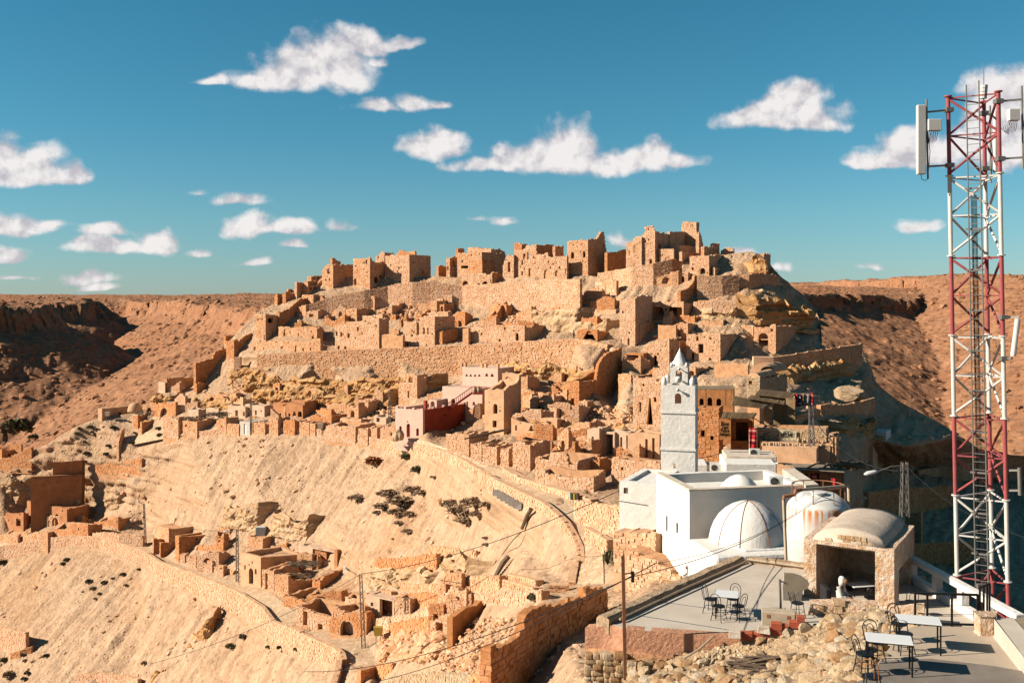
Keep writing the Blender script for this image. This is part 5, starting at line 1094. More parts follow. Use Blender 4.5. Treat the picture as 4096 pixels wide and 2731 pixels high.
solid('B6', 1220, 935, 1640, 855, 1000, 56.6, 79, 'white', md, 'base_step', depth=7.0, bevel=.2, found=3)
PRD = [(1.0, -.12), (1, 0), (.985, .14), (.94, .32), (.86, .50), (.74, .67), (.58, .81), (.40, .91), (.22, .97), (.08, .995), (0, 1)]
dome_on(md, 'B6', 930, 1602, 430, 812, 59.3, 'white', prof=PRD, n=40)
U_, V_ = P('B6', 1266, 812); ctr = Wp(U_, V_, 59.3); rr = 336*.46769/FX*59.3; hh = 382*.46769/FX*59.3
for k, a in enumerate((-150, -115, -72, -35)):  # joints drawn up the dome
    t_ = math.radians(a); mb = MB(); mb.tube([ctr+Vector((math.cos(t_)*max(q, .001)*rr*1.006, math.sin(t_)*max(q, .001)*rr*1.006, z*hh*1.004)) for q, z in PRD[1:]], .018, 5); mb.build('rib_joint', M['rust'], md)
an, pa, pb_, La, Lb = house('B6', 482, 166, 500, 290, 850, 'white annex with one small window left of the mosque', F=[(202,322,240,370)], core='white', stones=False, rag=.02, yaw=24, d=70, roof=.35, found=3, depth=6, name='annex', cat='building')
mb = MB(); mb.box(pa.at(.93*La-.1, pa.sz(*P('B6', 220, 346))[1], -.12), (.42, .03, .4), (pa.e, pa.n, Vector((0, 0, 1)))); mb.build('window', M['wood'], an)
rwall('B6', [(120,700,980,69.6),(240,705,1000,69.0),(360,712,1030,68.2),(478,716,1060,66.8)], 'earthen terrace at the foot of the white annex', th=2.2, core='plaster', st='stone_pale', size=.34, keep=.7, rag=.15, found=3, name='terrace_wall')
rwall('B6', [(240,850,1100,66.4),(360,905,1130,65.6),(480,960,1160,64.8),(600,1035,1190,63.9),(690,1095,1220,63.2)], 'stone wall stepping down beside the seated man', th=1.6, st='stone_pale', size=.34, rag=.12, found=3, name='terrace_wall')
# minaret
mt, pf, pr, Ll, Lr = house('A7', 660, 338, 678, 572, 1400, 'square white minaret with a small belfry and a pointed spire', F=[(468,642,529,738,'a'),(455,1298,476,1345)], core='white', stones=False, rag=.0, yaw=15, d=75, th=.4, found=5, depth=2.7, name='minaret', cat='minaret', back=False)
for yb in (826, 1176):
    z = pf.sz(*P('A7', 660, yb))[1]; mb = MB(); mb.box(pf.at(Ll/2, z, -.32), (Ll/2+.06, .40, .085), (pf.e, pf.n, Vector((0, 0, 1)))); mb.box(pr.at(1.35+.06, z, .03), (1.28, .04, .085), (pr.e, pr.n, Vector((0, 0, 1)))); mb.rough(.025, 2).build('string_course', M['white'], mt)
zt_ = pf.sz(*P('A7', 660, 572))[1]; UP = Vector((0, 0, 1)); c0 = pf.at(Ll/2, zt_, -1.35)
for sx in (-1, 1):
    for sy in (-1, 1):
        p = c0+pf.e*sx*(Ll/2-.22)+pf.n*sy*1.12; mb = MB(); mb.lathe(p, [(.2, -.05), (.2, .22), (.19, .4), (.15, .54), (.08, .62), (0, .65)], 12); mb.build('corner_knob', M['white'], mt, smooth=True)
# belfry: four piers, arches, spire
Lw = pf.sz(*P('A7', 425, 570))[0]-pf.sz(*P('A7', 592, 570))[0]; lc = c0; zl = pf.sz(*P('A7', 510, 390))[1]
pl = Plane(lc+pf.n*(Lw/2), pf.e, pf.n)
for q in range(4):
    a = math.radians(90*q); n_ = Vector((pf.n.x*math.cos(a)-pf.n.y*math.sin(a), pf.n.x*math.sin(a)+pf.n.y*math.cos(a), 0)); e_ = Vector((-n_.y, n_.x, 0))
    pl = Plane(lc+n_*(Lw/2), e_, n_); mb = MB(); s_ = Lw/2 if q % 2 == 0 else Lw/2-.3
    slab(mb, pl, [(-s_, zl), (s_, zl)], zt_-.05, [(-.24, .24, zt_+.28, zt_+1.15, 'a')], .3); mb.build('belfry_wall', M['white'], mt)
    for s in (-1,):
        mb = MB(); mb.lathe(lc+n_*(Lw/2-.1)+e_*s*(Lw/2-.1), [(.13, zl-lc.z-.1), (.13, zl-lc.z+.08), (.07, zl-lc.z+.22), (0, zl-lc.z+.28)], 8); mb.build('belfry_knob', M['white'], mt, smooth=True)
zsp = pf.sz(*P('A7', 510, 228))[1]; H = zsp-zl; mb = MB()
mb.lathe(Vector((lc.x, lc.y, zl-.08)), [(Lw*.47, 0), (Lw*.46, .12), (Lw*.40, H*.2), (Lw*.31, H*.42), (Lw*.2, H*.66), (Lw*.1, H*.86), (.05, H), (.03, H+.1)], 28); mb.build('spire', M['white'], mt, smooth=True)
fin = Vector((lc.x, lc.y, zsp)); mb = MB(); mb.tube([fin, fin+UP*.62], .022, 6); spo = [o for o in mt.children if o.name.startswith('spire')][0]; mb.build('finial_rod', M['galv'], spo)
cc = fin+UP*.86; mb = MB(); pts = []
for k in range(17):
    a = math.radians(-240+k*300/16-0); pts.append((cc+Vector((math.cos(a+.0)*.2, 0, math.sin(a)*.2)), .012+.05*math.sin(math.pi*k/16)))
mb.tube([p for p, _ in pts], [r for _, r in pts], 6); mb.build('crescent', M['black'], spo)
st5 = [cc+UP*.12+Vector((math.sin(k*math.pi/5)*(.12 if k % 2 == 0 else .05), 0, math.cos(k*math.pi/5)*(.12 if k % 2 == 0 else .05))) for k in range(10)]
mb = MB(); mb.prism(st5, Vector((0, .03, 0))); mb.build('star', M['black'], spo)
def horn(p, n_, r, label):
    t = thing('loudspeaker', label, 'loudspeaker', p); q = Vector(n_).normalized(); mb = MB()
    mb.tube([p, p+q*.1, p+q*.22, p+q*.34], [r*.28, r*.3, r*.6, r], 14); mb.build('horn', M['antenna'], t, smooth=True)
    mb = MB(); mb.tube([p+q*.27, p+q*.36], [r*.34, r*.3], 10); mb.build('driver', M['wood'], t); return t
horn(pf.at(pf.sz(*P('A7', 500, 515))[0], pf.sz(*P('A7', 500, 515))[1], -.55), pf.n, .27, 'round loudspeaker in the belfry arch of the minaret')
horn(pf.at(pf.sz(*P('A7', 500, 606))[0], pf.sz(*P('A7', 500, 606))[1], .0), pf.n, .13, 'small loudspeaker on the shaft under the belfry')
horn(pf.at(pf.sz(*P('A7', 506, 414))[0], pf.sz(*P('A7', 506, 414))[1], -.62), pf.n, .13, 'small loudspeaker above the belfry arch')
# white roofs behind
wr = thing('white_roof_house', 'white flat-roofed house behind the mosque with a grey pipe on its wall', 'house', Wp(*P('A7', 1190, 1390), 82))
solid('A7', 1425, 948, 1450, 1308, 1400, 80, 6, 'white', wr, 'lower_wall', depth=5, bevel=.06); solid('A7', 1428, 952, 1450, 1236, 1320, 82.5, 6, 'white_old', wr, 'upper_wall', depth=3.5, bevel=.06)
solid('A7', 1400, 985, 1420, 1192, 1240, 85, 6, 'white_old', wr, 'roof_edge', depth=.4, bevel=.04); solid('A7', 1372, 990, 1375, 1198, 1236, 84.6, 6, 'dark', wr, 'painted_opening', depth=.3, bevel=0)  # the dark slab carries the shade of a roof opening as colour
mb = MB(); mb.tube([Wp(*P('A7', 1212, 1290), 82.2), Wp(*P('A7', 1440, 1300), 80.8)], .07, 8); mb.build('pipe', M['acbody'], wr)
lw = thing('low_white_house', 'low white house edge between minaret and air conditioner', 'house', Wp(*P('A7', 730, 1390), 84)); solid('A7', 775, 680, 790, 1312, 1395, 84, 6, 'white', lw, 'wall', depth=3, bevel=.06); solid('A7', 945, 775, 950, 1320, 1395, 85, 6, 'white_old', lw, 'wall', depth=2, bevel=.05)
sp_ = thing('white_parapet', 'sloping white parapet at the right end of the mosque roof', 'wall', Wp(*P('A7', 1560, 1440), 68))
mb = MB(); a = Wp(*P('A7', 1480, 1350), 70); b = Wp(*P('A7', 1700, 1505), 63); mb.prism([a, b, b-UP*1.6, a-UP*2.2], Vector((.9, .25, 0))); mb.build('wall', M['white_old'], sp_)
def ac_unit(p, yaw, label, s=1.0):
    t = thing('air_conditioner', label, 'air conditioner', p); y = math.radians(yaw); e = Vector((math.cos(y), -math.sin(y), 0)); n = Vector((-math.sin(y), -math.cos(y), 0))
    mb = MB(); mb.box(p+UP*.36*s, (.44*s, .17*s, .31*s), (e, n, UP)); mb.build('casing', M['acbody'], t, bevel=.02)
    c = p+UP*.36*s+n*.175*s-e*.1*s; q = MB(); R = .25*s
    q.tube([c, c+n*.012], R, 20); fwl = q.build('painted_well', M['dark'], t)  # flat dark disc paints the shade of the fan recess
    q = MB()
    for k in range(3): q.tube([c+n*.02+(e*math.cos(2*math.pi*j/18)+UP*math.sin(2*math.pi*j/18))*R*(.35+.32*k) for j in range(18)], .008*s, 4, closed=True)
    for k in range(6): q.tube([c+n*.02, c+n*.02+(e*math.cos(k)+UP*math.sin(k))*R], .007*s, 4)
    q.build('fan_guard', M['galv'], fwl)
    for sx in (-1, 1): q = MB(); q.box(p+e*sx*.3*s+UP*.025*s, (.05*s, .2*s, .025*s), (e, n, UP)); q.build('foot', M['galv'], t)
    return t
ac_unit(Wp(*P('A7', 1218, 1236), 83.8), 6, 'air conditioner on the painted roof opening of the white house', 1.0)
ac_unit(Wp(*P('A7', 850, 1378), 83.2), 6, 'air conditioner standing by the minaret', 1.0)
ac_unit(Wp(*P('B6', 1503, 310), 64.6), 8, 'air conditioner with round grille near the front parapet of the mosque roof', 1.0)
ac_unit(Wp(*P('B6', 1630, 300), 66.5), 40, 'half-hidden air conditioner right of the other one on the mosque roof', .9)
# water tank
TK = Wp(*P('B6', 1867, 960), 50); tank = thing('water_tank', 'tall white cylindrical water tank with rust stains under its rim', 'tank', Vector((TK.x, TK.y, -15)))
def tank_mat():
    m = M['tank']; nt = m.node_tree; b = nt.nodes['Principled BSDF']; base = b.inputs['Base Color'].links[0].from_socket
    g = nt.nodes.new('ShaderNodeTexCoord'); sp = nt.nodes.new('ShaderNodeSeparateXYZ'); nt.links.new(g.outputs['Object'], sp.inputs[0])
    band = ramp(nt, sp.outputs[2], [(.0, (0, 0, 0)), (1.0, (0, 0, 0))]); 
    mr = nt.nodes.new('ShaderNodeMapRange'); mr.inputs[1].default_value = 3.15; mr.inputs[2].default_value = 4.35; nt.links.new(sp.outputs[2], mr.inputs[0])
    mr2 = nt.nodes.new('ShaderNodeMapRange'); mr2.inputs[1].default_value = 4.62; mr2.inputs[2].default_value = 4.5; nt.links.new(sp.outputs[2], mr2.inputs[0])
    f = tnoise(nt, coords(nt, (2.6, 2.6, .12)), 1.5, 4, .6); rm = ramp(nt, f, [(.47, (0, 0, 0)), (.60, (1, 1, 1))])
    mul = nt.nodes.new('ShaderNodeMath'); mul.operation = 'MULTIPLY'; nt.links.new(mr.outputs[0], mul.inputs[0]); nt.links.new(mr2.outputs[0], mul.inputs[1])
    mu2 = nt.nodes.new('ShaderNodeMath'); mu2.operation = 'MULTIPLY'; nt.links.new(mul.outputs[0], mu2.inputs[0]); nt.links.new(rm, mu2.inputs[1])
    nt.links.new(mixc(nt, mu2.outputs[0], base, (.55, .19, .04)), b.inputs['Base Color'])
tank_mat()
R = 262*.46769/FX*50; zs = (VH-P('B6', 0, 490)[1])/FX*50; zd = (VH-P('B6', 0, 385)[1])/FX*50
mb = MB(); mb.lathe(Vector((TK.x, TK.y, 0)), [(R, -15.0), (R, zs), (R*.985, zs+.12), (R*.93, zs+.26), (R*.8, zs+.45), (R*.55, zs+.72), (R*.3, zd-.03), (.32, zd)], 44); mb.build('shell', M['tank'], tank, smooth=True)
mb = MB(); mb.lathe(Vector((TK.x, TK.y, zd-.02)), [(.3, 0), (.3, .14), (.38, .15), (.38, .2), (.0001, .21)], 20); mb.build('hatch', M['tank'], tank)
zr = (VH-P('B6', 0, 296)[1])/FX*50; mb = MB(); RR = R*.84
mb.tube([Vector((TK.x+math.cos(a)*RR, TK.y+math.sin(a)*RR, zr)) for a in np.linspace(-2.9, 2.6, 36)], .028, 6); grl = mb.build('guard_rail', M['rust'], tank)
for k in range(8):
    a = 2*math.pi*k/8+.3; mb = MB(); mb.tube([Vector((TK.x+math.cos(a)*RR, TK.y+math.sin(a)*RR, zs+.4)), Vector((TK.x+math.cos(a)*RR, TK.y+math.sin(a)*RR, zr))], .022, 6); mb.build('rail_post', M['rust'], grl)
wp = thing('water_pipe', 'ivory riser pipe bending over the water tank', 'pipe', Wp(*P('B6', 1590, 970), 47.6))
mb = MB(); mb.tube([Wp(*P('B6', 1594, 1000), 47.6), Wp(*P('B6', 1570, 420), 47.6)], .075, 10); mb.build('riser', M['ivorypipe'], wp)
mb = MB(); mb.tube([Wp(*P('B6', 1570, 425), 47.6), Wp(*P('B6', 1572, 395), 47.6), Wp(*P('B6', 1660, 380), 47.7), Wp(*P('B6', 1672, 345), 47.7), Wp(*P('B6', 1720, 338), 47.9)], .085, 10); mb.build('elbow', M['rust'], wp)
mb = MB(); mb.tube([Wp(*P('B6', 1710, 338), 47.9), Wp(*P('B6', 2085, 308), 49.5), Wp(*P('B6', 2125, 312), 49.8), Wp(*P('B6', 2130, 480), 49.8)], .075, 10); mb.build('cross_pipe', M['ivorypipe'], wp)
# ------------------------------------------------------------ artisan terrace and reed stalls
ow = house('A7', 880, 672, 920, 785, 1310, 'orange plastered wall with a small window right of the minaret', F=[(712,990,749,1048),(690,950,712,962)], core='plaster_orange', st='stone_red_shaded', d=100, yaw=20, depth=3, rag=.05, name='orange_house', size=.34)[0]
dp = house('A7', 1205, 995, 1215, 880, 1100, 'dark shop doorway under a reed awning', F=[(1000,890,1195,1085)], core='plaster_orange', stones=False, d=103, yaw=15, depth=4, name='shop')[0]
def board(c, x0, y0, x1, y1, d, mat, name, label, cat, yaw=12, th=.05):
    U0, V0 = P(c, x0, y0); U1, V1 = P(c, x1, y1); a = Wp((U0+U1)/2, (V0+V1)/2, d); y = math.radians(yaw); w = (U1-U0)/FX*d; h = (V1-V0)/FX*d
    e = Vector((math.cos(y), -math.sin(y), 0)); n = Vector((-math.sin(y), -math.cos(y), 0))
    t = thing(name, label, cat, a-UP*h/2); mb = MB(); mb.box(a, (w/2, th/2, h/2), (e, n, UP)); mb.build('panel', M[mat], t); return t, a, e, n, w, h
def text(t, s, p, e, n, size, mat, width=None):
    cu = bpy.data.curves.new('lettering', 'FONT'); cu.body = s; cu.size = size; cu.align_x = 'CENTER'; cu.align_y = 'CENTER'; cu.extrude = .008; cu.resolution_u = 2
    o = bpy.data.objects.new('tmp', cu); COL.objects.link(o); dg = bpy.context.evaluated_depsgraph_get(); me = bpy.data.meshes.new_from_object(o.evaluated_get(dg))
    bpy.data.objects.remove(o); q = bpy.data.objects.new('lettering', me); me.materials.clear(); me.materials.append(M[mat]); link(q, t)
    from mathutils import Matrix
    m = Matrix((e, UP, n)).transposed().to_4x4(); m.translation = Vector(p)-Vector(t['_o']); q.matrix_local = m
    if width:
        xs = [v.co.x for v in me.vertices]; k = width/(max(xs)-min(xs)); 
        for v in me.vertices: v.co.x *= k
    return q
t, a, e, n, w, h = board('A7', 890, 878, 990, 1078, 98.5, 'plaster_orange', 'shop_sign', 'upright shop sign listing Bijoux, Tapis, Poterie, Antiques', 'sign')
for k, s in enumerate(('Bijoux', 'Tapis', 'Poterie', 'Antiques')): text(t, s, a+UP*(h*.26-k*h*.165)+n*.04, e, n, .62, 'black', w*(.72, .66, .80, .94)[k])
aw = house('A7', 1890, 1240, 1925, 985, 1115, 'stone terrace wall carrying the yellow craft sign and jars', FT=[(1890,982),(1600,975),(1240,970)], d=96.8, yaw=22, st='stone_near', depth=3, rag=.05, size=.36, name='terrace_wall', cat='wall')
house('A7', 1930, 1270, 2000, 1130, 1185, 'middle step of the artisan terrace with the lower row of jars', FT=[(1930,1128),(1270,1092)], d=95.2, yaw=22, core='plaster', stones=False, depth=2.5, rag=.04, name='terrace_step', cat='wall', roof=True)
house('A7', 1800, 1290, 2010, 1165, 1300, 'broad lower bank of the artisan terrace', d=92.8, yaw=22, core='plaster', st='stone_near', stones=False, depth=3, rag=.06, name='terrace_step', cat='wall')
solid('A7', 1990, 1925, 2015, 1060, 1300, 95, 35, 'core', thing('stone_pier', 'stone pier at the right end of the artisan terrace', 'wall', Wp(*P('A7', 1960, 1300), 98)), 'pier', bevel=.08)
house('A7', 1240, 1165, 1262, 985, 1200, 'pale pillar behind the red hanging rug', d=97.5, yaw=22, core='plaster', stones=False, depth=1.4, rag=.06, name='pillar', cat='pillar')
M['signboard'] = simple('sign_board_paint', (.66, .60, .40), .8, noise=.25, nscale=3)
t, a, e, n, w, h = board('A7', 1454, 988, 1610, 1102, 97.9, 'signboard', 'craft_sign', 'pale yellow painted sign reading ARTICLE ARTISANAT above the jars', 'sign', 22)
text(t, 'ARTICLE', a+UP*h*.25+n*.04, e, n, .62, 'black', w*.56); text(t, 'ARTISANAT', a+UP*h*.06+n*.04, e, n, .62, 'black', w*.80)
mb = MB(); q0 = [a+e*(-w*.46+w*.92*k/12)+UP*(-h*.28+h*.07*math.sin(k*1.9)) for k in range(13)]; mb.prism([p+n*.036 for p in q0]+[a+e*w*.46-UP*h*.46+n*.036, a-e*w*.46-UP*h*.46+n*.036], n*.008); mb.build('painted_hills', M['plank'], t)
# clay jars: one built, the rest copied
def jar_proto():
    mb = MB(); mb.lathe((0, 0, 0), [(.10, 0), (.15, .08), (.2, .25), (.21, .38), (.17, .52), (.10, .60), (.085, .66), (.115, .70), (.09, .71), (.08, .66)], 10)
    o = mb.build('clay_jar', M['pot'], None, smooth=True); return o
jp = jar_proto(); first = True
JARS = [('upper row of jars on the artisan terrace', 'pale clay jar standing in the upper row under the craft sign', 1332, 1445, 6, 1085, 1090, 98.6), ('upper row of jars on the artisan terrace', None, 1632, 1858, 12, 1105, 1118, 96.6), ('lower row of jars on the artisan terrace', 'pale clay jar standing in the lower row on the middle step', 1292, 1850, 26, 1143, 1160, 95.6)]
lab = None
for g, lb, x0, x1, nn, y0, y1, dd in JARS:
    lab = lb or lab
    for k in range(nn):
        o = jp if first else jp.copy()
        if not first: COL.objects.link(o)
        first = False; f = k/max(1, nn-1); o.location = Wp(*P('A7', x0+(x1-x0)*f+random.uniform(-4, 4), y0+(y1-y0)*f), dd+random.uniform(-.1, .1)); s = random.uniform(.52, .7); o.scale = (s*random.uniform(.9, 1.1), s, s*random.uniform(.9, 1.1)); tag(o, lab, 'jar', g)
for nm, x0, x1, y0, y1, dd in (('jar_shelf', 1320, 1460, 1085, 1096, 98.6), ('jar_shelf', 1625, 1880, 1104, 1122, 96.6)):
    mb = MB(); a = Wp(*P('A7', x0, y0), dd); b = Wp(*P('A7', x1, y1), dd-.1); mb.bar(a-UP*.1, b-UP*.1, .7, .2); o = mb.build(nm, M['plaster']); tag(o, 'narrow earthen ledge holding the '+('left' if x0 < 1400 else 'right')+' half of the upper jars', 'shelf')
# textiles
def stripe_mat(name, cols, scale, axis=2):
    m, nt, b = new_mat(name); b.inputs['Roughness'].default_value = .95; t = nt.nodes.new('ShaderNodeTexCoord'); sp = nt.nodes.new('ShaderNodeSeparateXYZ'); nt.links.new(t.outputs['Object'], sp.inputs[0])
    mu = nt.nodes.new('ShaderNodeMath'); mu.operation = 'MULTIPLY'; mu.inputs[1].default_value = scale; nt.links.new(sp.outputs[axis], mu.inputs[0]); fr = nt.nodes.new('ShaderNodeMath'); fr.operation = 'FRACT'; nt.links.new(mu.outputs[0], fr.inputs[0])
    r = nt.nodes.new('ShaderNodeValToRGB'); r.color_ramp.interpolation = 'CONSTANT'; e = r.color_ramp.elements
    while len(e) < len(cols): e.new(.5)
    for i, c in enumerate(cols): e[i].position = i/len(cols); e[i].color = (*c, 1)
    nt.links.new(fr.outputs[0], r.inputs[0]); nt.links.new(r.outputs[0], b.inputs['Base Color']); M[name] = m
stripe_mat('rug_red', [(.42, .02, .03), (.50, .03, .04), (.05, .01, .02), (.42, .02, .03), (.55, .30, .24), (.38, .015, .03)], 1.1)
stripe_mat('rug_blue', [(.03, .05, .12), (.55, .52, .48), (.03, .05, .12), (.04, .03, .05)], 1.6)
stripe_mat('rug_mix', [(.42, .20, .07), (.05, .04, .05), (.5, .06, .04), (.30, .22, .14)], 1.3)
stripe_mat('rug_grey', [(.36, .35, .33), (.05, .05, .05), (.42, .40, .37), (.14, .13, .13)], 2.1, 2)
def cloth(c, x0, y0, x1, y1, d, mat, label, name='hanging_rug', cat='rug', tilt=0, wave=.1):
    U0, V0 = P(c, x0, y0); U1, V1 = P(c, x1, y1); V = []; Q = []; nx, nz = 10, 14
    t0 = Wp(U0, V0, d); t1 = Wp(U1, V0+tilt*(U1-U0), d-.2); h = (V1-V0)/FX*d
    for j in range(nz):
        for i in range(nx):
            f = i/(nx-1); p = t0.lerp(t1, f); V.append((p.x, p.y-wave*math.sin(f*9+j*.25)*(.3+.7*j/nz)-.02*j, p.z-h*j/(nz-1)))
    for j in range(nz-1):
        for i in range(nx-1): a = j*nx+i; Q.append((a, a+1, a+nx+1, a+nx))
    o = mesh_np(name, np.array(V), np.array(Q), M[mat], None, (t0.x, t0.y, t0.z), smooth=True); o.location = t0
    md_ = o.modifiers.new('thick', 'SOLIDIFY'); md_.thickness = .03; return tag(o, label, cat)
cloth('A7', 1166, 968, 1236, 1166, 96.6, 'rug_red', 'red striped rug hanging on the pale pillar')
cloth('A7', 1600, 648, 1622, 765, 108, 'redcloth', 'narrow red cloth at the left of the hanging rugs')
cloth('A7', 1620, 645, 1652, 762, 108, 'rug_blue', 'dark blue patterned rug, second of the hanging rugs'); cloth('A7', 1654, 645, 1682, 752, 108, 'rug_mix', 'orange and black striped rug, third of the hanging rugs')
cloth('A7', 1684, 645, 1734, 748, 108, 'rug_grey', 'grey woven rug with dark rows, fourth of the hanging rugs'); cloth('A7', 1736, 640, 1768, 756, 108, 'rug_red', 'rust red rug at the right end of the hanging rugs')
rk = thing('rug_rack', 'thin pole rack carrying the row of hanging rugs', 'rack', Wp(*P('A7', 1690, 770), 108.2)); mb = MB(); mb.tube([Wp(*P('A7', 1595, 644), 108.1), Wp(*P('A7', 1772, 636), 107.9)], .04, 6); mb.build('pole', M['wood'], rk)
for x in (1598, 1770): mb = MB(); mb.tube([Wp(*P('A7', x, 636), 108.1), Wp(*P('A7', x, 800), 108.1)], .04, 6); mb.build('post', M['wood'], rk)
# reed roofs: bundles of reeds laid side by side
def reed_roof(c, pts, d0, d1, label, name='reed_roof', n=46, mat='reed', th=.07):
    """pts: four corners (near-left, near-right, far-right, far-left) in crop c; near edge at d0, far edge at d1"""
    A = Wp(*P(c, *pts[0]), d0); B = Wp(*P(c, *pts[1]), d0); Cc = Wp(*P(c, *pts[2]), d1); Dd = Wp(*P(c, *pts[3]), d1); t = thing(name, label, 'roof', A); mb = MB(); acc = MB()
    mb.add([A-UP*.05, B-UP*.05, Cc-UP*.05, Dd-UP*.05, A-UP*.1, B-UP*.1, Cc-UP*.1, Dd-UP*.1], [(0,1,2,3),(7,6,5,4),(0,4,5,1),(1,5,6,2),(2,6,7,3),(3,7,4,0)]); mb.build('mat', M[mat], t)
    for k in range(n):
        f = (k+.5)/n; a = A.lerp(B, f); b = Dd.lerp(Cc, f); j = Vector((0, 0, random.uniform(-.02, .05))); ext = (a-b).normalized()*random.uniform(0, .35); w = (B-A).length/n*.5
        acc.tube([a+j+ext, (a+b)/2+j+UP*random.uniform(-.02, .03), b+j], [w*.75, w, w*.8], 5)
    o = acc.build('reeds', M[mat], t); stuff(o); return t
reed_roof('A7', [(1225,652),(1560,690),(1612,640),(1265,602)], 105, 109.5, 'upper reed mat roof of the craft stalls')
reed_roof('A7', [(1150,690),(1500,745),(1520,690),(1190,660)], 103, 106.5, 'middle reed mat roof of the craft stalls')
reed_roof('A7', [(1000,745),(1310,778),(1375,735),(1030,665)], 100.5, 104.5, 'wide reed mat roof nearest the minaret')
reed_roof('A7', [(905,868),(1205,872),(1240,828),(930,815)], 97.5, 99.5, 'small drooping reed awning over the shop door')
def reed_wall(c, x0, y0, x1, y1, d, label, n=22, yaw=10):
    U0, V0 = P(c, x0, y0); U1, V1 = P(c, x1, y1); a = Wp(U0, V1, d); b = Wp(U1, V1, d-.3); h = (V1-V0)/FX*d; t = thing('reed_screen', label, 'screen', a); mb = MB(); mb.bar(a+UP*h/2+Vector((0, .06, 0)), b+UP*h/2+Vector((0, .06, 0)), .05, h); mb.build('backing', M['reed'], t); acc = MB(); w = (b-a).length/n*.55
    for k in range(n): p = a.lerp(b, (k+.5)/n); acc.tube([p, p+UP*(h+random.uniform(-.1, .1))], w, 5)
    stuff(acc.build('reeds', M['reed'], t))
reed_wall('A7', 1520, 690, 1600, 955, 103.5, 'upright reed screen at the right of the stalls'); reed_wall('A7', 1398, 745, 1520, 955, 104.5, 'shaded reed screen in the middle of the stalls'); reed_wall('A7', 1308, 775, 1382, 955, 102, 'narrow reed screen left of the stall opening')
po = thing('pergola', 'pergola of thin poles roofed with branches right of the minaret', 'pergola', Wp(*P('A7', 850, 770), 106))
mb = MB(); 
for k in range(14): mb.tube([Wp(*P('A7', 668, 604-2.2*k), 105+.28*k), Wp(*P('A7', 1022, 600-2.2*k), 105+.28*k)], .05, 5)
o = mb.build('roof_poles', M['plank'], po)
for x, y in ((760, 770), (945, 755), (1000, 640)): mb = MB(); mb.tube([Wp(*P('A7', x, 600), 105), Wp(*P('A7', x, y), 105)], .06, 6); mb.build('post', M['wood'], po)
house('A7', 1020, 660, 1030, 600, 790, 'arched back wall of the pergola cafe', F=[(700,690,740,765,'a'),(775,680,820,765,'a'),(860,690,905,760,'a')], core='plaster_orange', stones=False, d=110, yaw=15, depth=3)
house('A7', 1266, 1150, 1522, 490, 640, 'vaulted stone house with two tiny windows above the reed roofs', F=[(1165,525,1195,556),(1178,468,1192,486)], RT=[(1266,495),(1522,470)], st='stone_near', d=118, yaw=30, name='vaulted_house')
vh = [o for o in COL.objects if o.name == 'vaulted_house'][0]
def barrel(parent, c, x0, x1, ybase, ytop, d, length, yaw, mat, name='vault'):
    U0, V0 = P(c, x0, ybase); U1, _ = P(c, x1, ybase); a = Wp(U0, V0, d+.8); b = Wp(U1, V0, d); y = math.radians(yaw); e = (b-a); e.z = 0; w = e.length; e.normalize(); r = Vector((math.sin(y), math.cos(y), 0)); h = (V0-P(c, 0, ytop)[1])/FX*d
    V = []; Q = []; n = 16; ml = 8
    for j in range(ml+1):
        for k in range(n+1):
            t = math.pi*k/n; V.append(tuple(a+e*(w/2-math.cos(t)*w/2)+UP*(h*math.sin(t))+r*(length*j/ml)))
    for j in range(ml):
        for k in range(n): i = j*(n+1)+k; Q.append((i, i+1, i+n+2, i+n+1))
    fs = [tuple(q) for q in Q]+[tuple(range(n, -1, -1)), tuple(ml*(n+1)+k for k in range(n+1))]; mb = MB(); mb.add(V, fs); mb.rough(.05, .9); return mb.build(name, M[mat], parent, smooth=False)
barrel(vh, 'A7', 1150, 1266, 495, 445, 118, 7, 30, 'plaster')
vs = thing('vault_ruin', 'small pale barrel vault with a dark arch painted on its end', 'ruin', Wp(*P('A7', 1290, 440), 126)); barrel(vs, 'A7', 1175, 1395, 440, 362, 126, 5, 35, 'plaster'); mb = MB(); mb.box(Wp(*P('A7', 1300, 335), 129), (1.3, .6, .55), jit=.12); mb.build('top_wall', M['stone_pale'], vs)
mb = MB(); c_ = Wp(*P('A7', 1340, 440), 125.7); mb.prism([c_+Vector((math.cos(t)*.9, -.05, math.sin(t)*.7)) for t in np.linspace(0, math.pi, 10)], Vector((0, .1, 0))); mb.build('painted_mouth', M['dark'], vs)  # black half-disc paints the shade of an open end on the closed vault
# the flat boulder
def boulder(c, x0, x1, y0, y1, d, name, label, flat=.5, seed=1, mat='rock_big', depth=None):
    U0, V0 = P(c, x0, y0); U1, V1 = P(c, x1, y1); ctr = Wp((U0+U1)/2, (V0+V1)/2, d); w = (U1-U0)/2/FX*d; h = (V1-V0)/2/FX*d
    import bmesh
    bm = bmesh.new(); bmesh.ops.create_icosphere(bm, subdivisions=4, radius=1); p = np.array([tuple(v.co) for v in bm.verts]); q = p.copy()
    for k in range(9):
        a = RS.randn(3); a /= np.linalg.norm(a); 
        if k == 0: a = np.array([-.1, -.35, .93])
        dd = np.maximum(0, q@a-(.55 if k == 0 else .72)); q -= dd[:, None]*a
    q += .05*np.stack([fbm(q*3+5*k+seed, 3, seed+k) for k in range(3)], -1); q *= np.array([w, depth or w*.8, h*1.25])
    me = bpy.data.meshes.new(name); f = [tuple(v.index for v in fc.verts) for fc in bm.faces]; bm.free(); me.from_pydata([tuple(v) for v in q], [], f); me.materials.append(M[mat]); o = bpy.data.objects.new(name, me); link(o); o.location = ctr; return tag(o, label, 'boulder')
M['rock_big'] = simple('boulder_rock', (.58, .42, .26), .95, noise=.35, nscale=.8, bmp=1, bscale=4, bdist=.12)
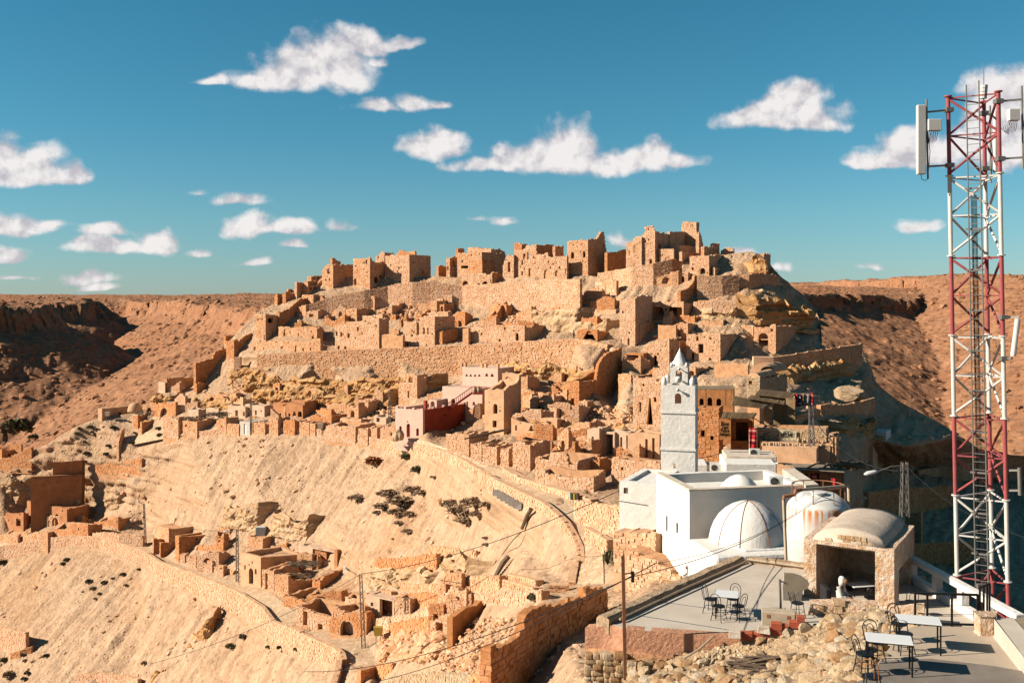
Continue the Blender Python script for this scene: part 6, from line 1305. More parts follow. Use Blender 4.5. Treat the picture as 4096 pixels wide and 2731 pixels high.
boulder('A7', 1960, 2246, 565, 702, 128, 'boulder', 'huge flat boulder lying on the shaded slope right of the stalls', depth=3.5)
# canopy stall behind the mosque
cs = thing('market_canopy', 'plank canopy over a stall with red clothes behind the mosque', 'canopy', Wp(*P('A7', 1850, 1520), 80))
A = Wp(*P('A7', 1640, 1352), 77); B = Wp(*P('A7', 2060, 1385), 76); Cc = Wp(*P('A7', 2110, 1320), 84); Dd = Wp(*P('A7', 1440, 1292), 86)
for k in range(12):
    f0, f1 = k/12+.004, (k+1)/12-.004; mb = MB(); a0, a1, b0, b1 = A.lerp(Dd, f0), A.lerp(Dd, f1), B.lerp(Cc, f0), B.lerp(Cc, f1); j = UP*random.uniform(-.02, .04)
    mb.prism([a0+j, b0+j, b1+j, a1+j], -UP*.06); mb.build('board', M['plank'], cs)
for x, y in ((1660, 1360), (1910, 1380), (2050, 1392)): mb = MB(); p = Wp(*P('A7', x, y), 77); mb.tube([p, p-UP*3], .07, 6); mb.build('post', M['wood'], cs)
for x0, y0, x1, y1 in ((1720, 1355, 1830, 1300), (1860, 1372, 1905, 1312)): mb = MB(); mb.bar(Wp(*P('A7', x0, y0), 77)+UP*.12, Wp(*P('A7', x1, y1), 82)+UP*.12, .14, .08); mb.build('loose_board', M['wood'], cs)
house('A7', 2060, 1580, 2080, 1370, 1530, 'dark back room of the canopy stall', F=[(1600,1385,1720,1525),(1745,1385,1830,1525)], core='brown', stones=False, d=84, yaw=10, depth=3)
cloth('A7', 1942, 1440, 1975, 1520, 76.5, 'redcloth', 'bright red garment hanging under the plank canopy', 'hanging_garment', 'garment'); cloth('A7', 1760, 1395, 1800, 1520, 78, 'rug_red', 'dark red rug hanging deep under the plank canopy')
# ------------------------------------------------------------ pink guest house
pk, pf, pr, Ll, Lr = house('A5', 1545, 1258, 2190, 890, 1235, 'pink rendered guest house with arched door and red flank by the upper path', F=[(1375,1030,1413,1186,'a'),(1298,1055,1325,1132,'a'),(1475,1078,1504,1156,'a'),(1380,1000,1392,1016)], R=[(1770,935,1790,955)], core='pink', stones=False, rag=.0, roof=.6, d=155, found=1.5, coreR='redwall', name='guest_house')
for (x0, y0, x1, y1) in ((1378, 1036, 1411, 1186), (1300, 1060, 1323, 1131), (1478, 1084, 1502, 1155)):
    a, z0 = pf.sz(*P('A5', x0, y1)); b, z1 = pf.sz(*P('A5', x1, y0)); mb = MB(); mb.box(pf.at((a+b)/2, (z0+z1)/2, -.28), (abs(b-a)/2, .03, (z1-z0)/2), (pf.e, pf.n, UP)); mb.build('door' if x0 == 1378 else 'window', M['redpaint'], pk)
zt_ = pf.sz(*P('A5', 1545, 890))[1]
for pl_, L_0, k in ((pf, Ll, 3), (pr, Lr, 6)):
    for j in range(k+1):
        mb = MB(); mb.box(pl_.at(.25+(L_0-.5)*j/k, zt_+.12, -.25), (.2, .23, .16), (pl_.e, pl_.n, UP)); mb.build('parapet_post', M['pink'], pk)
    mb = MB(); mb.bar(pl_.at(.4, zt_+.2, -.25), pl_.at(L_0-.4, zt_+.2, -.25), .06); mb.build('rail', M['redpaint'], pk)
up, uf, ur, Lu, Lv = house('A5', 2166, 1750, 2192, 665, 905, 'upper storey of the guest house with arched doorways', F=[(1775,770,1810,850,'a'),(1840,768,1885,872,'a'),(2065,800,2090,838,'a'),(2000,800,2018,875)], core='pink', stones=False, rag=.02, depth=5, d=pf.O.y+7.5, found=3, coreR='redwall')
house('A5', 1690, 1612, 1800, 785, 890, 'small pink stair hut with an arched niche on the guest house roof', F=[(1625,795,1669,884,'a')], core='pink', stones=False, rag=.0, d=pf.O.y+5, depth=3, found=2)
solid('A5', 1575, 1552, 1580, 790, 890, pf.O.y+2.5, 33, 'redwall', thing('chimney', 'dark red square chimney on the guest house roof', 'chimney', Wp(*P('A5', 1562, 890), pf.O.y+2.5)), 'shaft', depth=.5, bevel=.02, found=.5)
sc_ = thing('staircase', 'red steel outdoor stair climbing to the upper terrace of the guest house', 'stairs', Wp(*P('A5', 1800, 890), pf.O.y+5.5)); d0 = pf.O.y+5.5
A = Wp(*P('A5', 1795, 895), d0); B = Wp(*P('A5', 2060, 712), d0)
for off in (0, 1.0):
    mb = MB(); mb.bar(A+Vector((0, off, 0)), B+Vector((0, off, 0)), .06, .28); mb.build('stringer', M['redpaint'], sc_)
    mb = MB(); mb.bar(A+Vector((0, off, 1.0)), B+Vector((0, off, 1.0)), .07); hr_ = mb.build('handrail', M['redpaint'], sc_)
    for k in range(12): p = A.lerp(B, (k+.5)/12)+Vector((0, off, 0)); mb = MB(); mb.bar(p, p+UP*1.0, .04); mb.build('baluster', M['redpaint'], hr_)
for k in range(14): p = A.lerp(B, (k+.5)/14)+Vector((0, .5, 0)); mb = MB(); mb.box(p, (.16, .5, .025)); mb.build('step', M['plank'], sc_)
ld = thing('landing', 'red steel landing at the head of the outdoor stair', 'landing', B); mb = MB(); mb.box(B+Vector((1.2, .6, -.05)), (1.3, .8, .06)); mb.build('deck', M['redpaint'], ld)
for k in range(5): mb = MB(); mb.bar(B+Vector((.05+k*.55, 0, 0)), B+Vector((.05+k*.55, 0, 1.0)), .04); mb.build('baluster', M['redpaint'], ld)
mb = MB(); mb.bar(B+UP*1.0, B+Vector((2.5, 0, 1.0)), .06); mb.build('handrail', M['redpaint'], ld)
tp, tf, tr, Lt, _ = house('A6', 500, 128, 545, 322, 530, 'topmost pink terrace wall with a row of small triangular openings', F=[(158,380,190,404,'t'),(200,382,232,406,'t'),(246,384,278,406,'t'),(290,382,322,406,'t'),(364,372,402,404,'t'),(420,376,460,408,'t')], core='pink', stones=False, rag=.02, depth=5, doff=-1)
zt_ = tf.sz(*P('A6', 500, 322))[1]
for x in (150, 325, 365, 490): s_ = tf.sz(*P('A6', x, 320))[0]; mb = MB(); mb.box(tf.at(s_, zt_+.35, -.25), (.22, .22, .38), (tf.e, tf.n, UP)); mb.build('merlon', M['plaster'], tp)
stp = thing('entrance_steps', 'pale pink entrance steps before the guest house door', 'steps', Wp(*P('A5', 1400, 1255), pf.O.y-1.2)); solid('A5', 1540, 1262, 1548, 1215, 1262, pf.O.y-1.6, 33, 'pink', stp, 'platform', depth=1.8, bevel=.03, found=.3); solid('A5', 1460, 1340, 1465, 1188, 1220, pf.O.y-.9, 33, 'pink', stp, 'top_step', depth=1.2, bevel=.03, found=.5); solid('A5', 1545, 1412, 1550, 1228, 1268, pf.O.y-2.2, 33, 'pink', stp, 'low_wall', depth=.4, bevel=.03, found=.3)
for k in range(7):
    o = jp.copy(); COL.objects.link(o); o.location = Wp(*P('A5', 1245+13*k, 1205+random.uniform(-6, 10)), pf.O.y-1.0+random.uniform(-.3, .3)); s_ = random.uniform(1.7, 2.3); o.scale = (s_, s_, s_); tag(o, 'large pale clay jar huddled left of the guest house steps', 'jar', 'jars beside the guest house steps')
for k in range(4):
    o = jp.copy(); COL.objects.link(o); o.location = Wp(*P('A5', 2085+22*k, 725), d0+1.0); s_ = random.uniform(1.6, 2.0); o.scale = (s_, s_, s_); tag(o, 'large clay jar on the stair landing of the guest house', 'jar', 'jars on the stair landing')

# ------------------------------------------------------------ the near roof terrace
ZT = -10.4
def poly_slab(name, pts, z, th, mat, parent=None): mb = MB(); mb.prism([Vector((x, y, z)) for x, y in pts], Vector((0, 0, -th))); return mb.build(name, M[mat], parent)
TA = atzc('B7', 392, 958, ZT); TB = atzc('B7', 1805, 312, ZT); TC = Vector((14.95, 36.0, ZT)); TD = Vector((15.15, 27.4, ZT)); TE = atzc('B7', 2100, 1130, ZT); TF = atzc('B7', 530, 1002, ZT)
rt_ = thing('roof_terrace', 'flat cement roof terrace with chairs in the foreground', 'roof', TE)
poly_slab('screed', [(p.x, p.y) for p in (TA, TB, TC, TD, TE, TF)], ZT, .3, 'concrete', rt_)
poly_slab('core', [(TA.x+.5, TA.y+.3), (TB.x, TB.y-.6), (TC.x-.3, TC.y-.5), (TD.x-.3, TD.y+.4), (TE.x, TE.y+.5)], ZT-.31, 8, 'core', rt_)
def kerb(a, b, w, h, mat, name, parent, rough=.05, seg=24):
    a = Vector(a); b = Vector(b); e = (b-a); n = Vector((e.y, -e.x, 0)).normalized()*w; V = []; fs = []
    for i in range(seg+1):
        p = a.lerp(b, i/seg); V += [p, p+UP*h*.85, p+n*.15+UP*h, p+n*.8+UP*h, p+n+UP*h*.8, p+n]
    for i in range(seg):
        for k in range(5): fs.append((i*6+k, i*6+k+1, (i+1)*6+k+1, (i+1)*6+k))
    fs += [(0, 1, 2, 3, 4, 5), tuple(seg*6+k for k in (5, 4, 3, 2, 1, 0))]
    mb = MB(); mb.add(V, fs); mb.rough(rough, 3.0); return mb.build(name, M[mat], parent)
M['kerbstone'] = simple('crumbling_kerb', (.60, .44, .28), .95, noise=.45, nscale=4, bmp=1, bscale=12, bdist=.06)
kerb(TA+Vector((-.1, 0, 0))-UP*.3, TB+Vector((-.1, .05, 0))-UP*.3, -.5, .52, 'kerbstone', 'left_parapet', rt_); kerb(TB-UP*.3+Vector((0, -.05, 0)), TC-UP*.3, -.45, .5, 'kerbstone', 'far_parapet', rt_)
mb = MB(); e_ = (TB-TA).normalized(); n_ = Vector((e_.y, -e_.x, 0)); mb.tube([TA+n_*.08+UP*.12+e_*.3, TA.lerp(TB, .5)+n_*.06+UP*.15, TB+n_*.08+UP*.13-e_*.1], .035, 8); mb.build('wall_pipe', M['ivorypipe'], rt_)
mb = MB(); e2 = (TC-TB).normalized(); n2 = Vector((e2.y, -e2.x, 0)); mb.tube([TB+n2*.1+UP*.16, TB+e2*2.6+n2*.1+UP*.12], .035, 8); mb.build('wall_pipe', M['ivorypipe'], rt_)
# rendered front edge, rubble masonry below it
fw = rwall('B7', [(105,990,1235,31.9),(300,975,1240,31.65),(392,962,1260,31.5),(535,1003,1290,31.1),(1000,1040,1330,30.75),(1440,1072,1320,30.45),(1720,1093,1300,30.25),(2110,1130,1290,29.95)], 'pinkish rendered front edge of the roof terrace with cracked coats', th=.4, core='pinkish', stones=False, found=.3, rag=.015, name='terrace_wall')
mb = MB(); mb.tube([Wp(*P('B7', 1435, 1085), 30.3), Wp(*P('B7', 1300, 1210), 29.9), Wp(*P('B7', 1130, 1315), 29.6)], .03, 6); mb.build('overflow_pipe', M['ivorypipe'], fw)
sw = rwall('B7', [(110,1225,1700,31.7),(300,1235,1700,31.4),(540,1250,1700,30.95),(1000,1320,1800,30.6)], 'rubble stone wall under the terrace front at the left corner', th=.8, core='core', stones=False, found=4, rag=.05, name='rubble_wall')
def stone_mesh(k):
    import bmesh
    bm = bmesh.new(); bmesh.ops.create_icosphere(bm, subdivisions=2, radius=1); q = np.array([tuple(v.co) for v in bm.verts]); rs = np.random.RandomState(40+k)
    for j in range(11):
        a = rs.randn(3); a /= np.linalg.norm(a); q -= np.maximum(0, q@a-rs.uniform(.5, .8))[:, None]*a
    q /= np.abs(q).max(0); me = bpy.data.meshes.new('stone'); me.from_pydata([tuple(v) for v in q], [], [tuple(v.index for v in f.verts) for f in bm.faces]); bm.free(); return me
SM = [stone_mesh(k) for k in range(14)]
def block_mesh(k):
    import bmesh
    bm = bmesh.new(); bmesh.ops.create_cube(bm, size=2); bmesh.ops.subdivide_edges(bm, edges=bm.edges[:], cuts=2, use_grid_fill=True); rs = np.random.RandomState(60+k)
    for v in bm.verts:
        c = v.co; m = sum(abs(x) > .9 for x in c); v.co = c*(1-.09*max(0, m-1))*rs.uniform(.93, 1.05)
    me = bpy.data.meshes.new('stone'); bm.to_mesh(me); bm.free(); me.polygons.foreach_set('use_smooth', np.zeros(len(me.polygons), bool)); return me
SB = [block_mesh(k) for k in range(10)]
for me in SB: me.materials.append(M['loose_stone'])
for me in SM: me.materials.append(M['loose_stone'] if 'loose_stone' in M else M['stone_near'])
def place_stone(parent, p, s, rot=None, pool=None):
    o = bpy.data.objects.new('stone', random.choice(pool or SM)); link(o, parent); o.location = Vector(p)-Vector(parent['_o']); o.scale = s; o.rotation_euler = rot or (random.uniform(-.5, .5), random.uniform(-.5, .5), random.uniform(0, 6.3)); return o
# coursed stones of the corner wall
for (x0, x1) in ((108, 300), (300, 540), (540, 760)):
    d_a, d_b = {108: (31.65, 31.35), 300: (31.35, 30.9), 540: (30.9, 30.7)}[x0]; y = 1245 if x0 < 500 else 1330
    while y < 1640:
        x = x0+random.uniform(-8, 8); hh = random.uniform(44, 78)
        while x < x1-8:
            w_ = random.uniform(50, 140); f = min(1, max(0, (x+w_/2-x0)/(x1-x0))); d = d_a+(d_b-d_a)*f; U, V = P('B7', x+w_/2, y+hh/2); p = Wp(U, V, d); s = .38265/FX*d
            place_stone(sw, p, (w_*s*.545, .2, hh*s*.55), (random.uniform(-.08, .08), random.uniform(-.07, .07), random.uniform(-.1, .1)), SB); x += w_*1.0
        y += hh*1.0
# the rubble heap
HPTS = [('B7',520,1420,30.7),('B7',520,1700,29.4),('B7',900,1385,30.3),('B7',900,1560,28.9),('B7',900,1800,27.5),('B7',1400,1375,29.9),('B7',1400,1568,27.8),('B7',1400,1800,26.4),('B7',1900,1320,29.4),('B7',1900,1568,26.6),('B7',1900,1800,25.0),('B7',2352,1180,29.0),('B7',2352,1568,25.4),('B7',2352,1800,24.0),
        ('C7',-20,250,29.6),('C7',60,200,29.8),('C7',190,150,30.3),('C7',330,200,29.2),('C7',390,330,26.2),('C7',250,330,27.0),('C7',260,500,24.4),('C7',100,420,25.0),('C7',120,560,23.4),('C7',140,690,22.8),('C7',0,470,24.2),('C7',0,800,22.3),('C7',-200,800,22.6),('C7',-150,350,27.6)]
hg_u = np.arange(2460, 3640, 9); hg_v = np.arange(2400, 2900, 9)
HI = tri_grid([(P(c, x, y)[0]/DS, P(c, x, y)[1]/DS, d) for c, x, y, d in HPTS], hg_u, hg_v)
hx, hy = np.meshgrid(hg_u, hg_v); ok = HI > 0; hd = np.where(ok, 1/np.maximum(HI, 1e-6), 0); hp = np.stack([(hx-2048)/FX*hd, hd, (VH-hy)/FX*hd], -1); hp[..., 2] += .07*fbm(hp*2.2, 4, 71)+.03*fbm(hp*7, 3, 72)
idx = -np.ones(ok.shape, int); idx[ok] = np.arange(ok.sum()); a, b, c_, e = idx[:-1, :-1], idx[:-1, 1:], idx[1:, 1:], idx[1:, :-1]; m_ = (a >= 0) & (b >= 0) & (c_ >= 0) & (e >= 0)
rh = thing('rubble_heap', 'heap of loose stones below the roof terrace in the foreground', 'rubble', Wp(*P('B7', 1900, 1560), 26.6))
M['rubble_earth'] = simple('rubble_earth', (.55, .40, .245), .97, noise=.4, nscale=2.5, bmp=1, bscale=11, bdist=.08)
mesh_np('earth', hp[ok], np.stack([a[m_], e[m_], c_[m_], b[m_]], -1), M['rubble_earth'], rh, rh['_o'], smooth=True)
def heap_d(U, V):
    i = int((U-hg_u[0])/9); j = int((V-hg_v[0])/9)
    if 0 <= i < len(hg_u) and 0 <= j < len(hg_v) and HI[j, i] > 0: return 1/HI[j, i]
rnd = random.Random(5); k = 0; acc_small = NP(); cnt = 0
while cnt < 290 and k < 6000:
    k += 1; U = rnd.uniform(2500, 3600); V = rnd.uniform(2470, 2760); d = heap_d(U, V)
    if d is None: continue
    xb, yb = (U-2300)/.38265, (V-2131)/.38265
    big = yb > 1400+max(0, xb-1900)*-.2 or U > 3320
    if not big and rnd.random() < .85: continue
    s = rnd.choice([.09, .12, .15, .19, .24, .28])*(.9 if U > 3350 else 1.0); p = Wp(U, V, d-.02)
    place_stone(rh, p, (s*rnd.uniform(.9, 1.5), s*rnd.uniform(.8, 1.2), s*rnd.uniform(.55, .9)), (rnd.uniform(-.4, .4), rnd.uniform(-.4, .4), rnd.uniform(0, 6.3))); cnt += 1
sv = []; sf = []
for k in range(2600):
    U = rnd.uniform(2500, 3620); V = rnd.uniform(2440, 2760); d = heap_d(U, V)
    if d is None: continue
    me = SM[k % 14]; s = rnd.uniform(.025, .11); p = Wp(U, V, d); q = np.array([tuple(v.co) for v in me.vertices])*np.array([s*rnd.uniform(.8, 1.5), s, s*.8]); a_ = rnd.uniform(0, 6.3); R_ = np.array([[math.cos(a_), -math.sin(a_), 0], [math.sin(a_), math.cos(a_), 0], [0, 0, 1]])
    b0 = sum(len(x) for x in sv); sv.append(q@R_.T+np.array(p)); sf.append(np.array([tuple(f.vertices) for f in me.polygons])+b0)
o = mesh_np('small_stones', np.concatenate(sv), np.concatenate(sf), M['stone_near'], rh, rh['_o']); stuff(o)
wp_ = thing('plank_pile', 'pile of broken weathered planks on the rubble heap', 'planks', Wp(*P('B7', 1950, 1420), 26.9))
for k in range(24):
    x, y = rnd.uniform(1700, 2150), rnd.uniform(1330, 1500); d = heap_d(*P('B7', x, y)) or 27; p = Wp(*P('B7', x, y), d-.15)+UP*.12; a_ = rnd.uniform(-.5, .7); L_0 = rnd.uniform(.5, 1.6); e_ = Vector((math.cos(a_), math.sin(a_)*.5, rnd.uniform(-.15, .2))).normalized()
    mb = MB(); mb.bar(p-e_*L_0/2, p+e_*L_0/2, rnd.uniform(.06, .16), .025); mb.build('plank', M['wood'], wp_)
# bricks and loose blocks on the terrace edge
def brick(p, e, n, w, h, dpt, label):
    t = thing('hollow_brick', label, 'brick', p-UP*h/2, 'hollow clay bricks on the terrace edge'); mb = MB(); mb.box(p, (w/2, dpt/2, h/2), (e, n, UP)); mb.build('body', M['brick'], t, bevel=.008)
    for k in range(4): mb = MB(); mb.box(p+UP*h*(-.36+.24*k)+n*(dpt/2+.002), (w/2*.97, .004, .006), (e, n, UP)); mb.build('groove', M['mast_red'], t)
fe = Vector((.97, -.235, 0)).normalized(); fn = Vector((fe.y, -fe.x, 0)); fn = fn if fn.y < 0 else -fn
BR = [((1740,1030,1855,1110),'first red brick from the left in the bottom course'),((1855,1040,1968,1118),'second red brick in the bottom course'),((1968,1050,2035,1128),'half brick ending the bottom course'),((2040,990,2160,1062),'brick in the middle course beside the upright brick'),((2048,930,2162,1006),'top brick of the small stack left of the upright one'),((2166,950,2226,1070),'red brick standing on end'),((2235,915,2352,988),'red brick on the pale block at the right'),((2318,860,2400,918),'brick lying with its holes toward the viewer')]
for k, ((x0, y0, x1, y1), lb) in enumerate(BR):
    d = 30.15-.02*k; U0, V0 = P('B7', x0, y0); U1, V1 = P('B7', x1, y1); p = Wp((U0+U1)/2, (V0+V1)/2, d); brick(p, fe, fn, (U1-U0)/FX*d*.98, (V1-V0)/FX*d*.96, .24, lb)
for (x0, y0, x1, y1), lb in (((1612,1015,1735,1095),'white mortar-smeared brick lump at the left end of the bricks'),((1912,968,2035,1045),'white crusted block on the second course of bricks'),((2092,1065,2225,1130),'pale limestone block under the upright brick'),((2228,990,2352,1080),'large pale limestone block right of the bricks')):
    d = 30.05; U0, V0 = P('B7', x0, y0); U1, V1 = P('B7', x1, y1); p = Wp((U0+U1)/2, (V0+V1)/2, d); mb = MB(); mb.box(p, ((U1-U0)/FX*d/2, .13, (V1-V0)/FX*d/2), (fe, fn, UP), jit=.025); o = mb.build('stone_block', M['white_old'], None, origin=p-UP*.1, bevel=.02); tag(o, lb, 'block')
wb = thing('meter_box', 'pale metal box standing behind the bricks on the terrace', 'box', atzc('B7', 2120, 990, ZT+.0)); mb = MB(); q = Wp(*P('B7', 2125, 920), 30.6); mb.box(q, (.5, .22, .33), (fe, fn, UP)); mb.build('casing', M['ivorypipe'], wb, bevel=.02)
for sx in (-.3, .3): mb = MB(); mb.box(q+fe*sx+fn*.225+UP*.2, (.05, .006, .05), (fe, fn, UP)); mb.build('rust_spot', M['rust'], wb)
cb = thing('concrete_stump', 'broken concrete stump with bent rebar on the terrace', 'stump', atzc('C6', 40, 680, ZT)); q = Vector(cb['_o']); mb = MB(); mb.box(q+UP*.2, (.3, .28, .24), (fe, fn, UP), jit=.04); mb.build('block', M['concrete_dark'], cb, bevel=.02)
for k in range(4): mb = MB(); a = q+fe*(-.2+.13*k)+UP*.42; mb.tube([a, a+UP*.14+fe*.02*k, a+UP*.2+fe*.05], .012, 5); mb.build('rebar', M['rust'], cb)
dm = atzc('B7', 2155, 945, ZT); ds = thing('antenna_mast', 'thin metal mast with a cream flat antenna on the terrace', 'antenna', Vector((dm.x, dm.y, ZT))); top = Wp(*P('B7', 2140, 500), dm.y); mb = MB(); mb.tube([Vector((dm.x, dm.y, ZT)), top+UP*.05], .04, 8); mb.build('mast', M['galv'], ds)
c0 = top+Vector((.13, -.03, -.03)); mb = MB(); mb.prism([c0+Vector((x, 0, z)) for x, z in ((0, -.3), (0, .3), (.3, .28), (.55, .2), (.76, .05), (.8, -.08), (.75, -.2), (.55, -.28))], Vector((0, .06, 0))); mb.build('dish', M['ivorypipe'], ds); mb = MB(); mb.bar(top, c0, .04); mb.build('bracket', M['galv'], ds)
mb = MB(); mb.tube([top+UP*.02, top+Vector((.02, -.05, -.5)), top+Vector((-.03, -.04, -1.2)), Vector((dm.x+.05, dm.y-.05, ZT+.1))], .012, 5); mb.build('cable', M['rubber'], ds)
# ------------------------------------------------------------ vaulted shelter
M['shelter'] = simple('shelter_render', (.76, .62, .49), .95, noise=.42, nscale=3.2, bmp=1, bscale=8, bdist=.09, dark=(.55, .33, .17))
ge, gf, gr, Lg, Lh = house('C6', 850, 130, 1012, 292, 775, 'roughly rendered stone shelter with a barrel vault and open arches on the terrace', F=[(228,305,698,728)], R=[(888,330,985,765)], core='shelter', stones=False, rag=.02, yaw=31, d=33, th=.42, found=2.0, roof=True, name='shelter', cat='shelter')
zt_ = gf.sz(*P('C6', 850, 292))[1]; nb = 18; ml = 14; V = []; fs = []; er = gr.e
for j in range(ml+1):
    for k in range(nb+1):
        t = math.pi*k/nb; V.append(gf.at(.3+(Lg-.6)*(.5-.5*math.cos(t)), zt_-.05+.52*math.sin(t)**.9)+er*(.02+(Lh-.04)*j/ml))
for j in range(ml):
    for k in range(nb): i = j*(nb+1)+k; fs.append((i, i+1, i+nb+2, i+nb+1))
fs += [tuple(range(nb, -1, -1)), tuple(ml*(nb+1)+k for k in range(nb+1))]; mb = MB(); mb.add(V, fs); mb.rough(.035, 1.4)
o = mb.build('vault', M['shelter_top'] if 'shelter_top' in M else M['plaster_pale'], ge, smooth=True)
acc = NP(); acc.add(stones_np(.75, Lg-.75, lambda q: zt_-.02+.34*np.sin(np.pi*np.clip((q-.5)/(Lg-1.0), 0, 1)), zt_+.02, [], gf.O-gf.n*.04, gf.e, gf.n, .2, prot=(.0, .06), hmul=.7)); acc.build('gable_stones', M['stone_near'], ge)
poly_slab('floor', [(q.x, q.y) for q in (gf.at(.1, 0)+er*.1, gf.at(Lg-.1, 0)+er*.1, gf.at(Lg-.1, 0)+er*(Lh-.1), gf.at(.1, 0)+er*(Lh-.1))], gf.O.z-.4, .4, 'concrete_dark', ge)
rwall('C6', [(175,728,870,32.55),(450,716,885,32.25),(720,735,905,31.9)], 'rendered stone bench wall in front of the shelter', th=.55, core='shelter', st='stone_near', size=.3, keep=.45, found=.6, rag=.02, name='bench_wall', cap=None)
rwall('C6', [(850,770,900,31.6),(960,760,880,31.4),(1080,752,855,31.2)], 'low rendered stone stub right of the shelter pier', th=.5, core='shelter', st='stone_near', size=.3, keep=.45, found=1.5, rag=.02, name='stub_wall')
# ------------------------------------------------------------ cafe terrace lower right
ZL = -8.6
lt = thing('cafe_terrace', 'cement cafe terrace with two white tables at the lower right', 'terrace', atzc('C7', 700, 600, ZL))
pts = [atzc('C7', x, y, ZL) for x, y in ((-420,900),(-60,770),(140,690),(255,525),(395,345),(470,305),(560,291),(990,303),(1000,368),(1112,372),(1240,560),(1420,760),(1420,900))]
poly_slab('screed', [(p.x, p.y) for p in pts], ZL, .12, 'concrete_warm' if 'concrete_warm' in M else 'concrete', lt)
cx_, cy_ = sum(p.x for p in pts)/len(pts), sum(p.y for p in pts)/len(pts); poly_slab('base', [(cx_+(p.x-cx_)*.97, cy_+(p.y-cy_)*.97) for p in pts], ZL-.13, 9, 'core', lt)
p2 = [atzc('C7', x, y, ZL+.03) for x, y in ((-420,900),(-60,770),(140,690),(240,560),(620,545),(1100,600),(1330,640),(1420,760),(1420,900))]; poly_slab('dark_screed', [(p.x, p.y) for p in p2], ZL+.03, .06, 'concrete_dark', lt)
kw = thing('kerb_wall', 'cement kerb wall along the right edge of the cafe terrace', 'wall', atzc('C7', 1112, 372, ZL)); a = atzc('C7', 1112, 375, ZL); b = atzc('C7', 1420, 770, ZL); n_ = Vector((.9, .25, 0))
mb = MB(); mb.prism([a, b, b+n_*.6, a+n_*.6], UP*.42); mb.build('wall', M['concrete'], kw, bevel=.03); mb = MB(); a2 = atzc('C7', 1000, 370, ZL); mb.prism([a2, a, a+n_*.3+Vector((0, .35, 0)), a2+Vector((.02, .35, 0))], UP*.5); mb.build('end_stub', M['shelter'], kw, bevel=.03)
pd = thing('plank_deck', 'weathered plank deck beyond the kerb wall', 'deck', a+n_*.65)
for k in range(9): mb = MB(); s0 = a+n_*(.64+.17*k)+UP*.36; s1 = b+n_*(.64+.17*k)+UP*.36; w_ = n_*.155; mb.prism([s0, s1, s1+w_, s0+w_], UP*.04); mb.build('plank', M['plank'], pd)
# iron fence
fp = [atzc('C7', x, y, ZL) for x, y in ((503, 287), (597, 291), (787, 297), (985, 303))]; fc = thing('iron_fence', 'low black iron fence with thin wires behind the cafe tables', 'fence', fp[2])
for p in fp: mb = MB(); mb.bar(p, p+UP*.86, .045); mb.build('post', M['black'], fc)
for z_, w_ in ((.84, .055), (.06, .05)): mb = MB(); mb.bar(fp[0]+UP*z_, fp[3]+UP*z_, w_); mb.build('rail', M['black'], fc)
for z_ in (.56, .33): mb = MB(); mb.tube([fp[0]+UP*z_, fp[1]+UP*(z_-.03), fp[2]+UP*(z_-.02), fp[3]+UP*z_], .008, 5); mb.build('wire', M['black'], fc)
gt = thing('iron_gate', 'small black iron gate at the right end of the fence', 'gate', fp[3]); g1 = fp[3]+Vector((.42, .35, 0)); mb = MB()
for f in (0, .4, .75, 1): p = fp[3].lerp(g1, f)+Vector((.06, 0, 0)); mb = MB(); mb.bar(p, p+UP*1.05, .04); mb.build('bar', M['black'], gt)
mb = MB(); mb.bar(fp[3]+Vector((.06, 0, 1.03)), g1+Vector((.06, 0, 1.03)), .045); mb.build('top_rail', M['black'], gt)
# white balustrade
bl = thing('balustrade', 'white concrete balustrade running back beside the mast', 'balustrade', (15.0, 32, ZT)); b0 = Vector((14.55, 36.2, -9.55)); b1 = Vector((15.12, 29.6, -9.55)); mb = MB(); mb.bar(b0, b1, .3, .2); mb.build('top_rail', M['white'], bl, bevel=.03); mb = MB(); mb.bar(b0-UP*.72, b1-UP*.72, .28, .3); mb.build('plinth', M['white'], bl, bevel=.03)
for f in (.0, .27, .52, .76, .985): p = b0.lerp(b1, f); mb = MB(); mb.bar(p-UP*.08, p-UP*.62, .24, .34, up=(0, 1, 0)); mb.build('pillar', M['white'], bl)
# ------------------------------------------------------------ tables and chairs
def chair(p, ang, label, group=None, rust=False):
    t = thing('cafe_chair', label, 'chair', p, group); e = Vector((math.cos(ang), math.sin(ang), 0)); s = Vector((-e.y, e.x, 0)); O = Vector(p)   # e points to the front of the seat
    mb = MB(); mb.lathe(O+UP*.44, [(.19, 0), (.205, .015), (.2, .035), (.0001, .04)], 20); mb.build('seat', M['black'], t)
    def up(h, back, w): return O+UP*h-e*back+s*w
    for sx in (-1, 1):
        for fx in (-1, 1):
            mb = MB(); mb.tube([O+UP*.44+e*fx*.13+s*sx*.13, O+UP*.2+e*fx*.155+s*sx*.155, O+e*fx*.19+s*sx*.19], .012, 6); mb.build('leg', M['black'], t)
    mb = MB(); mb.tube([O+UP*.2+(e*math.cos(a)+s*math.sin(a))*.2 for a in np.linspace(0, 2*math.pi, 18)[:-1]], .009, 5, closed=True); mb.build('stretcher_ring', M['black'], t)
    for w_, h_ in ((.17, .90), (.085, .80)):
        pts = [up(.45, .15, -w_)]+[up(.45+(h_-.45-w_)*f, .15+.07*f, -w_*(1+.08*f)) for f in (.5, 1)]+[up(h_-w_+w_*math.sin(a), .22+.02*math.sin(a), -w_*1.08*math.cos(a)) for a in np.linspace(.3, math.pi-.3, 7)]+[up(.45+(h_-.45-w_)*f, .15+.07*f, w_*(1+.08*f)) for f in (1, .5)]+[up(.45, .15, w_)]
        mb = MB(); mb.tube(pts, .012 if w_ > .1 else .009, 6); mb.build('back_hoop', M['rust' if rust else 'black'], t)
    return t
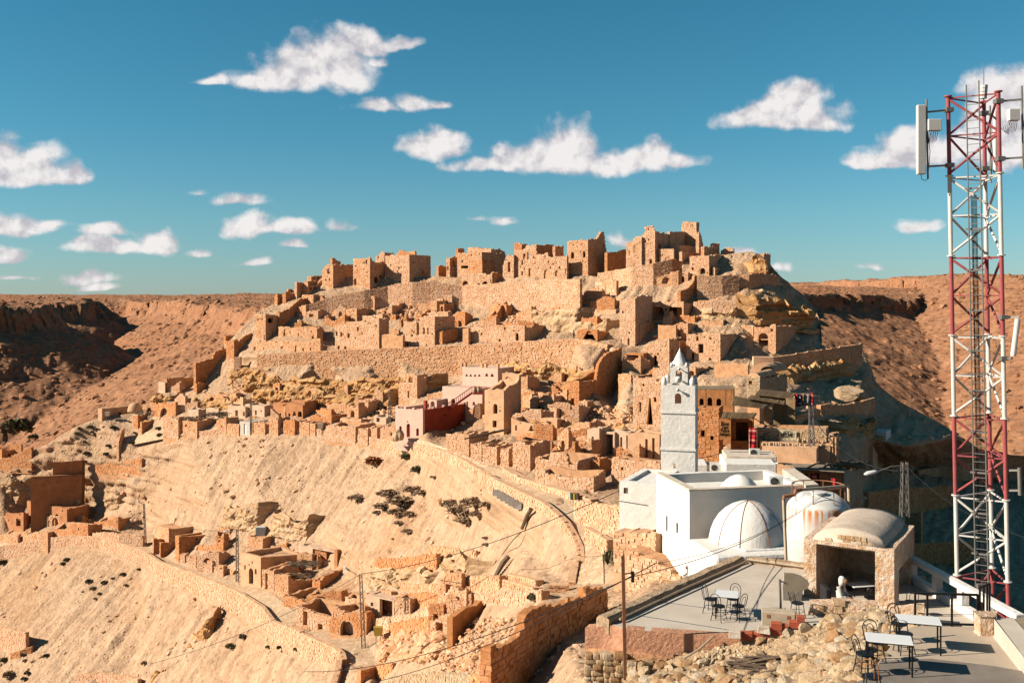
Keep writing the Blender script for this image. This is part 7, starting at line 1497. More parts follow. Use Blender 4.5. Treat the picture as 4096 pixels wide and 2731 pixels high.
def table(p, ang, label, w=.72, l=.72):
    t = thing('cafe_table', label, 'table', p); e = Vector((math.cos(ang), math.sin(ang), 0)); s = Vector((-e.y, e.x, 0)); O = Vector(p)
    mb = MB(); mb.box(O+UP*.735, (l/2, w/2, .013), (e, s, UP)); mb.build('top', M['tabletop'], t, bevel=.006)
    mb = MB()
    for sx in (-1, 1): mb.bar(O+UP*.715+s*sx*(w/2-.02)-e*(l/2-.03), O+UP*.715+s*sx*(w/2-.02)+e*(l/2-.03), .03)
    for sx in (-1, 1): mb.bar(O+UP*.715+e*sx*(l/2-.02)-s*(w/2-.05), O+UP*.715+e*sx*(l/2-.02)+s*(w/2-.05), .029)
    mb.build('apron', M['black'], t)
    for sx in (-1, 1):
        for sy in (-1, 1): mb = MB(); a = O+e*sx*(l/2-.03)+s*sy*(w/2-.03); mb.bar(a, a+UP*.70, .03); mb.build('leg', M['black'], t)
    return t
t0 = atzc('B7', 1585, 872, ZT); table(t0, -.25, 'square white table ringed by chairs on the roof terrace', .74, .74)
for (dx, dy, lb) in ((-.33, -.38, 'front left chair of the roof terrace table'), (.30, -.36, 'front right chair of the roof terrace table'), (-.45, .36, 'rear left chair of the roof terrace table'), (.30, .42, 'rear right chair of the roof terrace table')):
    p = t0+Vector((dx, dy, 0)); chair(p, math.atan2(-dy, -dx), lb, 'black metal cafe chairs')
T1 = atzc('C7', 300, 640, ZL+.03); T2 = atzc('C7', 527, 478, ZL); table(T1, -.28, 'nearer white table on the cafe terrace', .62, 1.0); table(T2, -.28, 'farther white table on the cafe terrace', .62, 1.0)
chair(T1+Vector((-.62, -.2, 0)), .15, 'chair at the left end of the nearer cafe table', 'black metal cafe chairs'); chair(T1+Vector((-.1, .62, 0)), -1.4, 'chair behind the nearer cafe table', 'black metal cafe chairs')
chair(T2+Vector((-.42, -.2, 0)), .1, 'chair at the left end of the farther cafe table', 'black metal cafe chairs'); chair(T2+Vector((-.25, .55, 0)), -1.2, 'chair behind the farther cafe table', 'black metal cafe chairs')
chair(atzc('C7', 170, 850, ZL+.03), 1.0, 'rust-backed chair cut off by the bottom edge', 'black metal cafe chairs', True)
SZ = gf.O.z-.4
ti = gf.at(1.35, SZ)+er*1.25; table(ti, .2, 'table in the shade inside the shelter', .6, .8); chair(ti+Vector((-.15, .55, 0)), -1.3, 'chair behind the table inside the shelter', 'black metal cafe chairs'); chair(ti+Vector((.15, -.55, 0)), 1.6, 'chair before the table inside the shelter', 'black metal cafe chairs')
chair(atzc('C6', 80, 830, ZT), .3, 'lone chair left of the shelter on the terrace', 'black metal cafe chairs'); chair(atzc('C6', 985, 820, ZT), 1.4, 'chair right of the shelter beside the stub wall', 'black metal cafe chairs')
# ------------------------------------------------------------ telecom mast
ZB = -11.2; vts = [386, 704, 1024, 1340, 1662, 1979, 2298, 2616]
def leg(U_top, U_base, d, V):
    f = (V-386)/(2298-386); U = U_top+(U_base-U_top)*f; return Wp(U, V, d)
LG = {'L': (3792, 3828, 33.4), 'R': (3993, 4031, 32.6), 'M': (3935, 3968, 34.3)}
def lz(k, V_ref):      # leg point at the height that the left leg shows at row V_ref
    z = (VH-V_ref)/FX*33.4; a, b, d = LG[k]; V = VH-z*FX/d; f = (V_ref-386)/(2298-386); return Vector((((a+(b-a)*f)-2048)/FX*d, d, z))
ms = thing('telecom_mast', 'tall red and white lattice telecom mast with ladder and cables', 'mast', lz('L', 2600))
for i in range(len(vts)-1):
    v0, v1 = vts[i], vts[i+1]; vm_ = (v0+v1)/2; mat = M['mast_red' if i % 2 == 0 else 'mast_white']
    for k in 'LRM':
        mb = MB(); mb.tube([lz(k, v0), lz(k, v1)], .068, 12); mb.build('leg', mat, ms, smooth=False)
        p = lz(k, v0); mb = MB(); mb.tube([p+UP*.02, p-UP*.02], .13, 12); mb.build('flange', M['mast_white'] if i else mat, ms)
    for a, b in (('L', 'R'), ('L', 'M'), ('M', 'R')):
        for v in (v0+8, vm_): mb = MB(); mb.bar(lz(a, v), lz(b, v), .045); mb.build('strut', mat, ms)
    for a, b in (('L', 'R'), ('M', 'L'), ('R', 'M')):
        mb = MB(); mb.tube([lz(a, v0+12), lz(b, vm_-4)], .042, 8); mb.build('brace', mat, ms); mb = MB(); mb.tube([lz(b, vm_+4), lz(a, v1-10)], .042, 8); mb.build('brace', mat, ms)
def lad(f, V): return lz('L', V).lerp(lz('R', V), f)+Vector((0, -.22, 0))
for f in (.31, .56): mb = MB(); mb.tube([lad(f, 340 if f > .4 else 352), lad(f, 2330)], .022, 6); mb.build('ladder_rail', M['galv'], ms)
for k in range(62): V = 400+k*31.2; mb = MB(); mb.bar(lad(.31, V), lad(.56, V), .02); mb.build('rung', M['galv'], ms)
for k in range(7): f = .40+.018*k; mb = MB(); mb.tube([lad(f, 790)+Vector((0, .12, 0)), lad(f+random.uniform(-.01, .01), 1300)+Vector((0, .12, 0)), lad(f, 1900)+Vector((0, .12, 0)), lad(f, 2330)+Vector((0, .12, 0))], .010, 5); mb.build('cable', M['rubber'], ms)
for k in range(10): V = 760+k*160; mb = MB(); mb.bar(lad(.27, V)+Vector((0, .1, 0)), lad(.62, V)+Vector((0, .1, 0)), .05, .06); mb.build('cable_tray', M['galv'], ms)
mb = MB(); c0 = lad(.44, 2360); mb.box(c0+Vector((.02, -.05, -.1)), (.22, .06, .5)); mb.build('base_plate', M['galv'], ms)
mb = MB(); tm = lz('M', 386); mb.tube([tm, tm+UP*1.35], [.02, .008], 6); mb.build('lightning_rod', M['galv'], ms)
for k in range(4): mb = MB(); q = tm+Vector((-.02+.01*k, 0, .15+.12*k)); mb.tube([q-UP*.05, q+UP*.05], .12, 10); mb.build('lamp_drum', M['antenna'], ms)
def panel(c, x0, y0, x1, y1, d, label, pole, radio=None, arms=(), legk='L'):
    U0, V0 = P(c, x0, y0); U1, V1 = P(c, x1, y1); a = Wp((U0+U1)/2, (V0+V1)/2, d); w = (U1-U0)/FX*d; h = (V1-V0)/FX*d; t = thing('panel_antenna', label, 'antenna', a-UP*h/2)
    mb = MB(); mb.box(a, (w/2, .09, h/2)); mb.build('panel', M['antenna'], t, bevel=.03)
    (px0, py0, px1, py1) = pole; mb = MB(); pa_, pb = Wp(*P(c, px0, py0), d+.1), Wp(*P(c, px1, py1), d+.1); mb.tube([pa_, pb], .035, 8); mb.build('pole', M['galv'], t)
    for (ax, ay, bx, by) in arms: mb = MB(); mb.bar(Wp(*P(c, ax, ay), d+.1), Wp(*P(c, bx, by), LG[legk][2]), .06); mb.build('arm', M['galv'], t); q = Wp(*P(c, bx, by), LG[legk][2]); mb = MB(); mb.box(q, (.12, .13, .07)); mb.build('clamp', M['galv'], t)
    if radio:
        x0, y0, x1, y1 = radio; U0, V0 = P(c, x0, y0); U1, V1 = P(c, x1, y1); q = Wp((U0+U1)/2, (V0+V1)/2, d-.05); mb = MB(); mb.box(q, ((U1-U0)/2/FX*d, .1, (V1-V0)/2/FX*d)); ru = mb.build('radio_unit', M['acbody'], t, bevel=.02)
        for k in range(5):
            a0 = q+Vector((-.15+.07*k, 0, -(V1-V0)/2/FX*d)); sg = 1 if x0 > pole[0] else -1; mb = MB(); mb.tube([a0, a0+Vector((.05-.03*k, -.03, -.2-.03*k)), a0+Vector((-.12*1-.04*k, .02, -.36-.02*k)), a0+Vector((-.24, .05, -.2+.04*k))], .01, 5); mb.build('cable', M['rubber'], ru)
    mb = MB(); b0 = a-UP*h/2; mb.tube([b0+Vector((0, 0, 0)), b0+Vector((.02, 0, -.16)), b0+Vector((.15, 0, -.2)), pb, pb+UP*.9+Vector((.06, -.03, 0)), pb+UP*1.6], .012, 5); mb.build('feeder', M['rubber'], t)
    return t
panel('C1', 120, 252, 182, 750, 33.2, 'long panel antenna on the left side of the mast top', (190, 212, 200, 782), (196, 355, 292, 438), [(200, 302, 350, 288), (205, 692, 355, 684)])
panel('C1', 672, 295, 698, 735, 35.2, 'panel antenna behind the mast top', (645, 258, 652, 810), None, [(645, 320, 600, 312), (652, 712, 606, 708)], 'M')
panel('C1', 905, 230, 960, 640, 32.3, 'panel antenna cut off by the right edge', (872, 116, 884, 710), (775, 282, 850, 366), [(872, 212, 705, 226), (880, 628, 718, 638)], 'R')
dtn = thing('tilted_antenna', 'short tilted cylinder antenna on the right leg of the mast', 'antenna', Wp(*P('C2', 410, 730), 32.3)); mb = MB(); mb.tube([Wp(*P('C2', 416, 645), 32.2), Wp(*P('C2', 395, 812), 32.2)], .085, 12); mb.build('body', M['antenna'], dtn)
for y in (637, 822): mb = MB(); mb.bar(Wp(*P('C2', 352, y), 32.6), Wp(*P('C2', 424 if y < 700 else 390, y), 32.2), .06); mb.build('arm', M['galv'], dtn); mb = MB(); mb.box(Wp(*P('C2', 352, y), 32.5), (.11, .12, .07)); mb.build('clamp', M['galv'], dtn)
dt2 = thing('pole_antenna', 'short grey pole antenna low on the right leg of the mast', 'antenna', Wp(*P('C3', 338, 430), 32.3)); mb = MB(); mb.tube([Wp(*P('C3', 338, 332), 32.3), Wp(*P('C3', 341, 430), 32.3)], .06, 10); mb.build('body', M['galv'], dt2)
for y in (341, 413): mb = MB(); mb.bar(Wp(*P('C3', 298, y), 32.6), Wp(*P('C3', 338, y), 32.3), .06); mb.build('arm', M['galv'], dt2)
# ------------------------------------------------------------ poles, lamps and cables
def lattice(c, xt, yt, xb, yb, d, label, w=.34, lamp=None, name='lattice_pole'):
    top = Wp(*P(c, xt, yt), d); bot = Wp(*P(c, xb, yb), d); t = thing(name, label, 'pole', bot); n = max(6, int((top-bot).length/.55)); cor = [Vector((a, b, 0)) for a, b in ((-1, -1), (1, -1), (1, 1), (-1, 1))]
    def q(k, f): return bot.lerp(top, f)+cor[k]*(w/2*(1-.35*f))
    for k in range(4): mb = MB(); mb.bar(q(k, 0), q(k, 1), .06); mb.build('chord', M['galv'], t)
    mb = MB()
    for i in range(n):
        for k in range(4):
            k2 = (k+1) % 4; a, b = (k, k2) if i % 2 else (k2, k); mb.bar(q(a, i/n), q(b, (i+1)/n), .04)
    mb.build('lacing', M['galv'], t)
    if lamp:
        x0, y0 = lamp; e = Wp(*P(c, x0, y0), d); mb = MB(); a = bot.lerp(top, .94); mb.tube([a, (a+e)/2+UP*.12, e], .03, 6); la = mb.build('lamp_arm', M['galv'], t); dd = (e-a).normalized(); mb = MB(); mb.tube([e, e+dd*.25, e+dd*.7, e+dd*.9], [.05, .12, .14, .04], 10); mb.build('lamp_head', M['antenna'], la, smooth=True)
    return top
PA = lattice('B3', 820, 392, 822, 885, depc('B3', 822, 885)-.3, 'street lamp on a lattice pole beside the arched-door house', .38, (745, 415)); PB = lattice('B3', 1982, 812, 2010, 1505, depc('B3', 2010, 1505)-.3, 'street lamp on a lattice pole at the bend of the lower path', .4, (1885, 785))
PCt = lattice('A5', 1195, 690, 1200, 1200, depc('A5', 1200, 1205)-.6, 'thin lattice pole left of the pink guest house', .36); PD = lattice('A4', 1838, 760, 1842, 1110, depc('A4', 1842, 1120)-.6, 'thin lattice pole above the white metal door', .34)
PE = lattice('A7', 1750, 765, 1760, 1310, 95, 'lattice pole standing before the artisan terrace', .5); PF = lattice('A8', 832, 1432, 830, 2000, 60, 'lattice pole right of the mosque carrying a lamp', .42, (560, 1525))
PG = lattice('B1', 1505, 820, 1520, 1240, depc('B1', 1520, 1245)-.6, 'faint lattice pole by the lit dry stone wall', .3, (1470, 812))
pole = thing('utility_pole', 'rusty perforated steel pole rising before the terrace corner', 'pole', Wp(*P('B7', 525, 1640), 30.3)); mb = MB(); pt = Wp(*P('B7', 500, 238), 30.3); mb.bar(Wp(*P('B7', 528, 1650), 30.3), pt, .1, .1); mb.build('shaft', M['rust'], pole)
mb = MB(); mb.bar(pt-UP*.55+Vector((.02, -.02, 0)), pt-UP*.5+Vector((.3, -.02, 0)), .03); mb.tube([pt-UP*.5+Vector((.3, 0, .02)), pt-UP*.8+Vector((.3, 0, 0))], .05, 8); mb.build('insulator', M['black'], pole)
def cable(a, b, sag, r, label, name='power_cable', n=24):
    a = Vector(a); b = Vector(b); mb = MB(); mb.tube([a.lerp(b, f)-UP*(4*sag*f*(1-f)) for f in np.linspace(0, 1, n+1)], r, 6); o = mb.build(name, M['rubber'], None, origin=a); return tag(o, label, 'cable')
PW = pt-UP*.62+Vector((.3, -.02, 0)); tank_top = Wp(*P('B6', 1960, 345), 48.5)
cable(PW, Wp(*P('B5', -160, 1085), 62), .8, .017, 'thick black power cable sagging from the rusty pole to the lower left'); cable(PW, tank_top, .55, .013, 'upper black power cable from the rusty pole past the dome')
cable(Wp(*P('B6', 470, 968), 32), Wp(*P('B6', 1850, 410), 48), .5, .009, 'lower twisted cable below the thick one before the dome'); cable(Wp(*P('B6', 470, 968), 32), Wp(*P('B5', 340, 1176), 55), .5, .016, 'second cable running down left over the orange wall')
cable(PB+UP*.05, Wp(*P('B6', 165, 345), 69.9), 1.0, .03, 'thin cable from the lamp pole up to the white annex'); cable(PB, Wp(*P('B3', 0, 1655), 118), 1.0, .03, 'cable from the lamp pole down to the left edge slope')
cable(PE-UP*.8, Wp(*P('A8', 770, 1525), 60), 1.2, .04, 'pale thick cable from the artisan pole down to the right', 'power_cable'); cable(PF-UP*.1, Wp(*P('A8', 2200, 2250), 36), .6, .018, 'thin wire from the right lattice pole toward the balustrade')
cable(Wp(*P('A7', 685, 1258), 90), Wp(*P('A7', 1520, 905), 101), .5, .03, 'black cable from the minaret side to the reed stalls'); cable(Wp(*P('A7', 1215, 875), 99), Wp(*P('A7', 1430, 975), 99), .15, .05, 'short pale cable above the artisan terrace')
cable(PA, Wp(*P('B1', 1900, 1050), depc('B1', 1900, 1240)), .5, .025, 'thin wire from the lamp pole to the screed-roofed house')
# ------------------------------------------------------------ bins and small street things
for k, (mt_, lb) in enumerate((('greenbin', 'dark green litter bin, left of the three by the path'), ('yellowbin', 'yellow litter bin, middle of the three by the path'), ('wood', 'brown litter bin, right of the three by the path'))):
    p = ground('B4', 1898+24*k, 560, -.6); t = thing('litter_bin', lb, 'bin', p, 'litter bins beside the upper path'); mb = MB(); mb.lathe(p+UP*.35, [(.17, 0), (.21, .6), (.2, .6), (.16, .03)], 12); mb.build('bucket', M[mt_], t)
    for sx in (-.15, .15): mb = MB(); mb.bar(p+Vector((sx, 0, 0)), p+Vector((sx, 0, .5)), .03); mb.build('leg', M['galv'], t)
for c, x, y, lb in (('B3', 2148, 1470, 'orange box litter bin on a post at the path bend'), ('A5', 475, 1140, 'cream box litter bin beside the stone piers'), ('A4', 342, 1000, 'cream box litter bin before the domed shrine')):
    p = ground(c, x, y, -.6); t = thing('box_bin', lb, 'bin', p); mb = MB(); s_ = .5; mb.add([p+Vector((sx*(s_*.8 if z < 1.3 else s_), sy*.3, z)) for z in (1.0, 1.9) for sx in (-1, 1) for sy in (-1, 1)], [(0,1,3,2),(4,6,7,5),(0,4,5,1),(2,3,7,6),(0,2,6,4),(1,5,7,3)]); mb.build('box', M['yellowbin' if c == 'B3' else 'ivorypipe'], t)
    for sx in (-.25, .25): mb = MB(); mb.bar(p+Vector((sx, 0, -.2)), p+Vector((sx, 0, 1.0)), .06); mb.build('leg', M['galv'], t)
ib = thing('water_crate', 'white caged water container behind the lower houses', 'container', ground('B3', 1045, 460, 0)); p = Vector(ib['_o']); mb = MB(); mb.box(p+UP*.9, (.75, .6, .75)); mb.build('tank', M['antenna'], ib, bevel=.06)
mb = MB()
for k in range(6): mb.bar(p+Vector((-.78+.31*k, -.63, .15)), p+Vector((-.78+.31*k, -.63, 1.65)), .03)
for k in range(5): mb.bar(p+Vector((-.78, -.63, .15+.37*k)), p+Vector((.78, -.63, .15+.37*k)), .03)
mb.build('cage', M['galv'], ib)
# branches roofing the pens
for c, x0, y0, x1, y1, lb, nn in (('B3', 1215, 805, 1490, 860, 'layer of dark branches roofing the square pen', 26), ('B3', 1330, 690, 1560, 740, 'heap of dry brushwood above the pens', 30), ('B3', 1330, 1040, 1580, 1065, 'thin dark branch roof beside the tumbled pen', 14), ('A4', 630, 890, 810, 935, 'dark brushwood along the first pen', 20), ('A4', 1090, 960, 1440, 990, 'brushwood roof edge behind the corner doorway', 26), ('A4', 1360, 910, 1630, 950, 'brushwood on the pens before the cave fronts', 26), ('A7', 1990, 1290, 2200, 1345, 'straw hanging over the end of the plank canopy', 30)):
    d = {'B3': depc('B3', 1300, 1010)+3, 'A4': depc(c, (x0+x1)/2, y1+90)+1.5, 'A7': 80}[c]; t = thing('brushwood', lb, 'brushwood', Wp(*P(c, (x0+x1)/2, y1), d)); mb = MB()
    for k in range(nn*3):
        p = Wp(*P(c, random.uniform(x0, x1), random.uniform(y0, y1)), d+random.uniform(-1.5, 1.5)); a = random.uniform(-.6, .6); L_0 = random.uniform(.8, 2.2); e = Vector((math.cos(a), math.sin(a)*.7, random.uniform(-.25, .25))); mb.tube([p-e*L_0/2, p+UP*random.uniform(-.1, .1), p+e*L_0/2], random.uniform(.03, .07), 4)
    stuff(mb.build('branches', M['wood'], t))
# dead logs on the slope
for (x0, y0, x1, y1, r_, lb) in ((1548, 640, 1470, 780, .22, 'thick dead log leaning on the upper path wall'), (1355, 1040, 1240, 1200, .25, 'thick dead trunk lying in the ditch'), (1465, 830, 1300, 1010, .06, 'thin dead branch along the ditch')):
    a = ground('B4', x0, y0, -1.2); b = ground('B4', x1, y1, -.8); mb = MB(); mb.tube([a+UP*.3, a.lerp(b, .4)+UP*.4, b+UP*.1], [r_, r_*1.1, r_*.8], 8); mb.rough(.06, 2); o = mb.build('dead_log', M['wood'], None, origin=b); tag(o, lb, 'log')
for k in range(6):
    p = ground('B4', 1265+35*k, 495+22*k, -.8); mb = MB(); mb.box(p+UP*.3, (.55, .25, .32), (Vector((.8, -.6, 0)), Vector((.6, .8, 0)), UP), jit=.05); o = mb.build('cement_block', M['concrete_dark'], None, origin=p); tag(o, 'grey cement block in the row under the upper path wall', 'block', 'grey cement blocks under the upper path wall')
# ------------------------------------------------------------ shrubs
def shrub_mesh(k, mat, n=380):
    rs = np.random.RandomState(k); V = []; Q = []
    for i in range(n):
        a = rs.randn(3); a /= np.linalg.norm(a); a[2] = abs(a[2]); r = rs.uniform(.35, 1)**.5; c = a*r*np.array([1, 1, .75]); c += .12*rs.randn(3); u = rs.randn(3)*.15; v = rs.randn(3)*.08+a*.12; b = len(V); V += [c-u, c+v, c+u, c-v*.6]; Q.append((b, b+1, b+2, b+3))
    me = bpy.data.meshes.new('foliage'); me.from_pydata([tuple(v) for v in V], [], Q); me.materials.append(M[mat]); return me
SH = {m: [shrub_mesh(300+k, m) for k in range(4)] for m in ('shrub', 'shrub_dry', 'shrub_red')}
stem_me = None
def shrub(c, x, y, wpx, kind, label, group=None, hpx=None, d=None):
    U, V = P(c, x, y); d = d or dep(U, V)-.3; p = Wp(U, V, d); r = wpx*CR[c][2]/2/FX*d; t = thing('shrub', label, 'shrub', p, group); o = bpy.data.objects.new('foliage', random.choice(SH[kind])); link(o, t); o.scale = (r, r, r*(.9 if hpx is None else hpx/wpx)); o.location = (0, 0, r*.15); o.rotation_euler = (0, 0, random.uniform(0, 6))
    mb = MB(); mb.tube([p-UP*.3, p+UP*r*.4], max(.02, r*.06), 5); mb.build('stem', M['wood'], t)
shrub('A5', 1375, 1390, 120, 'shrub', 'dark green shrub under the bastion of the upper path'); shrub('A5', 1490, 1530, 130, 'shrub', 'spreading dark green shrub below the path wall'); shrub('A5', 1030, 1450, 170, 'shrub_red', 'rust-coloured round bush on the upper slope')
shrub('B7', 420, 290, 250, 'shrub', 'bushy shrub with reddish stems by the white annex'); shrub('B7', 500, 270, 120, 'shrub_red', 'reddish half of the bush by the white annex'); shrub('A4', 890, 1160, 70, 'shrub', 'dark shrub growing from the first pen wall'); shrub('A4', 870, 1090, 60, 'shrub', 'smaller dark shrub above it in the pen wall')
for k, (x, y, w) in enumerate([(160, 1075, 60), (50, 1095, 45), (400, 1080, 65), (175, 1125, 36), (195, 1155, 32), (20, 1140, 50), (345, 1270, 55), (120, 1350, 70), (320, 1355, 60), (240, 1090, 30), (600, 1240, 60), (620, 1130, 36), (100, 1225, 36), (40, 1075, 28), (560, 1010, 28)]): shrub('A4', x, y, w, 'shrub', 'small dark shrub dotting the slope below the domed shrine', 'shrubs on the left shoulder slope')
for k, (x, y, w, m) in enumerate([(60, 500, 150, 'shrub_dry'), (330, 460, 190, 'shrub_dry'), (430, 520, 230, 'shrub_dry'), (540, 430, 170, 'shrub_dry'), (630, 460, 140, 'shrub_dry'), (280, 570, 150, 'shrub_dry'), (400, 620, 150, 'shrub_dry'), (520, 640, 130, 'shrub_dry'), (880, 550, 200, 'shrub_dry'), (970, 600, 260, 'shrub_dry'), (1080, 530, 240, 'shrub_dry'), (1000, 690, 190, 'shrub_dry'), (1180, 560, 140, 'shrub_dry'), (500, 790, 100, 'shrub_dry'), (1160, 850, 60, 'shrub_dry'), (1160, 905, 60, 'shrub_dry'), (380, 860, 50, 'shrub_dry'), (720, 330, 70, 'shrub_dry'), (420, 720, 90, 'shrub_dry'), (1100, 640, 150, 'shrub_dry'), (240, 630, 90, 'shrub_dry')]): shrub('B4', x, y+w*.2, w*1.05, m, 'withered brown shrub in the dry thickets on the middle slope', 'withered shrubs on the middle slope', hpx=w*.45)
for k, (x, y, w) in enumerate([(970, 590, 70), (930, 520, 80), (1090, 530, 70), (1310, 550, 40), (1280, 440, 60), (1450, 385, 40), (990, 690, 36), (480, 1290, 60), (250, 1280, 60), (260, 1340, 50), (40, 1340, 80), (280, 1470, 60), (90, 1500, 120), (250, 1530, 60), (30, 320, 90), (1510, 1370, 70), (700, 290, 70), (660, 330, 60), (1180, 480, 44), (1040, 640, 44), (870, 620, 36)]): shrub('B2', x, y, w, 'shrub' if k % 3 else 'shrub_dry', 'small dark shrub on the bare slope below the lower path', 'shrubs on the lower slope')
for k, (x, y, w) in enumerate([(870, 1410, 70), (750, 1500, 80), (1220, 1510, 60), (1370, 1525, 50), (1110, 1505, 50)]): shrub('B3', x, y, w, 'shrub', 'dark shrub at the foot of the curved parapet', 'shrubs under the curved parapet')
shrub('B5', 1640, 520, 110, 'shrub', 'grey green shrub by the brick-faced kerb below the path'); shrub('B1', 350, 140, 100, 'shrub', 'date palm like bush in the left valley', d=240); shrub('B1', 180, 70, 300, 'shrub', 'wide thicket in the left valley', d=250)
shrub('A7', 2150, 950, 130, 'shrub', 'black green bush in the shaded gully'); shrub('A8', 300, 1040, 130, 'shrub', 'dark bush hanging over the shaded rock')
# ------------------------------------------------------------ loose stones on the slopes and in the canyon
def scatter(name, pts, sizes, mat):
    base = [np.array([tuple(v.co) for v in me.vertices]) for me in LOW]; fb = [np.array([tuple(f.vertices) for f in me.polygons]) for me in LOW]; Vs = []; Fs = []; n0 = 0
    for p, s in zip(pts, sizes):
        k = RS.randint(len(LOW)); a = RS.uniform(0, 6.28); R_ = np.array([[math.cos(a), -math.sin(a), 0], [math.sin(a), math.cos(a), 0], [0, 0, 1]]); q = (base[k]*np.array([s*RS.uniform(.8, 1.6), s, s*RS.uniform(.5, .95)]))@R_.T+p; Vs.append(q); Fs.append(fb[k]+n0); n0 += len(q)
    return stuff(mesh_np(name, np.concatenate(Vs), np.concatenate(Fs), mat))
def low_mesh(k):
    import bmesh
    bm = bmesh.new(); bmesh.ops.create_icosphere(bm, subdivisions=1, radius=1); rs = np.random.RandomState(80+k)
    for v in bm.verts: v.co *= rs.uniform(.7, 1.15)
    me = bpy.data.meshes.new('pebble'); bm.to_mesh(me); bm.free(); return me
LOW = [low_mesh(k) for k in range(8)]
H_, W_ = HP.shape[:2]; pts = []; sz = []; vt_ = np.interp(GU, [a*DS for a, b in VTOP], [b*DS for a, b in VTOP])
for k in range(15000):
    i, j = RS.randint(0, H_-1), RS.randint(0, W_-1)
    if GV[i] < vt_[j]+12 or HAMP[i, j] < .3: continue
    u, v = RS.rand(2); p = (HP[i, j]*(1-u)+HP[i, j+1]*u)*(1-v)+(HP[i+1, j]*(1-u)+HP[i+1, j+1]*u)*v
    cl = vnoise(np.array([p*.11]), 91)[0]
    if RS.rand() > .35+.8*cl: continue
    pts.append(p); sz.append(.07+.38*RS.rand()**5*(p[1]/130)+.05*p[1]/130)
scatter('slope_stones', pts, sz, M['stone_pale'])
FH, FW = FARV.shape[:2]; pts = []; sz = []
for k in range(9000):
    i, j = RS.randint(0, int(FH*.55)), RS.randint(0, FW); p = FARV[i, j]
    if not (p[0] < -.15*p[1] or p[0] > .4*p[1]): continue
    if p[1] < 235: continue
    pts.append(p+np.array([RS.uniform(-.5, .5), RS.uniform(-.5, .5), 0])); sz.append((.3+1.5*RS.rand()**4)*min(1.3, p[1]/380))
M['far_stone'] = stone_mat('canyon_stone', [(0, (.22, .10, .05)), (.35, (.36, .17, .085)), (.7, (.42, .21, .11)), (1, (.50, .29, .17))], bs=2)
scatter('canyon_stones', pts, sz, M['far_stone'])
# rubble fans among the ruins
def fan(c, x0, y0, x1, y1, n, label, smin=.15, smax=.6, mat='stone', name='rubble_fan'):
    pts = []; sz = []
    for k in range(n):
        U, V = P(c, RS.uniform(x0, x1), RS.uniform(y0, y1)); pts.append(np.array(Wp(U, V, dep(U, V)-.3))); sz.append(smin+(smax-smin)*RS.rand()**3)
    o = scatter(name, pts, sz, M[mat]); o['label'] = label
fan('A6', 680, 640, 1240, 900, 500, 'rubble spilling down right of the pale house'); fan('A6', 1300, 720, 1900, 930, 500, 'rubble slope below the great shaded wall'); fan('A5', 960, 760, 1260, 980, 260, 'rubble slope left of the guest house'); fan('B5', 440, 670, 930, 1000, 420, 'tumbled stone heap in the ravine', .2, .8); fan('B5', 900, 950, 1320, 1170, 420, 'gravel slope left of the orange wall', .08, .35); fan('B5', 1000, 650, 1560, 950, 420, 'stones scattered behind the plaster wall', .08, .3)
fan('A2', 850, 980, 1250, 1180, 300, 'rubble cone under the long arched facade', .15, .5); fan('A1', 1500, 820, 1920, 1020, 300, 'rubble among the stepped walls', .15, .5); fan('A4', 1600, 590, 2200, 780, 400, 'rubble bank below the great wall at the left', .15, .6)
# tumbled fragments of wall all over the village
rq = np.random.RandomState(77)
ZONES = [('D', 640, 690, 1420, 775, 52), ('D', 620, 905, 900, 965, 22), ('D', 1010, 870, 1480, 985, 36), ('D', 1450, 640, 1700, 860, 14), ('D', 340, 900, 560, 975, 10), ('D', 1250, 985, 1500, 1075, 14), ('D', 480, 1240, 760, 1330, 8), ('D', 700, 1370, 1120, 1460, 10), ('D', 20, 1150, 220, 1215, 8)]
for c, x0, y0, x1, y1, n in ZONES:
    for k in range(n):
        x, y = rq.uniform(x0, x1), rq.uniform(y0, y1); d = dep(*P(c, x, y)); sc_px = FX/d/DS; w = rq.uniform(1.2, 4.5)*sc_px; r = rq.uniform(1.0, 4.5)*sc_px*.6; h = rq.uniform(.7, 3.0)*sc_px
        ft = [(x, y-h), (x-w*.5, y-h*rq.uniform(.5, 1.2)), (x-w, y-h*rq.uniform(.4, 1.1))]; rt = [(x, y-h), (x+r*.5, y-h*rq.uniform(.6, 1.1)), (x+r, y-h*rq.uniform(.4, 1.0))]
        Fh = [(x-w*.7, y-h*.6, x-w*.35, y+2, 'a' if rq.rand() < .6 else 'r')] if h > 1.6*sc_px and rq.rand() < .6 else []
        house(c, x, x-w, x+r, y-h, y, 'low tumbled stone wall corner among the village ruins', F=Fh, FT=ft, RT=rt, roof=bool(rq.rand() < .3), st=('stone', 'stone_red_shaded', 'stone_pale')[rq.randint(3)], rag=.25, yaw=rq.uniform(20, 46), found=1.5, group='tumbled wall corners on the hill', name='wall_ruin', cat='ruin', size=max(.3, d/480), doff=-.2)
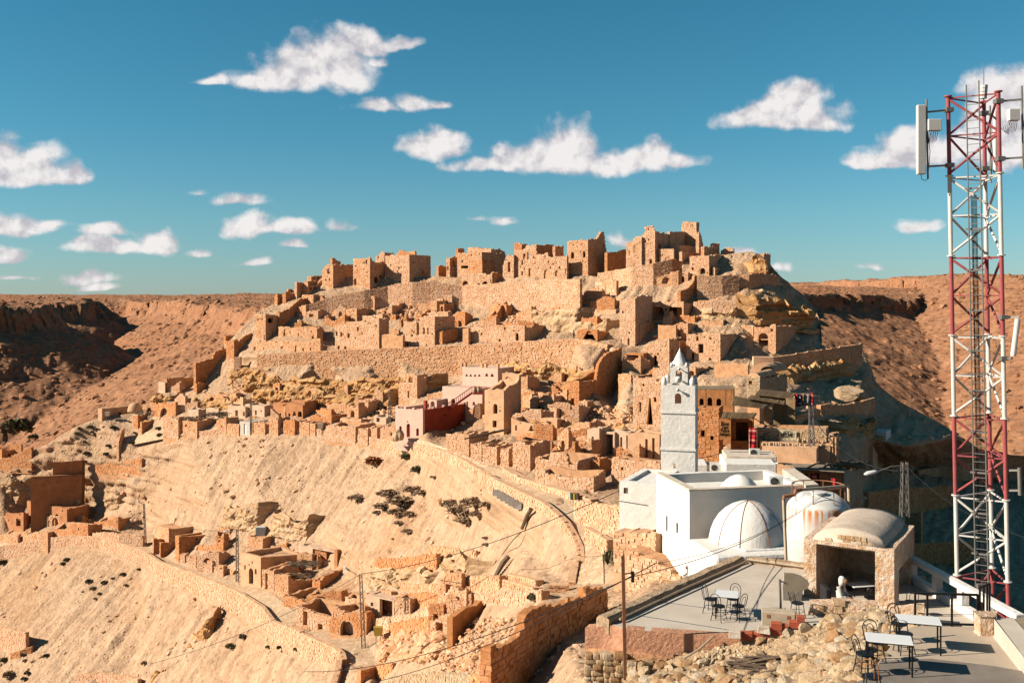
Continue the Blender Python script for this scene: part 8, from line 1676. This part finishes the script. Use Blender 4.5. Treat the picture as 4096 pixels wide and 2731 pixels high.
# ------------------------------------------------------------ people
def skinned(name, V, E, R, mat, parent, sub=2, root=0):
    o0 = Vector(parent['_o']); me = bpy.data.meshes.new(name); me.from_pydata([tuple(Vector(v)-o0) for v in V], E, []); o = bpy.data.objects.new(name, me); link(o, parent); sk = o.modifiers.new('skin', 'SKIN'); sk.use_smooth_shade = True
    for i, r in enumerate(R): me.skin_vertices[0].data[i].radius = (r, r) if not isinstance(r, tuple) else r; me.skin_vertices[0].data[i].use_root = i == root
    s = o.modifiers.new('sub', 'SUBSURF'); s.levels = sub; s.render_levels = sub; me.materials.append(M[mat]); return o
def figure(t, O, fwd, J, cols, hood=None):
    """J: joints as (forward, left, up) in metres from O"""
    f = Vector((fwd[0], fwd[1], 0)).normalized(); l = Vector((-f.y, f.x, 0)); W = {k: Vector(O)+f*a+l*b+UP*c for k, (a, b, c) in J.items()}
    names = ['pelvis', 'waist', 'chest', 'neck', 'head', 'crown', 'shL', 'elL', 'haL', 'shR', 'elR', 'haR', 'hipL', 'knL', 'anL', 'toL', 'hipR', 'knR', 'anR', 'toR']; ix = {n: i for i, n in enumerate(names)}
    E = [('pelvis', 'waist'), ('waist', 'chest'), ('chest', 'neck'), ('neck', 'head'), ('head', 'crown'), ('chest', 'shL'), ('shL', 'elL'), ('elL', 'haL'), ('chest', 'shR'), ('shR', 'elR'), ('elR', 'haR'), ('pelvis', 'hipL'), ('hipL', 'knL'), ('knL', 'anL'), ('anL', 'toL'), ('pelvis', 'hipR'), ('hipR', 'knR'), ('knR', 'anR'), ('anR', 'toR')]
    R = {'pelvis': .12, 'waist': .115, 'chest': .13, 'neck': .05, 'head': .09, 'crown': .075}; R.update({k+s: r for s in 'LR' for k, r in (('sh', .065), ('el', .042), ('ha', .035), ('hip', .085), ('kn', .06), ('an', .04), ('to', .035))})
    skinned('body', [W[n] for n in names], [(ix[a], ix[b]) for a, b in E], [R[n] for n in names], 'skin', t)
    up_ = ['waist', 'pelvis', 'chest', 'shL', 'elL', 'haL', 'shR', 'elR', 'haR']; q = {n: i for i, n in enumerate(up_)}; V = [W[n] for n in up_]; V[q['haL']] = W['elL'].lerp(W['haL'], .8); V[q['haR']] = W['elR'].lerp(W['haR'], .8)
    skinned('top', V, [(0, 1), (0, 2), (2, 3), (3, 4), (4, 5), (2, 6), (6, 7), (7, 8)], [.145, .15, .155, .085, .065, .05, .085, .065, .05], cols[0], t)
    lo = ['pelvis', 'hipL', 'knL', 'anL', 'hipR', 'knR', 'anR']; skinned('trousers', [W[n] for n in lo], [(0, 1), (1, 2), (2, 3), (0, 4), (4, 5), (5, 6)], [.14, .1, .078, .058, .1, .078, .058], cols[1], t)
    for s in 'LR': skinned('shoe', [W['an'+s]-UP*.02, W['to'+s]], [(0, 1)], [.052, .045], cols[2], t, 1)
    hd = W['head']; nose = hd+f*.1+UP*.02
    mb = MB(); mb.lathe(hd+UP*.01-f*.045, [(.0001, -.1), (.1, -.04), (.112, .03), (.1, .09), (.065, .135), (.0001, .15)] if not hood else [(.0001, -.16), (.11, -.13), (.115, -.02), (.115, .07), (.08, .14), (.0001, .165)], 14); mb.build('hood' if hood else 'hair', M[hood or 'darkcloth'], t, smooth=True)
    mb = MB(); mb.lathe(hd+f*.07, [(.0001, -.105), (.055, -.08), (.08, -.02), (.082, .04), (.05, .09), (.0001, .1)], 12); mb.build('face', M['skin'], t, smooth=True)
    mb = MB(); mb.lathe(nose+f*.035-UP*.02, [(.0001, -.02), (.016, -.01), (.01, .02), (.0001, .04)], 6); mb.build('nose', M['skin'], t, smooth=True)
    for s in (-1, 1): mb = MB(); mb.lathe(hd+f*.125+l*s*.03+UP*.025, [(.0001, -.009), (.011, 0), (.0001, .009)], 6); mb.build('eye', M['black'], t)
    mb = MB(); mb.box(hd+f*.13-UP*.045, (.006, .022, .005), (f, l, UP)); mb.build('mouth', M['redwall'], t)
    for s in 'LR':   # hand: palm, four fingers, thumb
        h = W['ha'+s]; dv = (h-W['el'+s]).normalized(); sd = dv.cross(UP); sd = sd.normalized() if sd.length > .01 else l
        V = [h-dv*.02, h+dv*.05]; Ed = [(0, 1)]; Rr = [.028, .032]
        for k in range(4): a = h+dv*.06+sd*(.027-.018*k); b = a+dv*(.035+.01*(k in (1, 2)))-UP*.01; c = b+dv*.02-UP*.025; i = len(V); V += [a, b, c]; Ed += [(1, i), (i, i+1), (i+1, i+2)]; Rr += [.011, .0095, .008]
        i = len(V); V += [h+sd*.04+dv*.01, h+sd*.055+dv*.045-UP*.01]; Ed += [(0, i), (i, i+1)]; Rr += [.012, .009]
        skinned('hand', V, Ed, Rr, 'skin', t, 1)
def seated(O, fwd, sh, label, cols, hood=None):
    t = thing('person', label, 'person', O)
    J = {'pelvis': (0, 0, sh+.1), 'waist': (.03, 0, sh+.28), 'chest': (.07, 0, sh+.48), 'neck': (.13, 0, sh+.66), 'head': (.17, 0, sh+.78), 'crown': (.15, 0, sh+.88)}
    for s, y in (('L', 1), ('R', -1)): J.update({'sh'+s: (.08, .19*y, sh+.57), 'el'+s: (.17, .24*y, sh+.3), 'ha'+s: (.38, .1*y, sh+.28), 'hip'+s: (.04, .1*y, sh+.08), 'kn'+s: (.44, .13*y, sh+.09), 'an'+s: (.46-.04*y, .12*y, .08), 'to'+s: (.62-.04*y, .13*y, .04)})
    figure(t, O, fwd, J, cols, hood); return t
mp = Wp(*P('B7', 1205, 560), 62); seated(mp, (-1, -.15, 0), .42, 'man in a grey hooded sweatshirt sitting against the white wall', ('hood', 'darkcloth', 'darkcloth'), 'hood')
ch = thing('plastic_chair', 'low chair under the hooded man by the white wall', 'chair', mp); mb = MB(); mb.box(mp+Vector((.02, 0, .40)), (.24, .24, .03)); mb.build('seat', M['darkcloth'], ch)
for sx in (-.2, .2):
    for sy in (-.2, .2): mb = MB(); mb.bar(mp+Vector((sx, sy, -.1)), mp+Vector((sx, sy, .38)), .04); mb.build('leg', M['wood'], ch)
mb = MB(); mb.box(mp+Vector((.27, 0, .75)), (.025, .22, .36)); mb.build('backrest', M['concrete_dark'], ch)
sitg = thing('seat_platform', 'pale stone ledge on which the hooded man sits', 'ledge', mp-UP*.1); mb = MB(); mb.box(mp+Vector((.2, .2, -.75)), (1.6, .9, .7), jit=.15); mb.build('ledge', M['ledge_pale'], sitg)
gp = Wp(*P('C6', 440, 735), 33.35); gp.z = SZ
seated(Vector((gp.x-.05, gp.y+.3, SZ)), (.75, -.55, 0), .42, 'man in white robe and pale head cloth sitting inside the shelter', ('whitecloth', 'whitecloth', 'darkcloth'), 'whitecloth')
bs_ = thing('cushion_seat', 'dark cushioned seat under the robed man in the shelter', 'seat', Vector((gp.x-.1, gp.y+.3, SZ))); mb = MB(); mb.box(Vector((gp.x-.12, gp.y+.35, SZ+.2)), (.38, .35, .2)); mb.build('cushion', M['darkcloth'], bs_, bevel=.04); mb = MB(); mb.box(Vector((gp.x-.42, gp.y+.5, SZ+.6)), (.1, .35, .35)); mb.build('back_cushion', M['darkcloth'], bs_, bevel=.05)
def walker(c, x, y, d, fwd, label, cols, ht=1.0):
    O = Wp(*P(c, x, y), d); t = thing('person', label, 'person', O); J = {'pelvis': (0, 0, .92), 'waist': (0, 0, 1.08), 'chest': (.02, 0, 1.28), 'neck': (.03, 0, 1.46), 'head': (.05, 0, 1.58), 'crown': (.05, 0, 1.68)}
    for s, q in (('L', 1), ('R', -1)): J.update({'sh'+s: (.01, .19*q, 1.38), 'el'+s: (-.06*q, .24*q, 1.12), 'ha'+s: (.16, .2*q, .98), 'hip'+s: (0, .1*q, .88), 'kn'+s: (.16*q, .1*q, .5), 'an'+s: (.26*q-.05, .1*q, .09), 'to'+s: (.26*q+.1, .1*q, .05)})
    figure(t, O, fwd, J, cols); return t
walker('A2', 1555, 1328, dep(*P('A2', 1555, 1328))+2, (-.9, -.4, 0), 'walker in black clothes on the path above the great wall', ('darkcloth', 'darkcloth', 'darkcloth'))
wk = walker('A2', 1778, 1352, dep(*P('A2', 1778, 1352))+1.5, (.9, .3, 0), 'walker in a teal jacket with a backpack above the great wall', ('teal', 'darkcloth', 'darkcloth')); q = Vector(wk['_o']); mb = MB(); mb.box(q+Vector((-.2, -.06, 1.24)), (.1, .15, .22)); mb.build('backpack', M['teal'], wk, bevel=.05)
for o in bpy.data.objects:
    if '_o' in o: del o['_o']
def tone(m, k):          # one common reflectance scale for all the surfaces
    nt = m.node_tree; b = nt.nodes.get('Principled BSDF')
    if not b: return
    i = b.inputs['Base Color']
    if i.links:
        s_ = i.links[0].from_socket; nt.links.new(mixc(nt, 1.0, s_, k, 'MULTIPLY'), i)
    else: i.default_value = (*[a*c for a, c in zip(i.default_value[:3], k)], 1)
for m in bpy.data.materials: tone(m, (.60, .56, .535) if not m.name.startswith(('limewash', 'tank', 'table', 'antenna', 'mast_white', 'ac_body', 'white_cloth')) else (.655, .65, .64))
